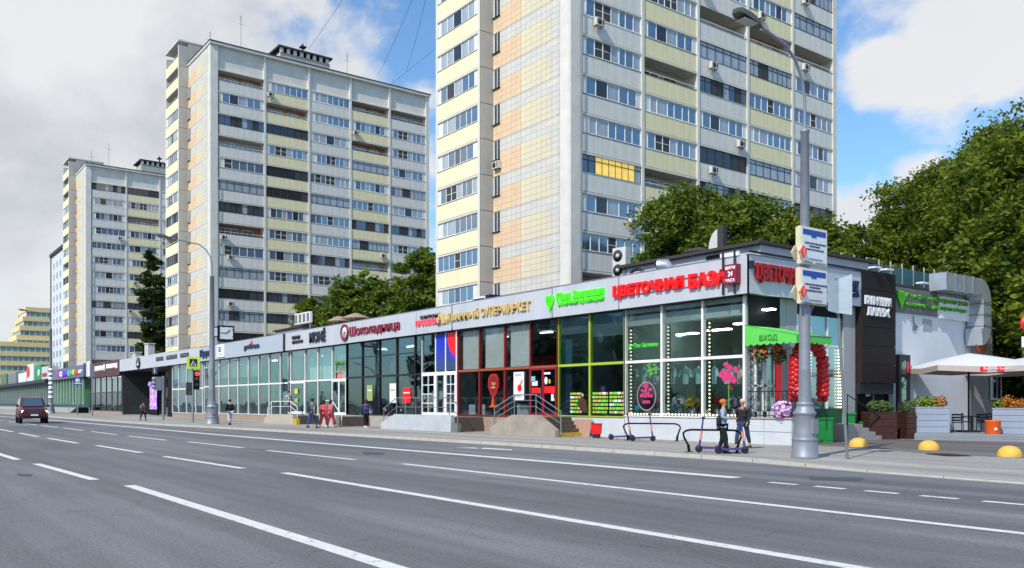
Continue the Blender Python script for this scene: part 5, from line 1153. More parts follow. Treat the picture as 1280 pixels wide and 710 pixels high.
# grey wall, and a dark wall put in for the shade beyond the annex
gw = thing('rear_building', 'shaded grey building end behind the duct and the second parasol', 'building', (XS, 52, SW), wspace=True)
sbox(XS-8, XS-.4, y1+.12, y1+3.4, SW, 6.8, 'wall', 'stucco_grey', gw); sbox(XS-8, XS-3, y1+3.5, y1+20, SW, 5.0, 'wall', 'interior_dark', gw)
wu = thing('window_frame', 'white framed panel leaning in the shade behind the terrace', 'frame', (XS+.3, YR(1252, XS), SW), wspace=True)
q0 = YR(1245, XS); sbox(XS-.3, XS-.2, q0, q0+1.1, 1.9, 3.6, 'frame', 'frame_white', wu); sbox(XS-.199, XS-.18, q0+.12, q0+.5, 2.0, 3.5, 'pane', 'pane_deep', wu); sbox(XS-.199, XS-.18, q0+.6, q0+1.0, 2.0, 3.5, 'pane', 'pane_deep', wu)

# teal mesh screen along the roofs
mat('teal_mesh', '#3d6b70', .8, var=.1)
sc = thing('roof_fence', 'low teal mesh fence with pale posts along the roof edge', 'fence', (XS-1, 40, 7.6), wspace=True)
X = XS-1.0; ys = YR(1035, X); ye = YR(1168, X); n = 9
for i in range(n):
    a, b = ys+(ye-ys)*i/n, ys+(ye-ys)*(i+1)/n
    sbox(X-.01, X+.01, a+.03, b-.03, 7.6, 8.5, 'mesh_panel', 'teal_mesh', sc)
    sbox(X-.03, X+.03, b-.025, b+.025, 7.45, 8.75, 'post', 'stucco_grey', sc)
# roof cabin and equipment over the corner shop
mat('cabin_white', '#c9c8cc', .8, var=.1, vs=1)
rc = thing('roof_cabin', 'low white roof cabin with dark roof edge behind the red letters', 'roof cabin', (-26, 30, 7.3), wspace=True)
xl, xr = XF(783, 29.4), -22.25
MB().box(xl, xr, 29.4, 37.5, 7.3, 8.28).build('wall', M['cabin_white'], rc); MB().box(xl-.4, xr+.15, 29.15, 37.8, 8.282, 8.42).build('roof_edge', M['roof_dark'], rc)
MB().box(XF(882, 29.3), XF(898.5, 29.3), 29.33, 29.398, 7.4, 8.15).build('opening', M['black'], rc); MB().box(XF(900, 29.3), XF(924, 29.3), 29.3, 29.398, 7.3, 8.2).build('pale_panel', M['sign_white'], rc); letters('Зел', (XF(906, 29.3), 29.29, 7.72), 0, .5, .26, M['bin_green'], rc, .02, .03)
sp = thing('duct_snout', 'grey elbow vent poking over the fascia between the red letters', 'vent', (XF(838, 28.9), 28.9, 7.4)); MB().tube([(0, 0, 0), (0, 0, .35), (-.12, -.15, .55), (-.45, -.35, .55)], .28, 12).build('elbow', M['duct_metal'], sp); MB().tube([(-.45, -.35, .55), (-.47, -.36, .548)], .26, 12).build('mouth', M['black'], sp)
vc = thing('roof_cowl', 'dark mushroom roof cowl in front of the tree, over the corner shop', 'vent', (XF(873, 31), 31, 8.4)); MB().lathe([(.22, 0), (.22, .3), (.68, .34), (.6, .44), (.2, .58), (0, .6)], n=20).build('cowl', M['roof_dark'], vc)
dh = thing('satellite_dish', 'white half dish standing on the roof behind the red letters', 'dish', (XF(890, 30.4), 30.4, 8.55)); b = MB().prism([(.25, .1, 0), (.25, .1, 1.0)]+[(.25-.55*math.sin(k*math.pi/16), .1, math.cos(k*math.pi/16)) for k in range(1, 8)]+[(-.3, .1, 0)], (0, .08, 0)); b.build('dish_bowl', M['ac_white'], dh); MB().box(.26, .6, .05, .3, -.1, 1.1).build('dish_back', M['roof_dark'], dh)
# double condenser unit
cu_ = thing('condenser_unit', 'tall white twin fan condenser standing on the roof left of the tree', 'air conditioner', (XF(779, 29.6), 29.6, 7.85), R(8)); MB().box(-.5, .3, -.2, .2, 0, 1.5).box(-.6, .4, -.15, .15, -.1, 0).build('casing', M['ac_white'], cu_)
for z in (.4, 1.1):
    b = MB().lathe([(0, 0), (.27, 0), (.29, .015), (0, .02)], n=18); b.v = [(x-.18, -.2-q, z+y) for x, y, q in b.v]; f = b.build('fan_guard', M['ac_dark'], cu_)
    b = MB().lathe([(0, 0), (.1, 0), (.1, .02), (0, .02)], n=12); b.v = [(x-.18, -.225-q, z+y) for x, y, q in b.v]; b.build('fan_hub', M['ac_white'], f)
hs = thing('hose_loop', 'black cable loops on the fascia top below the condenser unit', 'cable', (XF(795, 28.2), 28.2, 7.5)); b = MB()
for r_ in (.45, .55): b.tube([(r_*math.cos(a/10*math.pi), .1*r_, .75*r_*math.sin(a/10*math.pi)) for a in range(11)], .03, 6)
b.build('cable_loop', M['black'], hs)
# smaller roof objects to the left
rh = thing('roof_hut', 'white flat roof hut behind the bold black letters', 'roof cabin', (XF(370, 30), 30, 7.4), wspace=True); MB().box(XF(344, 30), XF(378, 30), 30, 33, 7.3, 8.3).build('wall', M['cabin_white'], rh); MB().box(XF(343, 30), XF(379, 30), 29.8, 33.2, 8.302, 8.42).build('roof_edge', M['roof_dark'], rh)
fl_ = thing('flood_light_bank', 'bank of four dark framed flood lights above the bold black letters', 'lamp', (XF(380, 29), 29, 7.5), wspace=True)
for k in range(4): MB().box(XF(369.5+k*5, 29)+.03, XF(374.2+k*5, 29)-.03, 28.9, 29.1, 8.35, 9.25).build('lamp_box', M['frame_white'], fl_); MB().box(XF(370.2+k*5, 29), XF(373.6+k*5, 29)-.1, 28.88, 28.899, 8.45, 9.15).build('pane', M['pane_deep'], fl_)
MB().tube([(XF(388, 29), 29, 7.5), (XF(388, 29), 29, 9.2)], .08, 6).tube([(XF(370, 29), 29, 8.3), (XF(390, 29), 29, 8.3)], .06, 6).build('post', M['metal_grey'], fl_)
for i, (px, w_) in enumerate(((424, .8), (445, 1.0))):
    v = thing('roof_vent', ['small pale mushroom roof vent over the cafe sign, left one', 'wider pale mushroom roof vent over the cafe sign, right one'][i], 'vent', (XF(px, 32), 32, 7.4)); MB().lathe([(.5, 0), (.4, 1.1), (w_+.2, 1.25), (w_+.1, 1.35), (.2, 1.7), (0, 1.72)], n=14).build('cowl', mat('vent_tan', '#a08a72', .8, var=.15), v)
for i, (pa, pb, z1) in enumerate(((575, 583, 8.0), (584, 590, 8.05), (591.5, 606, 8.15), (607, 612, 8.2))):
    v = thing('louvre_unit', 'roof ventilation unit behind the gold letters, %s of four' % ['leftmost', 'second', 'third and widest', 'rightmost'][i], 'roof unit', (XF(pa, 29.5), 29.5, 7.3), wspace=True); MB().box(XF(pa, 29.5), XF(pb, 29.5), 29.5, 30.3, 7.3, z1).build('casing', M['frame_white'] if i != 3 else M['dark_blue'], v); MB().box(XF(pa+.8, 29.5), XF(pb-.8, 29.5), 29.47, 29.499, 7.4, z1-.1).build('louvre', M['metal_dark'] if i != 2 else M['dark_blue'], v)
for i, (px, h_) in enumerate(((171, .9), (187, 1.7))):
    v = thing('roof_box', ['low white box on the roof above the round black emblem', 'taller white chimney box on the roof right of the round emblem'][i], 'roof unit', (XF(px, 29), 29, 7.6)); MB().box(-.9, .9, -.4, .4, -.3, h_).build('box_body', M['cabin_white'], v); MB().box(-1, 1, -.5, .5, h_+.001, h_+.1).build('box_cap', M['slab_edge'], v)

# ------------------------------------------------------------------ entrance ramps and stairs
YFr = 25.95
mat('ramp_white', '#b9bfc6', .85, var=.1, vs=1.2, bump=.25, bs=18); mat('ramp_brown', '#a0978c', .9, var=.2, vs=1.6, bump=.35, bs=18); mat('step_stone', '#5c534c', .85, var=.18, vs=3, bump=.2, bs=20); mat('step_yellow', '#c8a62c', .7, var=.15, vs=4); mat('ramp_cream', '#b5afa2', .85, var=.12, vs=2)
def landing(name, label, xl, xw0, xw1, xr, ztop, wallm, rail_m='steel', slope_l=True, steps_to=None, nst=5, hz=1.0, y0=YFr, ym_=YF-.1):
    """front wall between xw0..xw1 full height with optional slope at the left, stairs going down to the right"""
    t = thing(name, label, 'stairs', ((xl+xr)/2, y0, SW), wspace=True)
    P = [(xl, y0, SW), (xw1, y0, SW), (xw1, y0, ztop), (xw0, y0, ztop), (xl, y0, SW+(.35 if slope_l else ztop-SW))]
    MB().prism(P, (0, .25, 0)).build('cheek_wall', M[wallm], t)
    MB().box(xw0, xw1, y0+.25, ym_, SW, ztop-.12).build('landing', M['step_stone'], t)
    n = nst; dz = (ztop-.12-SW)/(n+1); dx = (xr-xw1)/n
    for i in range(n):
        MB().box(xw1+.002, xw1+dx*(i+1), y0+.27, ym_, SW+(n-1-i)*dz+.002, SW+(n-i)*dz).build('step', M['step_yellow' if (i == n-1 and wallm == 'ramp_brown') else 'step_stone'], t)
    return t
def rails(t, segs, z0, hh=1.0, levels=(1.0, .72, .42), m='steel'):
    """segs: polyline of (x,y,zfloor)"""
    for lv in levels: MB().tube([(x, y, z+lv*hh) for x, y, z in segs], .03 if lv == max(levels) else .02, 6).build('rail', M[m], t)
    for (x, y, z) in segs: MB().tube([(x, y, z-.1), (x, y, z+hh*max(levels))], .03, 6).build('post', M[m], t)
# landing in front of the red doored shop
X = lambda px: XF(px, YFr)
l1 = landing('entrance_stairs', 'brown concrete entrance stairs with steel rails before the red door, yellow bottom step', X(612), X(640), X(672), XF(723, 27.6), 1.15, 'ramp_brown', nst=4)
P = [(X(672), YFr, SW), (X(694), YFr, SW), (X(694), YFr, .45), (X(672), YFr, 1.15)]
MB().prism(P, (0, .25, 0)).build('cheek_wall', M['ramp_brown'], l1)
rails(l1, [(X(612)+.3, YFr+.1, .5), (X(641), YFr+.1, 1.15), (X(668), YFr+.1, 1.15), (X(699), YFr+.1, .35)], 0)
MB().box(XF(664), XF(700), YF-.6, YF-.05, 1.0, 1.1).build('door_mat', mat('orange_mat', '#a86a2a', .8, var=.1), l1)
l2 = landing('entrance_stairs', 'pale grey entrance ramp wall with steel rails before the white barred doors', X(476), X(493), X(563.5), XF(592, 27.4), 1.05, 'ramp_white', nst=5)
MB().box(X(563.6), X(572), YFr, YFr+.24, SW, .62).build('cheek_wall', M['sign_band'], l2)
rails(l2, [(X(478), YFr+.1, .4), (X(494), YFr+.1, 1.05), (X(505), YFr+.1, 1.05), (X(518), YFr+.1, 1.05), (X(560), YFr+.1, 1.05), (X(570), YFr+.1, .65)], 0, levels=(1.0, .45))
YFr3 = 25.6; X3 = lambda px: XF(px, YFr3)
l3 = landing('entrance_stairs', 'pale cream entrance wall with steps behind, left of the man in grey shirt', X3(330), X3(336), X3(366), XF(381, 27.0), .86, 'ramp_cream', nst=3, y0=YFr3)
MB().box(X3(366)+.01, X3(371), YFr3-.02, YFr3+.25, SW, .55).build('cheek_wall', M['step_yellow'], l3)
rails(l3, [(X3(333), YFr3+.1, .3), (X3(338), YFr3+.1, .86), (X3(362), YFr3+.1, .86), (X3(370), YFr3+.1, .45)], 0, levels=(1.0, .6), m='sign_white')
l4 = landing('entrance_stairs', 'cream wall and brown steps behind the two figures in pink red clothes', X3(399), X3(402), X3(420), XF(441, 27.2), .9, 'ramp_cream', nst=4, y0=YFr3, slope_l=False)
MB().tube([(X3(404), YFr3, .9), (X3(404), YFr3, 1.9), (X3(415), YFr3, 1.9), (X3(427), YFr3, .9), (X3(427), YFr3, .2)], .03, 6).build('handrail', M['sign_white'], l4)
# board and red cart
bd = thing('leaning_board', 'tan board leaning on the white shop wall beside the yellow step', 'board', (XF(727, 27.9), 27.8, SW)); w_ = XF(739, 27.8)-XF(717, 27.8); b = MB().box(-w_/2, w_/2, 0, .04, 0, .86); b.box(-w_/2, w_/2, -.005, -.001, .42, .44); b.xf(Matrix.Rotation(R(-14), 4, 'X')); b.build('board_sheet', mat('board_tan', '#b08a78', .8, var=.12, vs=2), bd)
rcart = thing('cleaning_bucket', 'small red plastic bin with dark frame at the white wall, left of the scooters', 'bin', (*at(746, 547.5, SW), SW), R(10))
rcart.scale = (.75, .75, .75)
b = MB(); b.prism([(-.26, -.15, .25), (.26, -.15, .25), (.32, -.18, .85), (-.32, -.18, .85)], (0, .3, 0)); b.build('bin_body', M['sign_red'], rcart); MB().box(-.34, .34, -.2, .16, .85, .9).build('bin_rim', M['metal_dark'], rcart); MB().box(-.2, .2, -.14, .12, .02, .24).build('bin_frame', M['metal_dark'], rcart)
for s in (-.2, .2): b = MB().lathe([(.0, -.02), (.06, -.02), (.06, .02), (0, .02)], n=10); b.xf(Matrix.Translation((s, -.1, .06)) @ Matrix.Rotation(R(90), 4, 'X')); b.build('wheel', M['black'], rcart)

# goods on the floor and shelves behind the flower shop windows
rn = random.Random(17)
for i, (px, dy, lb) in enumerate(((815, 1.3, 'flower bucket with pink blooms behind the pink ring print'), (848, 1.1, 'flower bucket with white blooms in the middle shop window'), (866, 1.5, 'flower bucket with yellow blooms in the middle shop window'), (898, 1.2, 'flower bucket with red blooms in the right shop window'), (918, 1.4, 'flower bucket with pale violet blooms by the shop corner'))):
    X = XF(px, YF+dy); h = thing('flower_bucket', lb, 'flowers', (X, YF+dy, 1.1)); MB().lathe([(.16, 0), (.22, .4), (.2, .4), (0, .35)], n=12).build('bucket', M['metal_grey'], h)
    b = MB(); blossoms(b, (0, 0, .65), .34, 60, rn, 0, .08); b.build('blossom', [mat('petal_pink', '#d8689a', .7, var=.2), M['sign_white'], M['petal_yellow'], M['petal_red'], M['petal_lilac']][i], h, kind='stuff'); b = MB(); blossoms(b, (0, 0, .5), .32, 40, rn, 0, .08); b.build('leaves', M['leafy'], h, kind='stuff')
# ------------------------------------------------------------------ street lamps, signs, signals
mat('lamp_grey', '#8f959f', .5, metal=.35, var=.07, vs=4, bump=.05, bs=20); mat('lamp_head', '#5a5f55', .5, metal=.3, var=.08); mat('lamp_lens', '#b8bcae', .3, var=.05)
mat('cream_paint', '#dcd2b4', .6, var=.05); mat('blue_sign', '#1f4fa8', .5, var=.04); mat('yellow_green', '#d6ec2a', .5, var=.03, emit='#d6ec2a', es=.15); mat('red_light', '#ff2a18', .4, var=0, emit='#ff2a18', es=3.0)
def lamp_post(loc, label, s=1.0, H=9.85, arm=1.0, rz=0.0):
    t = thing('street_lamp', label, 'street lamp', loc, rz, group='street lamps along the kerb')
    MB().lathe([(.40*s, 0), (.40*s, .06), (.385*s, .08), (.37*s, .44), (.36*s, .5), (.375*s, .52), (.375*s, .57), (.34*s, .6)], n=20).build('base_drum', M['lamp_grey'], t)
    MB().lathe([(.34*s, .6), (.32*s, .8), (.285*s, 1.22), (.3*s, 1.26), (.33*s, 1.3), (.33*s, 1.35), (.28*s, 1.4), (.25*s, 1.5), (.235*s, 1.55), (.25*s, 1.57), (.25*s, 1.62), (.2*s, 1.66)], n=20).build('base_neck', M['lamp_grey'], t)
    MB().lathe([(.19*s, 1.66), (.175*s, 2.6), (.178*s, 2.62), (.172*s, 2.66), (.16*s, 4.2), (.163*s, 4.23), (.158*s, 4.26), (.12*s, H-.1), (.14*s, H-.08), (.14*s, H), (.06*s, H+.02)], n=16).build('pole', M['lamp_grey'], t)
    MB().box(-.0, .38*s, -.12, .12, .72, 1.15).build('service_hatch', M['lamp_grey'], t)
    P = [(0, 0, H), (0, 0, H+.9), (0, -.12, H+1.45), (0, -.45, H+1.95), (0, -.95, H+2.3), (0, -1.7*arm, H+2.55)]
    MB().tube(P, .045, 8).build('arm', M['lamp_grey'], t)
    h = MB(); y0 = -1.6*arm; z0 = H+2.52
    vs = []
    for (yy, wd, zt, zb) in ((0, .07, .06, -.05), (-.2, .16, .1, -.06), (-.5, .2, .14, -.07), (-.95, .19, .13, -.05), (-1.12, .12, .08, -.03)): vs += [(-wd, y0+yy, z0+zb+abs(yy)*.12), (wd, y0+yy, z0+zb+abs(yy)*.12), (wd*.7, y0+yy, z0+zt+abs(yy)*.12), (-wd*.7, y0+yy, z0+zt+abs(yy)*.12)]
    fs = [(0, 1, 2, 3), (19, 18, 17, 16)]+[(4*i+j, 4*i+4+j, 4*i+4+(j+1) % 4, 4*i+(j+1) % 4) for i in range(4) for j in range(4)]
    h.add(vs, fs, 0); hd = h.build('lamp_head', M['lamp_head'], t); MB().box(-.15, .15, y0-.9, y0-.3, z0-.04, z0-.012).xf(Matrix.Identity(4)).build('lens', M['lamp_lens'], hd)
    return t
L1 = (*at(1006, 572, SW), SW); lp = lamp_post(L1, 'huge near street lamp carrying two white parking boards, right of the flower shop', 1.0, 9.75, 1.3)
X1_, Y1_ = L1[0], L1[1]
MB().tube([(.05, .1, 4.15), (.06, .25, 4.45), (.08, .55, 4.8), (.1, .95, 4.98), (.1, 1.3, 5.0)], .035, 6).build('side_arm', M['lamp_grey'], lp)
MB().box(0, .2, 1.3, 2.0, 4.97, 5.06).box(-.2, .4, 1.35, 1.95, 5.0, 5.02).build('side_lamp', M['sign_white'], lp)
L2 = (*at(265, 530, SW), SW); lp2 = lamp_post(L2, 'street lamp carrying the square clock, beside the red traffic light', 1.35, 11.4, 1.9)
MB().tube([(.1, .2, 3.8), (.1, .6, 4.5), (.1, 1.5, 4.9), (.1, 2.2, 5.0)], .05, 6).build('side_arm', M['lamp_grey'], lp2)
lamp_post((*at(63.5, 516.8, SW), SW), 'farthest street lamp with a striped band, right of the dark red car', 1.5, 13.0, 2.0)
sc3 = (*at(63.5, 516.8, SW), SW)
for q in range(7): MB().lathe([(.33, 0), (.33, .35), (.26, .35)], (sc3[0], sc3[1], 2.5+q*.7), 12).build('stripe_band', M['sign_white'], None, label='white stripe around the farthest lamp post, %s' % ['lowest of seven', 'second from below', 'third from below', 'middle one', 'fifth from below', 'second from the top', 'topmost'][q], cat='marking')
# parking boards on the near post
for i, (ya_, yb_) in enumerate(((281.5, 329), (333.5, 379))):
    bxX = X1_+.2; q0 = YR(1001, bxX); q1 = YR(1034, bxX); z1 = ZP(ya_, bxX, q0); z0 = ZP(yb_, bxX, q0)
    bo = thing('parking_board', 'white parking notice board on the near lamp post, %s' % ('upper one' if i == 0 else 'lower one'), 'sign', (bxX, q0, z0), wspace=True)
    MB().box(bxX-.12, bxX, q0, q1, z0, z1).build('board', M['cream_paint'], bo); MB().box(bxX-.26, bxX-.2, q0+.12, q1-.5, z0+.05, z1).build('board', M['cream_paint'], bo)
    MB().box(bxX+.001, bxX+.012, q0+.04, q1-.04, z0+.04, z1-.04).build('board_face', M['sign_white'], bo)
    MB().box(bxX+.013, bxX+.02, q0+.08, q1-.1, z1-.24, z1-.08).build('blue_band', M['blue_sign'], bo); MB().box(bxX+.013, bxX+.021, q0+.5, q0+.75, z1-.3, z1-.241).build('blue_band', M['blue_sign'], bo)
    rn = random.Random(i)
    for k, (zz, w0, w1) in enumerate(((.42, .12, .95), (.5, .3, .75), (.59, .16, .85), (.85, .3, .8), (.94, .1, .45), (.94, .55, .95))):
        y = q0+.05+(q1-q0-.1)*w0*.95; e = q0+(q1-q0)*w1*.95
        while y < e: w_ = rn.uniform(.03, .09); MB().box(bxX+.013, bxX+.019, y, y+w_, z1-zz*1.08-.05, z1-zz*1.08).build('print_stroke', M['metal_grey'] if k > 2 else M['dark_blue'], bo); y += w_+.025
    c = (q0+.02, z0+.33); rr_ = .22
    for xx, s, m_ in ((bxX+.03, 1.15, 'cream_paint'), (bxX+.07, .8, 'sign_red'), (bxX-.24, 1.0, 'cream_paint')):
        MB().prism([(xx, c[0], c[1]-rr_*s), (xx, c[0]+rr_*s*.8, c[1]), (xx, c[0], c[1]+rr_*s), (xx, c[0]-rr_*s*.8, c[1])], (.035, 0, 0)).build('diamond', M[m_], bo)
    MB().box(bxX+.106, bxX+.112, c[0]-.015, c[0]+.015, c[1]-.1, c[1]+.1).box(bxX+.106, bxX+.112, c[0]-.07, c[0]+.05, c[1]-.015, c[1]+.015).build('diamond_mark', M['cream_paint'], bo)
# leaning sign seen from behind
b0 = at(1059, 573, SW); rs = thing('road_sign', 'grey back of a road sign on a leaning pole, right of the near lamp', 'sign', (*b0, SW))
def off(pxd, z): return (YS*pxd*.0234, YC*pxd*.0234, z)
MB().tube([off(0, 0), off(-14, 5.28)], .045, 8).build('pole', mat('pole_grey', '#7f8589', .5, metal=.3, var=.1), rs)
for pa, pb, da in ((-28, -12.5, .25), (-12.3, 2, 0)):
    A = Vector(off(pa, 0))+Vector((-YC, YS, 0))*(-.25 if pa < -20 else -.1); B_ = Vector(off(pb, 0))+Vector((-YC, YS, 0))*(-.1 if pa < -20 else -.25)
    za, zb_ = (4.25, 5.1) if pa < -20 else (4.2, 5.25)
    n_ = Vector((B_.y-A.y, A.x-B_.x, 0)).normalized()*.02
    MB().prism([A+Vector((0, 0, za+.05)), B_+Vector((0, 0, za-.02)), B_+Vector((0, 0, zb_+.12)), A+Vector((0, 0, zb_))], n_).build('sign_panel', mat('sign_back', '#a9bac4', .5, metal=.2, var=.08), rs)
for z in (4.4, 5.0): MB().tube([off(-26, z), off(0, z+.04)], .02, 5).build('bracket', M['metal_grey'], rs)
# clock
D2 = depth(L2[0], L2[1]); ck = thing('street_clock', 'square white street clock with black frame, hung on the lamp post', 'clock', L2)
def zz2(py): return CAMH+(HY-py)/FPX*D2-SW
Yc = YR(273, L2[0]+.3)-L2[1]; Yd_ = YR(293, L2[0]+.3)-L2[1]
MB().box(.0, .3, Yc, Yd_, zz2(425.5), zz2(406.5)).build('case', M['black'], ck); q = .12
MB().box(.301, .32, Yc+q, Yd_-q, zz2(425.5)+q, zz2(406.5)-q).build('dial', M['sign_white'], ck)
cc = ((Yc+Yd_)/2, (zz2(425.5)+zz2(406.5))/2)
MB().prism([(.33, cc[0]-.04, cc[1]-.03), (.33, cc[0]-.48, cc[1]-.02), (.33, cc[0]-.48, cc[1]+.03), (.33, cc[0]-.04, cc[1]+.03)], (.01, 0, 0)).build('hand', M['black'], ck); MB().prism([(.335, cc[0]-.03, cc[1]), (.335, cc[0]+.02, cc[1]-.04), (.335, cc[0]+.3, cc[1]+.26), (.335, cc[0]+.25, cc[1]+.29)], (.01, 0, 0)).build('hand', M['black'], ck)
for k in range(12): a = k*math.pi/6; MB().box(.321, .33, cc[0]+.52*math.sin(a)-.02, cc[0]+.52*math.sin(a)+.02, cc[1]+.52*math.cos(a)-.04, cc[1]+.52*math.cos(a)+.04).build('hour_mark', M['black'], ck)
for z in (zz2(409), zz2(421)): MB().tube([(.05, 0, z), (.15, Yc, z)], .04, 6).build('bracket', M['metal_dark'], ck)
MB().box(.02, .2, .35, Yc-.25, zz2(420), zz2(410)).build('side_plate', M['sign_white'], ck)
# signals
S1 = (*at(241, 528, SW), SW); D1 = depth(S1[0], S1[1]); zf = lambda py: CAMH+(HY-py)/FPX*D1-SW
ts = thing('traffic_light', 'red traffic light on a grey pole under the yellow edged crossing sign', 'traffic light', S1)
MB().tube([(0, 0, 0), (0, 0, zf(461))], .09, 8).build('pole', M['lamp_grey'], ts)
MB().box(.1, .35, .05, .45, zf(487), zf(463)).build('housing', M['black'], ts); MB().lathe([(.0, 0), (.17, 0), (.17, .05), (0, .06)], n=14).xf(Matrix.Translation((.36, .25, zf(467.5))) @ Matrix.Rotation(R(90), 4, 'Y')).build('red_lamp', M['red_light'], ts)
for py in (474, 481): MB().lathe([(.0, 0), (.14, 0), (.14, .03), (0, .04)], n=14).xf(Matrix.Translation((.36, .25, zf(py))) @ Matrix.Rotation(R(90), 4, 'Y')).build('dark_lamp', M['pane_dark'], ts)
MB().box(-.1, .05, -.55, -.1, zf(494), zf(478)).build('housing', M['pane_deep'], ts)
cs = thing('crossing_sign', 'blue pedestrian crossing sign with bright yellow border above the red light', 'sign', S1); a_, b_ = YR(233, S1[0])-S1[1], YR(249, S1[0])-S1[1]
z0, z1 = zf(461), zf(446); MB().box(.1, .14, a_, b_, z0, z1).build('border', M['yellow_green'], cs); g = (b_-a_)*.2; MB().box(.141, .15, a_+g, b_-g, z0+g*.9, z1-g*.9).build('sign_face', M['dark_blue'], cs); m_ = (a_+b_)/2; h_ = (z1-z0)
MB().prism([(.152, a_+g*1.25, z0+g*1.1), (.152, b_-g*1.25, z0+g*1.1), (.152, m_, z1-g*1.1)], (.005, 0, 0)).build('triangle', M['sign_white'], cs)
MB().tube([(.162, m_+.02, z0+h_*.62), (.162, m_, z0+h_*.45), (.162, m_-.14, z0+h_*.24)], .03, 5).tube([(.162, m_, z0+h_*.45), (.162, m_+.12, z0+h_*.24)], .03, 5).ball((.162, m_+.02, z0+h_*.68), .05, 6, 4).build('walking_figure', M['dark_blue'], cs)
S2 = (*at(204, 525, SW), SW); D_ = depth(S2[0], S2[1]); zf2 = lambda py: CAMH+(HY-py)/FPX*D_-SW
t2 = thing('traffic_light', 'grey traffic light seen from behind in front of the dark archway', 'traffic light', S2); MB().tube([(0, 0, 0), (0, 0, zf2(470))], .12, 8).build('pole', M['lamp_grey'], t2); MB().box(-.25, .1, -.7, -.15, zf2(488), zf2(471)).build('housing', M['lamp_grey'], t2)
for k in range(3): MB().lathe([(.2, 0), (.22, .25), (.18, .25)], n=10).xf(Matrix.Translation((-.1, -.7, zf2(474+5*k))) @ Matrix.Rotation(R(90), 4, 'X')).build('hood', M['metal_grey'], t2)
for px, pyb, py0, py1, wd, mt, lb in ((97, 519, 481, 472.5, 10, 'blue_sign', 'small blue square road sign on a thin post before the maroon shop'), (115.5, 520.5, 471, 456, 5, 'lamp_grey', 'narrow grey sign plate on a leaning post beside the maroon shop')):
    q = (*at(px, pyb, SW), SW); Dq = depth(q[0], q[1]); zq = lambda py: CAMH+(HY-py)/FPX*Dq-SW
    t = thing('road_sign', lb, 'sign', q); MB().tube([(0, 0, 0), (0, 0, zq(py1))], .08, 6).build('pole', M['lamp_grey'], t); wq = YR(px+wd/2, q[0])-YR(px-wd/2, q[0]); MB().box(.1, .16, -wq/2, wq/2, zq(py0), zq(py1)).build('plate', M[mt], t)
    if mt == 'blue_sign': MB().ball((.17, 0, zq((py0*.4+py1*.6))), .3, 8, 5, sc=(.1, 1, 1)).build('mark', M['sign_white'], t); MB().box(.161, .17, -.4, .4, zq(py0-2.5), zq(py0-1)).build('mark', M['sign_white'], t)

# bike racks --------------------------------------------------------------------------------
def rack(p0, p1, D_label, h=.74):
    v = Vector((p1[0]-p0[0], p1[1]-p0[1], 0)); L_ = v.length; t = thing('bike_rack', D_label, 'bike rack', (*p0, SW), math.atan2(v.y, v.x))
    P = [(0, 0, 0), (-.03, 0, .22), (-.18, 0, .5), (-.2, 0, .62), (-.12, 0, .7), (0, 0, h-.01), (.1, 0, h), (L_-.1, 0, h), (L_, 0, h-.02), (L_+.12, 0, .66), (L_+.15, 0, .56), (L_+.03, 0, .22), (L_, 0, 0)]
    MB().tube(P, .034, 8).build('rail', M['black'], t)
    for x in (0, L_): MB().tube([(x, 0, .0), (x+(-.03 if x == 0 else .03), 0, .24)], .05, 8).box(x-.14, x+.14, -.1, .1, 0, .015).build('foot', M['black'], t)
    return t
rack(at(785, 550.5, SW), at(846, 551.5, SW), 'black hoop bike rack by the white wall, behind the left scooters'); rack(at(861.5, 565, SW), at(921, 566.5, SW), 'black hoop bike rack nearer the kerb, behind the woman with orange hair')
# kick scooters --------------------------------------------------------------------------------
mat('scooter_violet', '#4a3a86', .45, var=.1, vs=5); mat('scooter_dark', '#20202a', .5, var=.1); mat('scooter_pink', '#e09a86', .6, var=.1)
def scooter_parts(t):
    for x, nm in ((0, 'wheel'), (.86, 'wheel')):
        b = MB().lathe([(.07, -.025), (.11, -.03), (.125, 0), (.11, .03), (.07, .025)], n=16); b.xf(Matrix.Translation((x, 0, .125)) @ Matrix.Rotation(R(90), 4, 'X')); w_ = b.build(nm, M['scooter_dark'], t)
        b = MB().lathe([(.0, -.02), (.07, -.02), (.07, .02), (.0, .02)], n=10); b.xf(Matrix.Translation((x, 0, .125)) @ Matrix.Rotation(R(90), 4, 'X')); b.build('hub', M['metal_grey'], w_)
    MB().prism([(.1, -.08, .12), (.7, -.08, .12), (.78, -.08, .17), (.74, -.08, .2), (.1, -.08, .18), (.02, -.08, .22)], (0, .16, 0)).build('deck', M['scooter_violet'], t)
    MB().tube([(.86, 0, .16), (.8, 0, .5), (.72, 0, 1.12)], [.035, .035, .025], 8).build('stem', M['scooter_violet'], t); MB().tube([(.815, 0, .42), (.775, 0, .7)], .042, 8).build('sleeve', M['scooter_pink'], t)
    MB().tube([(.72, -.24, 1.13), (.72, 0, 1.12), (.72, .24, 1.13)], .02, 8).tube([(.72, -.26, 1.13), (.72, -.14, 1.125)], .028, 8).tube([(.72, .14, 1.125), (.72, .26, 1.13)], .028, 8).build('handlebar', M['scooter_dark'], t)
    MB().box(.66, .76, -.05, .05, 1.1, 1.18).build('display', M['scooter_dark'], t)
    MB().prism([(-.14, -.03, .16), (-.1, -.03, .25), (.02, -.03, .28), (.08, -.03, .2), (.02, -.03, .26), (-.09, -.03, .23)], (0, .06, 0)).build('mudguard', M['scooter_violet'], t)
    MB().tube([(.3, .07, .13), (.28, .16, 0)], .01, 5).build('kickstand', M['metal_grey'], t)
AR = math.atan2(YC, YS)
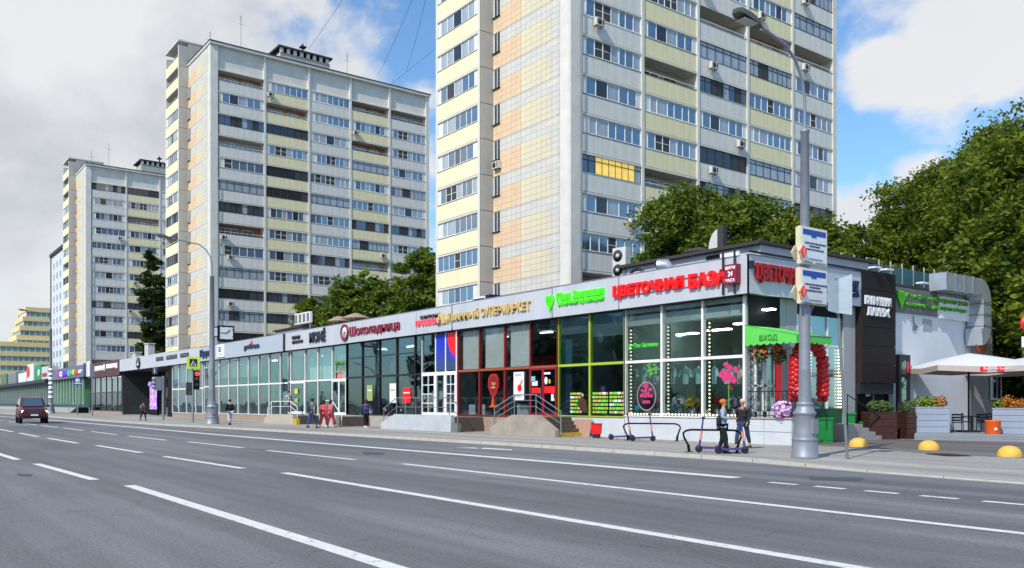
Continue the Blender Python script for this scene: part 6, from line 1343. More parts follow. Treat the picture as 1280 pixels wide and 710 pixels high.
spots = [(764, 549.8, AR-.05, 'violet kick scooter at the left, nearest the red bin'), (791, 551.6, AR+.05, 'violet kick scooter second from the left, under the black hoop rack'),
         (907, 565.8, AR+math.pi-.1, 'violet kick scooter left of the orange haired woman'), (898, 567.3, AR+.05, 'violet kick scooter right of the orange haired woman')]
s0 = None
for px, py, rz, lb in spots:
    q = (*at(px, py, SW), SW)
    if s0 is None: s0 = thing('kick_scooter', lb, 'scooter', q, rz, group='rental scooters on the pavement'); scooter_parts(s0); s0k = kids(s0)
    else: copy_thing(s0, q, rz, lb, s0k)

# yellow domes, bin -------------------------------------------------------------------------------
mat('dome_yellow', '#e0b44c', .6, var=.1, vs=5, bump=.1, bs=20)
dm_ = MB().lathe([(.34, 0), (.34, .03), (.325, .13), (.28, .22), (.2, .29), (.1, .325), (0, .335)], n=24).mesh('bollard_dome', M['dome_yellow']); n_ = 0
for px, py, lb in ((1073, 558.5, 'pale yellow dome bollard nearest the leaning sign pole'), (1161, 562.5, 'pale yellow dome bollard in the middle of the three'), (1262, 571, 'pale yellow dome bollard below the orange bin, rightmost')):
    link('bollard_dome', dm_, None, (*at(px, py, SW), SW+.004), n_, label=lb, cat='bollard', group='yellow dome bollards'); n_ += 1
ob = thing('waste_bin', 'orange round litter bin with a pale emblem, in front of the terrace planter', 'bin', (*at(1241, 550.5, SW), SW), wspace=False)
MB().lathe([(.29, 0), (.31, .05), (.31, .8), (.325, .82), (.325, .87), (.28, .88), (.27, .8)], n=24).build('bin_body', mat('bin_orange', '#e8601a', .5, var=.08, vs=3, emit='#e8601a', es=.03), ob); MB().lathe([(0, .02), (.34, .02), (.34, 0)], n=20).build('base', M['metal_dark'], ob)
MB().ball((.27*YC, -.27*YS-.05, .48), .08, 8, 5).build('emblem', M['cream_paint'], ob)

# terrace ------------------------------------------------------------------------------------------------
mat('planter_blue', '#94a0b4', .75, var=.08, vs=3, bump=.15, bs=8, streak=.2); mat('planter_brown', '#3e2118', .75, var=.15, vs=3, bump=.2, bs=8); mat('deck_grey', '#8b919c', .8, var=.1, vs=2)
def planter(px0, px1, D, ztop, label, m, zbase=SW, dp=1.0, plants=(('leafy', 1.0),), rows=4, turn=.0, seed=1):
    A, B_ = Vector((*atD(px0, D), 0)), Vector((*atD(px1, D*(1+turn)), 0)); v = B_-A; w_ = v.length; an = math.atan2(v.y, v.x); c = (A+B_)/2
    t = thing('planter', label, 'planter', (c.x, c.y, zbase), an); H_ = ztop-zbase
    for r in range(rows):
        z0, z1 = H_*r/rows, H_*(r+1)/rows-.015
        MB().box(-w_/2, w_/2, -.02, .03, z0, z1).build('plank', M[m], t); MB().box(w_/2-.03, w_/2+.02, .03, dp, z0, z1).build('plank', M[m], t); MB().box(-w_/2-.02, -w_/2+.03, .03, dp, z0, z1).build('plank', M[m], t)
    MB().box(-w_/2-.03, w_/2+.03, -.04, .07, H_, H_+.05).box(-w_/2+.0, w_/2-.0, dp-.06, dp, .0, H_+.05).build('top_rim', M[m], t); MB().box(-w_/2+.04, w_/2-.04, .04, dp-.07, .1, H_-.06).build('soil', M['soffit'], t)
    rr = random.Random(seed); x = -w_/2+.2; sh = thing('shrub', label.split(' planter')[0]+' planter\'s row of low clipped shrubs', 'shrub', (c.x, c.y, zbase+H_), an); k = 0
    for pm, frac in plants:
        xe = -w_/2+w_*frac; b = MB()
        while x < xe-.1:
            cx_ = x+rr.uniform(-.05, .05); blossoms(b, (cx_, dp*.45, rr.uniform(.12, .3)), rr.uniform(.24, .38), 150, rr, 0, .05); x += .26
        b.build('leaves', M[pm], sh, kind='stuff'); x = max(x, xe)
    return t
mat('leafy_orange', '#a86a1e', .7, var=.35, vs=6); mat('leafy_lime', '#6f8a22', .7, var=.35, vs=6)
planter(1088, 1121, 38.2, 1.3, 'dark brown plank planter', 'planter_brown', plants=(('leafy', 1.0),), seed=2); planter(1134, 1144.5, 38.8, 1.3, 'narrow brown plank planter beside the notice case', 'planter_brown', rows=5, plants=(('leafy', 1.0),), seed=5)
TB = .40
planter(1145, 1187, 39.0, 1.52, 'blue grey plank planter', 'planter_blue', TB, plants=(('leafy_lime', .75), ('leafy_orange', 1.0)), seed=3, turn=-.01); planter(1241, 1300, 37.8, 1.48, 'rightmost blue grey plank planter', 'planter_blue', TB, plants=(('leafy_lime', .25), ('leafy_orange', 1.0)), rows=4, seed=4, turn=-.03)
A, B_ = Vector((*atD(1143, 38.0), 0)), Vector((*atD(1330, 35.2), 0)); v = B_-A; tr = thing('terrace_deck', 'low grey plank terrace deck under the white parasols', 'deck', (A.x, A.y, SW), math.atan2(v.y, v.x)); n = 14
for i in range(3): MB().box(0, v.length, 0, .04, i*.095, i*.095+.085).build('riser_board', M['deck_grey'], tr)
for i in range(26): MB().box(0, v.length, .05+i*.25, .05+i*.25+.235, .2, .27).build('plank', M['deck_grey'], tr)
def parasol(px, D, half, zt, ze, label, rz, text=None):
    X, Y = atD(px, D); t = thing('parasol', label, 'parasol', (X, Y, TB), rz); zt -= TB; ze -= TB
    MB().tube([(0, 0, 0), (0, 0, zt)], .05, 8).build('pole', M['metal_dark'], t); MB().box(-.4, .4, -.4, .4, 0, .08).build('foot', M['metal_dark'], t)
    cn = [(-half, -half), (half, -half), (half, half), (-half, half)]; pts = [(x, y, ze) for x, y in cn]; mid = [((cn[i][0]+cn[(i+1) % 4][0])/2, (cn[i][1]+cn[(i+1) % 4][1])/2, ze-.08) for i in range(4)]
    vs = [(0, 0, zt)]; N_ = 6; fs = []
    ring = []
    for i in range(4): ring += [pts[i], mid[i]]
    lev = [(1, 0), (.66, .1), (.33, .12)]
    for s, dz in ((.33, .04), (.66, .05), (1, 0)):
        for p in ring: vs.append((p[0]*s, p[1]*s, zt+(p[2]-zt)*s+dz))
    for j in range(8): fs.append((0, 1+j, 1+(j+1) % 8))
    for k in range(2):
        for j in range(8): fs.append((1+8*k+j, 9+8*k+j, 9+8*k+(j+1) % 8, 1+8*k+(j+1) % 8))
    b = MB().add(vs, fs, 0, True); o = b.build('canopy', mat('parasol_white', '#d5d6d8', .85, var=.04), t)
    mat('parasol_valance', '#c3b4ac', .85, var=.06)
    for i in range(4):
        p, q = Vector(pts[i]), Vector(pts[(i+1) % 4]); m_ = Vector(mid[i]); nn = (Vector((m_.x, m_.y, 0))).normalized()*.012
        MB().prism([p, m_, m_-Vector((0, 0, .26)), p-Vector((0, 0, .24))], nn).prism([m_, q, q-Vector((0, 0, .24)), m_-Vector((0, 0, .26))], nn).build('valance', M['parasol_valance'], t)
        MB().tube([(0, 0, zt-.08), (p.x, p.y, p.z-.03)], .015, 4).build('rib', M['metal_dark'], t)
    if text:
        for x0, w_ in ((-.35, .3), (.35, .32)): MB().box(x0, x0+w_, -half-.022, -half-.014, ze-.3, ze-.08).build('red_patch', M['sign_pink'] if False else M['sign_red'], t)
        letters(text, (-.2, -half-.024, ze-.25), 0, 1.25, .14, M['sign_white'], t, .004, .02)
    return t
parasol(1211, 39.8, 2.1, 4.05, 3.42, 'large white square parasol over the terrace with red marks on its edge', AR-.12, 'Boterin Lounge'); parasol(1283, 43.5, 2.1, 4.05, 3.45, 'second white parasol behind, cut by the right edge of the photo', AR+.1)
def chair(px, D, rz, label):
    X, Y = atD(px, D); t = thing('terrace_chair', label, 'chair', (X, Y, TB), rz, group='dark terrace chairs'); m = M['metal_dark']
    MB().box(-.22, .22, -.22, .22, .42, .46).build('seat', m, t)
    for x in (-.2, .2): MB().tube([(x, -.2, 0), (x, -.2, .64), (x, .2, .64)], .018, 5).build('leg', m, t); MB().tube([(x, .2, 0), (x, .22, .85)], .018, 5).build('leg', m, t)
    for k in range(3): MB().box(-.2, .2, .2, .225, .5+k*.13, .58+k*.13).build('backrest_slat', m, t)
for k, (px, D, rz, lb) in enumerate(((1197, 39.6, .6, 'dark metal terrace chair just right of the left blue planter'), (1209, 41.5, 2.2, 'dark metal terrace chair behind the parasol pole, to its left'), (1227, 40.0, 3.6, 'dark metal terrace chair between the parasol pole and the orange bin'), (1235, 42.0, 4.2, 'dark metal terrace chair at the back, behind the orange bin'))): chair(px, D, rz, lb)
tb = thing('terrace_table', 'dark round terrace table beside the parasol pole', 'table', (*atD(1214, 40.2), TB)); MB().lathe([(0, .7), (.42, .7), (.42, .74), (0, .74)], n=20).build('tabletop', M['metal_dark'], tb); MB().tube([(0, 0, 0), (0, 0, .7)], .04, 6).lathe([(.28, 0), (.28, .03), (0, .05)], n=14).build('leg', M['metal_dark'], tb)
ns = thing('no_entry_sign', 'part of a red round road sign with white plate at the right edge', 'sign', (*atD(1285, 36), SW)); MB().tube([(0, 0, 0), (0, 0, 5.2)], .04, 6).build('pole', M['lamp_grey'], ns)
b = MB().lathe([(0, 0), (.36, 0), (.36, .03), (0, .03)], n=24); b.xf(Matrix.Translation((.05, -.04, 4.95)) @ Matrix.Rotation(R(143-90), 4, 'Z') @ Matrix.Rotation(R(90), 4, 'X')); b.build('disc', M['sign_red'], ns)
b = MB().box(-.3, .3, -.02, .02, 3.95, 4.4); b.xf(Matrix.Rotation(R(143-90), 4, 'Z') @ Matrix.Translation((0, -.06, 0))); b.build('plate', M['sign_white'], ns)

# ------------------------------------------------------------------ people
def skin(name, V, E, Rd, material, parent, lv=1, root=0):
    me = bpy.data.meshes.new(name); me.from_pydata([tuple(v) for v in V], E, []); o = bpy.data.objects.new(name, me); COL.objects.link(o)
    m = o.modifiers.new('k', 'SKIN'); m.use_smooth_shade = True; m.branch_smoothing = .3
    for i, r in enumerate(Rd):
        r = r if isinstance(r, tuple) else (r, r); me.skin_vertices[0].data[i].radius = r; me.skin_vertices[0].data[i].use_root = (i == root)
    s = o.modifiers.new('s', 'SUBSURF'); s.levels = lv
    bpy.context.view_layer.update(); ev = bpy.data.meshes.new_from_object(o.evaluated_get(bpy.context.evaluated_depsgraph_get())); bpy.data.objects.remove(o)
    ev.materials.clear(); ev.materials.append(material); ev.name = name
    for p in ev.polygons: p.use_smooth = True
    return link(name, ev, parent)
SKIN_ = mat('skin', '#b98a70', .6, var=.05)
def person(px, py, face, H, label, top='#333', legs='#222', hair='#2a1d15', top_kind='jacket', step=.28, arms='swing', z=SW, bag=None, pos=None, shoes='#e8e8e8', hair_long=False):
    X, Y = at(px, py, z) if pos is None else pos
    t = thing('person', label, 'person', (X, Y, z), math.atan2(face[0], -face[1])); s = H/1.75
    hip, kn = .93, .5; st = step
    Lp = {}
    V = []; Rd = []; E = []
    def p(x, y, z_, r, par=None):
        V.append((x*s, y*s, z_*s)); Rd.append(tuple(q*s for q in r) if isinstance(r, tuple) else r*s); i = len(V)-1
        if par is not None: E.append((par, i))
        return i
    lean = -.03
    a = p(0, 0, .96, (.15, .11)); b1 = p(0, 0, 1.12, (.14, .10), a); c1 = p(0, lean*.5, 1.28, (.155, .11), b1); d1 = p(0, lean, 1.42, (.13, .085), c1); n1 = p(0, lean, 1.5, .052, d1); n2 = p(0, lean-.005, 1.56, .055, n1)
    h1 = p(0, lean-.02, 1.61, (.066, .08), n2); h2 = p(0, lean-.015, 1.68, (.076, .092), h1); h3 = p(0, lean-.005, 1.74, (.05, .06), h2)
    nose = p(0, lean-.115, 1.65, .012, h1)
    for e in (-1, 1): p(e*.085, lean, 1.655, .012, h2)
    legsV = {}
    for sd_, k in ((-1, 1), (1, -1)):
        f = st*k                       # + forward (-y)
        ky = -f*.55-.05; ay = -f if f > 0 else -f*.9; az = .09 if f > 0 else .13
        l1 = p(sd_*.09, 0, .9, .085, a); l2 = p(sd_*.1, ky, .5, .058, l1); l3 = p(sd_*.1, ay, az+.02, .04, l2); l4 = p(sd_*.105, ay-.13, az-.05, .03, l3); legsV[sd_] = ((sd_*.09, 0, .9), (sd_*.1, ky, .5), (sd_*.1, ay, az+.02))
    armsV = {}
    for sd_, k in ((-1, -1), (1, 1)):
        f = st*k*.8
        if arms == 'swing': el = (sd_*.235, -f*.3+.03, 1.16); wr = (sd_*.25, -f*.8-.06, .94)
        elif arms == 'front': el = (sd_*.24, -.02, 1.17); wr = (sd_*.14, -.26, 1.16)
        else: el = (sd_*.26, .03, 1.17); wr = (sd_*.22, -.1, .96)
        a1 = p(sd_*.185, lean, 1.41, .055, d1); a2 = p(*el, .043, a1); a3 = p(*wr, .028, a2)
        dx = Vector(wr)-Vector(el); u = dx.normalized(); side = u.cross(Vector((sd_, 0, 0))).normalized() if abs(u.x) < .9 else Vector((0, 1, 0))
        pm = Vector(wr)+u*.07; a4 = p(*pm, (.03, .016), a3)
        for q, (ln, off_) in enumerate(((.07, -.027), (.085, -.009), (.08, .009), (.062, .026))):
            b_ = pm+side*off_+u*.03; k1 = p(*b_, .009, a4); k2 = p(*(b_+u*ln*.55), .0085, k1); p(*(b_+u*ln+Vector((-sd_*.015, 0, 0))), .007, k2)
        tb_ = Vector(wr)+u*.03-side*.035; k1 = p(*tb_, .01, a3); p(*(tb_+u*.04-side*.012), .009, k1)
        armsV[sd_] = ((sd_*.185, lean, 1.41), el, wr)
    skin('body', V, E, Rd, SKIN_, t)
    tm = mat('cloth_'+top.strip('#'), top, .85, var=.12, vs=9); lm_ = mat('cloth_'+legs.strip('#'), legs, .9, var=.12, vs=9)
    def cloth(name, chain, material, root=0):
        VV = [tuple(q*s for q in c[0]) for c in chain]; EE = [(c[2], i) for i, c in enumerate(chain) if c[2] is not None]; RR = [tuple(q*s for q in c[1]) if isinstance(c[1], tuple) else c[1]*s for c in chain]
        skin(name, VV, EE, RR, material, t, 1, root)
    hem = .86 if top_kind in ('jacket', 'robe') else .94
    ch = [((0, 0, 1.0), (.175, .13), None), ((0, 0, hem), (.18, .14), 0), ((0, 0, 1.14), (.165, .125), 0), ((0, lean*.5, 1.29), (.175, .13), 2), ((0, lean, 1.42), (.15, .1), 3), ((0, lean, 1.5), (.065, .06), 4)]
    sl = .5 if top_kind == 'tee' else 1.0
    for sd_ in (-1, 1):
        sh_, el, wr = armsV[sd_]; n = len(ch); ch.append((sh_, .07, 4)); e2 = tuple(sh_[q]+(el[q]-sh_[q])*(.75 if top_kind == 'tee' else 1) for q in range(3)); ch.append((e2, .06, n))
        if top_kind != 'tee': ch.append((wr, .042, n+1))
    cloth('top', ch, tm)
    r_ = .1 if top_kind != 'robe' else .13
    ch = [((0, 0, .97), (.16, .125), None)]
    for sd_ in (-1, 1):
        a_, k_, f_ = legsV[sd_]; n = len(ch); ch.append((a_, r_, 0)); ch.append((k_, r_*.78, n)); ch.append(((f_[0], f_[1], f_[2]+.04), r_*.58 if top_kind != 'robe' else r_*.85, n+1))
    cloth('trousers', ch, lm_)
    for sd_ in (-1, 1):
        f_ = legsV[sd_][2]; b = MB(); P = []
        for (yy, wd, h_) in ((.07, .035, .08), (.02, .042, .1), (-.08, .045, .07), (-.17, .03, .04)): P += [(f_[0]-wd, f_[1]+yy, f_[2]-.11), (f_[0]+wd, f_[1]+yy, f_[2]-.11), (f_[0]+wd*.7, f_[1]+yy, f_[2]-.11+h_), (f_[0]-wd*.7, f_[1]+yy, f_[2]-.11+h_)]
        b.add([tuple(q*s for q in pp) for pp in P], [(3, 2, 1, 0), (12, 13, 14, 15)]+[(4*i+j, 4*i+(j+1) % 4, 4*i+4+(j+1) % 4, 4*i+4+j) for i in range(3) for j in range(4)], 0, True); b.build('shoe', mat('shoe_'+shoes.strip('#'), shoes, .6, var=.08), t)
    hm = mat('hair_'+hair.strip('#'), hair, .8, var=.25, vs=25)
    b = MB(); b.ball((0, (lean+.012)*s, 1.70*s), .108*s, 14, 10, sc=(.86, 1, .82)); b.v = [(x, max(y, (lean-.055)*s) if z_ < 1.70*s else y, z_) for x, y, z_ in b.v]
    if hair_long: b.ball((0, (lean+.05)*s, 1.6*s), .08*s, 12, 8, sc=(1.1, .7, 1.4))
    b.build('hair', hm, t)
    for e in (-1, 1): MB().ball((e*.03*s, (lean-.086)*s, 1.672*s), .009*s, 6, 4).build('eye', M['black'], t)
    MB().box(-.022*s, .022*s, (lean-.092)*s, (lean-.08)*s, 1.605*s, 1.612*s).build('mouth', mat('lip', '#8a4a44', .6), t)
    t.scale = (1.12, 1.12, 1)
    if bag:
        bg_ = thing('bag', bag[1], 'bag', (X, Y, z), t.rotation_euler.z); m_ = mat('bag_'+bag[0].strip('#'), bag[0], .7, var=.1, vs=6); bp_ = bag[2]
        b = MB(); b.ball(tuple(q*s for q in bp_), .16*s, 12, 8, sc=(.8, .5, 1.15)); b.build('bag_body', m_, bg_)
        MB().tube([(bp_[0]*s, bp_[1]*s-.04, (bp_[2]+.12)*s), (bp_[0]*.7*s, -.1*s, 1.4*s), (bp_[0]*.5*s, 0, 1.47*s), (bp_[0]*.9*s, bp_[1]*s, (bp_[2]+.15)*s)], .012, 5).build('strap', m_, bg_)
    return t
RT = (YS, YC); LF = (-YS, -YC); AW = (-YC, YS); TO = (YC, -YS)
def mixv(a, b, k): return (a[0]*(1-k)+b[0]*k, a[1]*(1-k)+b[1]*k)
person(903, 566.8, mixv(RT, TO, .25), 1.72, 'woman with orange hair in a light blue grey jacket and black trousers by the scooters', '#9aa7bd', '#14141a', '#c8742a', 'jacket', .1, 'front', bag=('#1e1f28', 'dark bag carried at the side of the orange haired woman', (-.24, .1, 1.08)), shoes='#1a1a1e')
person(929, 561, mixv(LF, TO, .55), 1.74, 'white haired man in dark jacket and jeans walking past the flower shop corner', '#1b1f26', '#2a3a58', '#d8d2c8', 'jacket', .3, 'swing', shoes='#1a1a1e')
person(390, 535.2, mixv(AW, RT, .35), 1.88, 'man in grey shirt and blue jeans with a dark shoulder bag, seen from behind', '#596064', '#28497a', '#1c1512', 'tee', .26, 'swing', bag=('#232a3a', 'dark shoulder bag on the back of the man in grey', (.12, .14, 1.18)), shoes='#20242c')
person(404.5, 534.8, mixv(AW, RT, .3), 1.78, 'left one of two figures in loose pinkish red clothes at the cream steps', '#c04c58', '#c65260', '#2a1d18', 'robe', .26, 'swing', hair_long=True)
person(413, 534.2, mixv(AW, RT, .5), 1.80, 'right one of two figures in loose pinkish red clothes, nearer the brown steps', '#c86470', '#c04c58', '#3a281e', 'robe', .22, 'swing', hair_long=True)
person(457.5, 535.5, mixv(AW, LF, .3), 1.84, 'woman in dark blue patterned top and black trousers carrying a white bag', '#39406a', '#121216', '#3a2c28', 'jacket', .22, 'swing', bag=('#dcdfe6', 'white bag on the left side of the woman in blue', (-.26, .05, 1.05)), hair_long=True)
person(361.5, 512.5, mixv(RT, TO, .4), 1.8, 'person in a white shirt standing on the cream landing by the glass door', '#d8d4d2', '#6a5a5a', '#2a1d18', 'tee', .12, 'rest', z=.86, pos=(XF(361, 26.8), 26.8))
person(287.5, 531.2, mixv(AW, LF, .5), 1.86, 'man in black jacket and pale grey trousers right of the clock post', '#16181e', '#c6c8d6', '#1c1512', 'jacket', .16, 'rest', shoes='#1a1a22')
person(178.5, 525.6, mixv(AW, RT, .3), 1.76, 'distant figure in dark clothes with a grey backpack before the archway', '#4a4650', '#231d28', '#2a201c', 'jacket', .2, 'swing', bag=('#6a6a72', 'grey backpack on the distant figure by the archway', (0, .2, 1.25)), shoes='#7a2030')

# ------------------------------------------------------------------ the dark red car
def car():
    X, Y = atD(39.5, 74.5); t = thing('parked_car' if False else 'car', 'dark red off-road car driving towards the camera with its headlights on', 'car', (X, Y, 0), R(-3))
    mat('car_red', '#520a18', .4, metal=.0, var=.03, coat=.3); mat('car_glass', (.05, .08, .11), .05, var=.2, vs=.6, ior=1.9, spec=1); mat('tyre', '#17171a', .9, var=.1); mat('headlight', '#fff6f0', .2, var=0, emit='#fff2ee', es=1.5); mat('chrome', '#8a8c92', .25, metal=.9, var=.05)
    def loft(secs, m, nm, par, mats_=None):
        b = MB(); n = len(secs[0]); vs = [p for s_ in secs for p in s_]
        fs = [(i*n+j, (i+1)*n+j, (i+1)*n+(j+1) % n, i*n+(j+1) % n) for i in range(len(secs)-1) for j in range(n)]; fs += [tuple(range(n)), tuple(range(len(vs)-1, len(vs)-n-1, -1))]
        b.add(vs, fs, 0, False); o = b.build(nm, M[m], par); bv = o.modifiers.new('b', 'BEVEL'); bv.width = .05; bv.segments = 2; bv.limit_method = 'ANGLE'; bv.angle_limit = R(25)
        return o
    def sec(x, w_, z0, z1, sh=.1): return [(x, -w_+.06, z0), (x, w_-.06, z0), (x, w_, z0+.2), (x, w_, z1-sh), (x, w_-sh*1.2, z1), (x, -w_+sh*1.2, z1), (x, -w_, z1-sh), (x, -w_, z0+.2)]
    body = loft([sec(-2.4, .86, .42, 1.05), sec(-2.3, .96, .34, 1.16), sec(-1.2, 1.0, .32, 1.18), sec(.8, 1.0, .32, 1.16), sec(1.5, 1.0, .34, 1.12), sec(2.2, .95, .36, 1.02), sec(2.38, .84, .42, .92)], 'car_red', 'body', t)
    loft([[(x, -w_, 1.12), (x, w_, 1.12), (x, w_*.86, zt), (x, -w_*.86, zt)] for x, w_, zt in ((-2.3, .88, 1.2), (-2.0, .9, 1.75), (-.3, .9, 1.86), (.35, .88, 1.78), (1.1, .86, 1.18))], 'car_red', 'roof', t)
    MB().prism([(1.12, -.76, 1.19), (1.12, .76, 1.19), (.42, .66, 1.74), (.42, -.66, 1.74)], (.02, 0, .015)).build('windscreen', M['car_glass'], t)
    for s_ in (-1, 1):
        for x0, x1 in ((-1.95, -1.05), (-1.0, -.15), (-.1, .75)): MB().prism([(x0, s_*.885, 1.2), (x1, s_*.885, 1.2), (min(x1, .42), s_*.79, 1.68), (x0+.05, s_*.79, 1.68)], (0, s_*.02, .0)).build('side_window', M['car_glass'], t)
        MB().ball((.85, s_*1.08, 1.24), .14, 8, 6, sc=(.6, .9, .7)).build('mirror', M['car_red'], t)
        hl = MB().box(2.18, 2.36, s_*.62, s_*.9, .76, .92).build('headlight', M['headlight'], t)
        MB().ball((2.3, s_*.7, .5), .08, 8, 5).build('fog_lamp', M['chrome'], t)
        for x in (-1.45, 1.48):
            b = MB().lathe([(.2, -.12), (.36, -.12), (.38, -.06), (.38, .06), (.36, .12), (.2, .12)], n=20); b.xf(Matrix.Translation((x, s_*.9, .38)) @ Matrix.Rotation(R(90), 4, 'X')); w_ = b.build('wheel', M['tyre'], t)
            b = MB().lathe([(0, -.1), (.24, -.1), (.24, .1), (0, .1)], n=14); b.xf(Matrix.Translation((x, s_*.92, .38)) @ Matrix.Rotation(R(90), 4, 'X')); b.build('rim', M['chrome'], w_)
            MB().lathe([(.0, 0), (.43, 0), (.43, .02), (0, .02)], n=20).xf(Matrix.Translation((x, s_*1.0-(.01 if s_ > 0 else -.01), .4)) @ Matrix.Rotation(R(90*s_), 4, 'X')).build('wheel_arch', M['tyre'], t)
    g = MB().box(2.3, 2.4, -.55, .55, .7, .9).build('grille', M['tyre'], t)
    for k in range(3): MB().box(2.4, 2.415, -.52, .52, .73+k*.06, .75+k*.06).build('grille_bar', M['chrome'], g)
    MB().box(2.32, 2.42, -.8, .8, .38, .52).build('bumper_intake', M['tyre'], t); MB().box(2.42, 2.435, -.26, .26, .54, .65).build('number_plate', M['sign_white'], t)
    for s_ in (-.7, .7): MB().box(-1.9, .1, s_-.02, s_+.02, 1.86, 1.9).build('roof_rail', M['chrome'], t)
    t.scale = (1.12, 1.06, 1.22)
car()

# ------------------------------------------------------------------ far buildings at the left
mat('yellow_band', '#e2cb96', .8, var=.05, vs=.3); mat('far_glass', '#7fa0a0', .15, var=.3, vs=.25, ior=1.8); mat('far_white', '#cfd4dc', .85, var=.04)
yb_ = thing('yellow_building', 'stepped office building with yellow bands and glass strips at the left edge', 'building', (-290, 35, 0), wspace=True)
FHy = 2.83
def band(x, ya, yc, z, par):
    MB().box(x-18, x, ya, yc, z, z+1.35).build('yellow_band', M['yellow_band'], par); w_ = MB().box(x-17.5, x-.35, ya+.3, yc-.3, z-1.48, z).build('window_strip', M['far_glass'], par)
    y = ya+1.2
    me = MB().box(-.36, -.22, -.05, .05, -1.48, 0).mesh('glazing_bar', M['frame_white'])
    while y < yc-.5: link('glazing_bar', me, w_, (x, y, z)); y += 1.5
for k in range(6): band(-290, 22.0, 60, 18.3-k*FHy, yb_)
for k, px in enumerate((32, 28.5, 24.5, 20.5)): band(-292, YR(px, -292), 62, 29.0-k*FHy, yb_)
MB().box(-306, -292.5, YR(33, -292), 60, 0, 30.4).build('core', M['far_white'], yb_)
wf = thing('white_block', 'narrow white block with small windows just left of the farthest tower', 'building', (-240, 38, 0), wspace=True)
MB().box(-251, -228, 38, 52, 0, 39.5).build('wall', M['far_white'], wf); MB().box(-251.6, -227.5, 37.6, 52, 39.5, 40.3).build('roof_edge', M['roof_dark'], wf); MB().box(-251.4, -250.9, 37.8, 38, 0, 39.5).box(-252.5, -251.01, 38, 45, 0, 39.4).build('dark_side', M['roof_dark'], wf)
me = MB().box(0, 1.1, -.05, 0, 0, 1.5).mesh('window', M['pane_deep'])
for k in range(13):
    for x in (-247.5, -243.0, -238.5, -234): link('window', me, wf, (x, 38, 2+k*2.83))
me2 = None
# ------------------------------------------------------------------ trees
mat('bark', '#4a3f35', .9, var=.25, vs=6, bump=.5, bs=15)
def leaf_mat(name, dark, light):
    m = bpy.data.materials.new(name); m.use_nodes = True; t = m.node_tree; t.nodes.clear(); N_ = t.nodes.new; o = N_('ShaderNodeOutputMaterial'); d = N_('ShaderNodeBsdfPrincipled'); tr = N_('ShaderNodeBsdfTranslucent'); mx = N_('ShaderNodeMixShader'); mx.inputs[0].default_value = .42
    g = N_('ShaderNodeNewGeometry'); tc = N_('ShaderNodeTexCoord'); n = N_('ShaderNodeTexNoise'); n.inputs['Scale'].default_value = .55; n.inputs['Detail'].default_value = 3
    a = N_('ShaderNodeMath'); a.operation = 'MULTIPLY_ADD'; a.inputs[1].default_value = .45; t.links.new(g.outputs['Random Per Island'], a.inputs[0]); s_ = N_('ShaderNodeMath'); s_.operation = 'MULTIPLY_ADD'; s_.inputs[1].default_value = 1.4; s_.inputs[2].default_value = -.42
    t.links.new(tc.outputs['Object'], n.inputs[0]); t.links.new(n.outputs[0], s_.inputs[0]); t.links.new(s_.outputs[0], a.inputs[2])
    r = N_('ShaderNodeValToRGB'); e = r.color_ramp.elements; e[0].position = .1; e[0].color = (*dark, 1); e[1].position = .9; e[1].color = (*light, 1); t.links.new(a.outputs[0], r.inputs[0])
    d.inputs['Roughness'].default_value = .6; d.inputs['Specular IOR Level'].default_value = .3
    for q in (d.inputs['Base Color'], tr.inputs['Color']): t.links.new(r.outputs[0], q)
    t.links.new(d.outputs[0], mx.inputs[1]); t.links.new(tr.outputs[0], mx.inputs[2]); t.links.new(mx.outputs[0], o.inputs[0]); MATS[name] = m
leaf_mat('leaf_mid', (.03, .07, .010), (.24, .33, .035)); leaf_mat('leaf_yellow', (.026, .062, .008), (.27, .33, .03)); leaf_mat('leaf_deep', (.015, .036, .009), (.07, .12, .022))
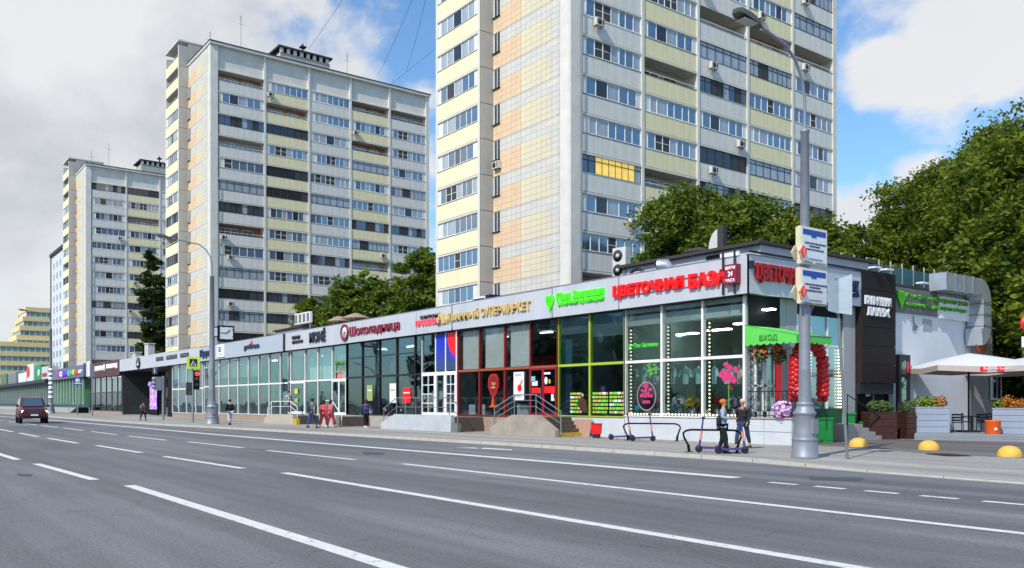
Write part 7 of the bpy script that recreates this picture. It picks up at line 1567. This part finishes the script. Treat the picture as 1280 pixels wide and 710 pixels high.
def tree(label, X, Y, H, blobs, m='leaf_mid', leaf=.2, n=16000, trunk=.22, name='broadleaf_tree', seed=1, cat='tree', hollow=.55, z0=0):
    rs_ = np.random.RandomState(seed); t = thing(name, label, cat, (X, Y, z0)); mb = MB(); tops = sorted(blobs, key=lambda q: -q[2])
    mb.tube([(0, 0, 0), (.05, .02, H*.2), (-.05, .05, H*.45), (0, 0, H*.8)], [trunk, trunk*.8, trunk*.55, trunk*.15], 8); mb.build('trunk', M['bark'], t)
    mb = MB()
    for (x, y, z, r) in blobs:
        b0 = Vector((0, 0, max(H*.15, z*.55))); b2 = Vector((x, y, z)); mid = (b0+b2)/2+Vector((0, 0, -.2)); mb.tube([b0, mid, b2], [trunk*.45, trunk*.28, trunk*.08], 5)
        for _ in range(4): d = Vector(rs_.normal(size=3)).normalized()*r*.85; mb.tube([b2, b2+d*.6, b2+d], [trunk*.12, trunk*.07, .01], 4)
    mb.build('limbs', M['bark'], t)
    vol = np.array([q[3]**2 for q in blobs]); vol = vol/vol.sum(); P = []
    for (x, y, z, r), f in zip(blobs, vol):
        nl = int(n*f); ncl = max(6, int(nl/52)); d = rs_.normal(size=(ncl, 3)); d /= np.linalg.norm(d, axis=1)[:, None]; rad = r*(hollow+(1.12-hollow)*rs_.rand(ncl)**.8)*(1+.22*(rs_.rand(ncl) > .93)); c = d*rad[:, None]*np.array([1, 1, .82])+np.array([x, y, z])
        k = rs_.randint(0, ncl, nl); sg = (.05+.13*rs_.rand(ncl))*r+.12; sp = rs_.normal(size=(nl, 3))*sg[k][:, None]*np.array([1, 1, .55]); P.append(c[k]+sp)
    P = np.concatenate(P); n_ = len(P); a = rs_.normal(size=(n_, 3)); a[:, 2] *= .5; a /= np.linalg.norm(a, axis=1)[:, None]; b = rs_.normal(size=(n_, 3)); b = np.cross(a, b); b /= np.linalg.norm(b, axis=1)[:, None]
    s = leaf*(.6+.8*rs_.rand(n_))[:, None]; up = np.array([0, 0, -.25])
    v = np.empty((n_, 4, 3)); v[:, 0] = P-a*s; v[:, 1] = P+b*s*.5+up*s*.3; v[:, 2] = P+a*s+up*s; v[:, 3] = P-b*s*.5+up*s*.3
    me = bpy.data.meshes.new('crown'); me.vertices.add(n_*4); me.vertices.foreach_set('co', v.ravel()); me.loops.add(n_*4); me.loops.foreach_set('vertex_index', np.arange(n_*4, dtype=np.int32)); me.polygons.add(n_); me.polygons.foreach_set('loop_start', np.arange(0, n_*4, 4, dtype=np.int32)); me.polygons.foreach_set('loop_total', np.full(n_, 4, dtype=np.int32)); me.materials.append(M[m]); me.update(calc_edges=True)
    link('crown', me, t, kind='stuff'); return t
def crown(H, zb, rad, n=9, seed=1, squash=1.0):
    r = random.Random(seed); o = []
    for i in range(n):
        u = i/(n-1); z = zb+(H-zb)*(.12+.78*u); w_ = rad*math.sin(math.pi*(.18+.68*u)); a = i*2.4+r.random(); q = w_*.55 if i < n-1 else 0; rr_ = rad*r.uniform(.4, .55)
        o.append((q*math.cos(a), q*math.sin(a), min(z, H-rr_*.8), rr_))
    return o
def T(px, Y, ytop, **k):
    X = XF(px, Y); return X, Y, ZP(ytop, X, Y)
X, Y, H = T(848, 41, 237); tree('leafy tree in front of the nearest tower, left of the near lamp post', X, Y, H, crown(H, 6.5, 3.1, 10, 1), 'leaf_mid', .135, 30000, seed=1)
X, Y, H = T(925, 43, 243); tree('middle tree before the nearest tower, right above the roof cowl', X, Y, H, crown(H, 6, 3.4, 10, 2), 'leaf_mid', .135, 30000, seed=2)
X, Y, H = T(995, 45, 268); tree('tree rising right behind the near lamp post boards', X, Y, H, crown(H, 5.5, 3.3, 10, 3), 'leaf_yellow', .135, 28000, seed=3)
X, Y, H = T(1066, 52, 288); tree('low light green tree right of the parking boards', X, Y, H, crown(H, 4, 3.2, 9, 4), 'leaf_yellow', .15, 24000, seed=4)
X, Y, H = T(1120, 55, 268); tree('mid sized tree left of the two big right hand trees', X, Y, H, crown(H, 4, 3.0, 10, 5), 'leaf_yellow', .13, 36000, seed=5)
X, Y, H = T(1178, 57, 203); tree('big broad tree above the green lettered annex', X, Y, H, crown(H, 4.0, 4.6, 15, 6), 'leaf_yellow', .135, 80000, .35, seed=6, hollow=.45)
X, Y, H = T(1258, 55, 152); tree('tallest tree at the right edge of the photo', X, Y, H, crown(H, 3.5, 5.3, 17, 7), 'leaf_yellow', .135, 95000, .38, seed=7, hollow=.4)
X, Y, H = T(1330, 52, 165); tree('big tree cut off by the right edge of the photo', X, Y, H, crown(H, 3, 6.0, 14, 8), 'leaf_yellow', .2, 36000, .35, seed=8)
for i, (px, Y, yt, rd) in enumerate(((1140, 66, 330, 5.0), (1210, 68, 300, 6.0), (1290, 64, 290, 6.0), (1250, 60, 400, 4.0), (1300, 56, 420, 4))):  # dark leaf masses added to stand in for shade under the big trees
    X, Y, H = T(px, Y, yt); tree(['dark bushy tree in the shade behind the annex duct', 'dark bushy tree in deep shade under the broad tree', 'dark bushy tree in the shade at the right edge', 'low dark shrub mass filling the shade behind the second parasol', 'low dark shrub mass filling the shade beyond the rightmost planter'][i], X, Y, H, crown(H, .8, rd, 9, 20+i), 'leaf_deep', .3, 11000, .2, seed=20+i, hollow=.3, name='shade_tree' if i < 3 else 'shrub', cat='tree' if i < 3 else 'shrub')
X, Y, H = T(400, 41, 372); tree('leftmost tree between the towers, over the bold black letters', X, Y, H, crown(H, 5, 3.6, 9, 9), 'leaf_yellow', .24, 11000, seed=9)
X, Y, H = T(447, 42, 343); tree('rounded tree between the towers, above the crimson script', X, Y, H, crown(H, 5, 4.3, 10, 10), 'leaf_mid', .24, 15000, seed=10)
X, Y, H = T(495, 45, 362); tree('lower tree between the rounded one and the tall one', X, Y, H, crown(H, 5, 3.8, 9, 12), 'leaf_mid', .24, 11000, seed=12)
X, Y, H = T(529, 44, 310); tree('tall tree touching the left edge of the nearest tower', X, Y, H, crown(H, 5, 3.6, 11, 11), 'leaf_mid', .24, 14000, seed=11)
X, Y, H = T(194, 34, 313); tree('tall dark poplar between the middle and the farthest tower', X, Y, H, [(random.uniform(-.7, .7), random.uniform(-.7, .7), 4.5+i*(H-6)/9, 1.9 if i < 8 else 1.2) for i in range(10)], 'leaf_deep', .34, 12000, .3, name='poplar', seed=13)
# cables hanging between the towers
for i, (a, b) in enumerate((((-113, 60, 50), (-57, 42, 58)), ((-113, 62, 49), (-50, 60, 60)), ((-115, 50, 52), (-58, 45, 66)), ((-112, 64, 51), (-60, 39, 49)))):
    P = [Vector(a)+(Vector(b)-Vector(a))*k/12-Vector((0, 0, 2.4*math.sin(math.pi*k/12))) for k in range(13)]
    MB().tube(P, .022, 4).build('overhead_cable', M['metal_dark'], label=['thin cable strung between the tower roofs, lowest one', 'thin cable between the tower roofs, second', 'thin cable between the tower roofs, topmost', 'thin cable sloping to the nearest tower wall'][i], cat='cable')
# the other side of the street, added out of view for dark window reflections
mat('opp_wall', '#6d675e', .9, var=.1, vs=.3)
op = thing('reflection_building', 'long brick coloured building added behind the camera, across the street, for dark window reflections', 'building', (-60, -48, 0), wspace=True)
MB().box(-170, 40, -62, -48, 0, 19).build('wall', M['opp_wall'], op)
me = MB().box(0, 1.6, 0, .05, 0, 1.9).mesh('window', M['pane_deep'])
for k in range(5):
    for i in range(40): link('window', me, op, (-168+i*5.2, -48, 1.6+k*3.5))
for i, (x, sd_) in enumerate(((-150, 1), (-128, 2), (-108, 3), (-90, 4), (-72, 5), (-56, 6), (-40, 7), (-24, 8), (-8, 9), (10, 10))):
    tree('tree added across the road behind the camera for dark window reflections, %s' % ['at the far left', 'second from the left', 'third from the left', 'fourth from the left', 'fifth from the left', 'fifth from the right', 'fourth from the right', 'third from the right', 'second from the right', 'at the far right'][i], x, -34, 13, crown(13, 3.5, 4.5, 9, 60+sd_), 'leaf_deep', .4, 3500, .25, seed=60+sd_)
for o in COL.objects:
    if '_w' in o: del o['_w']
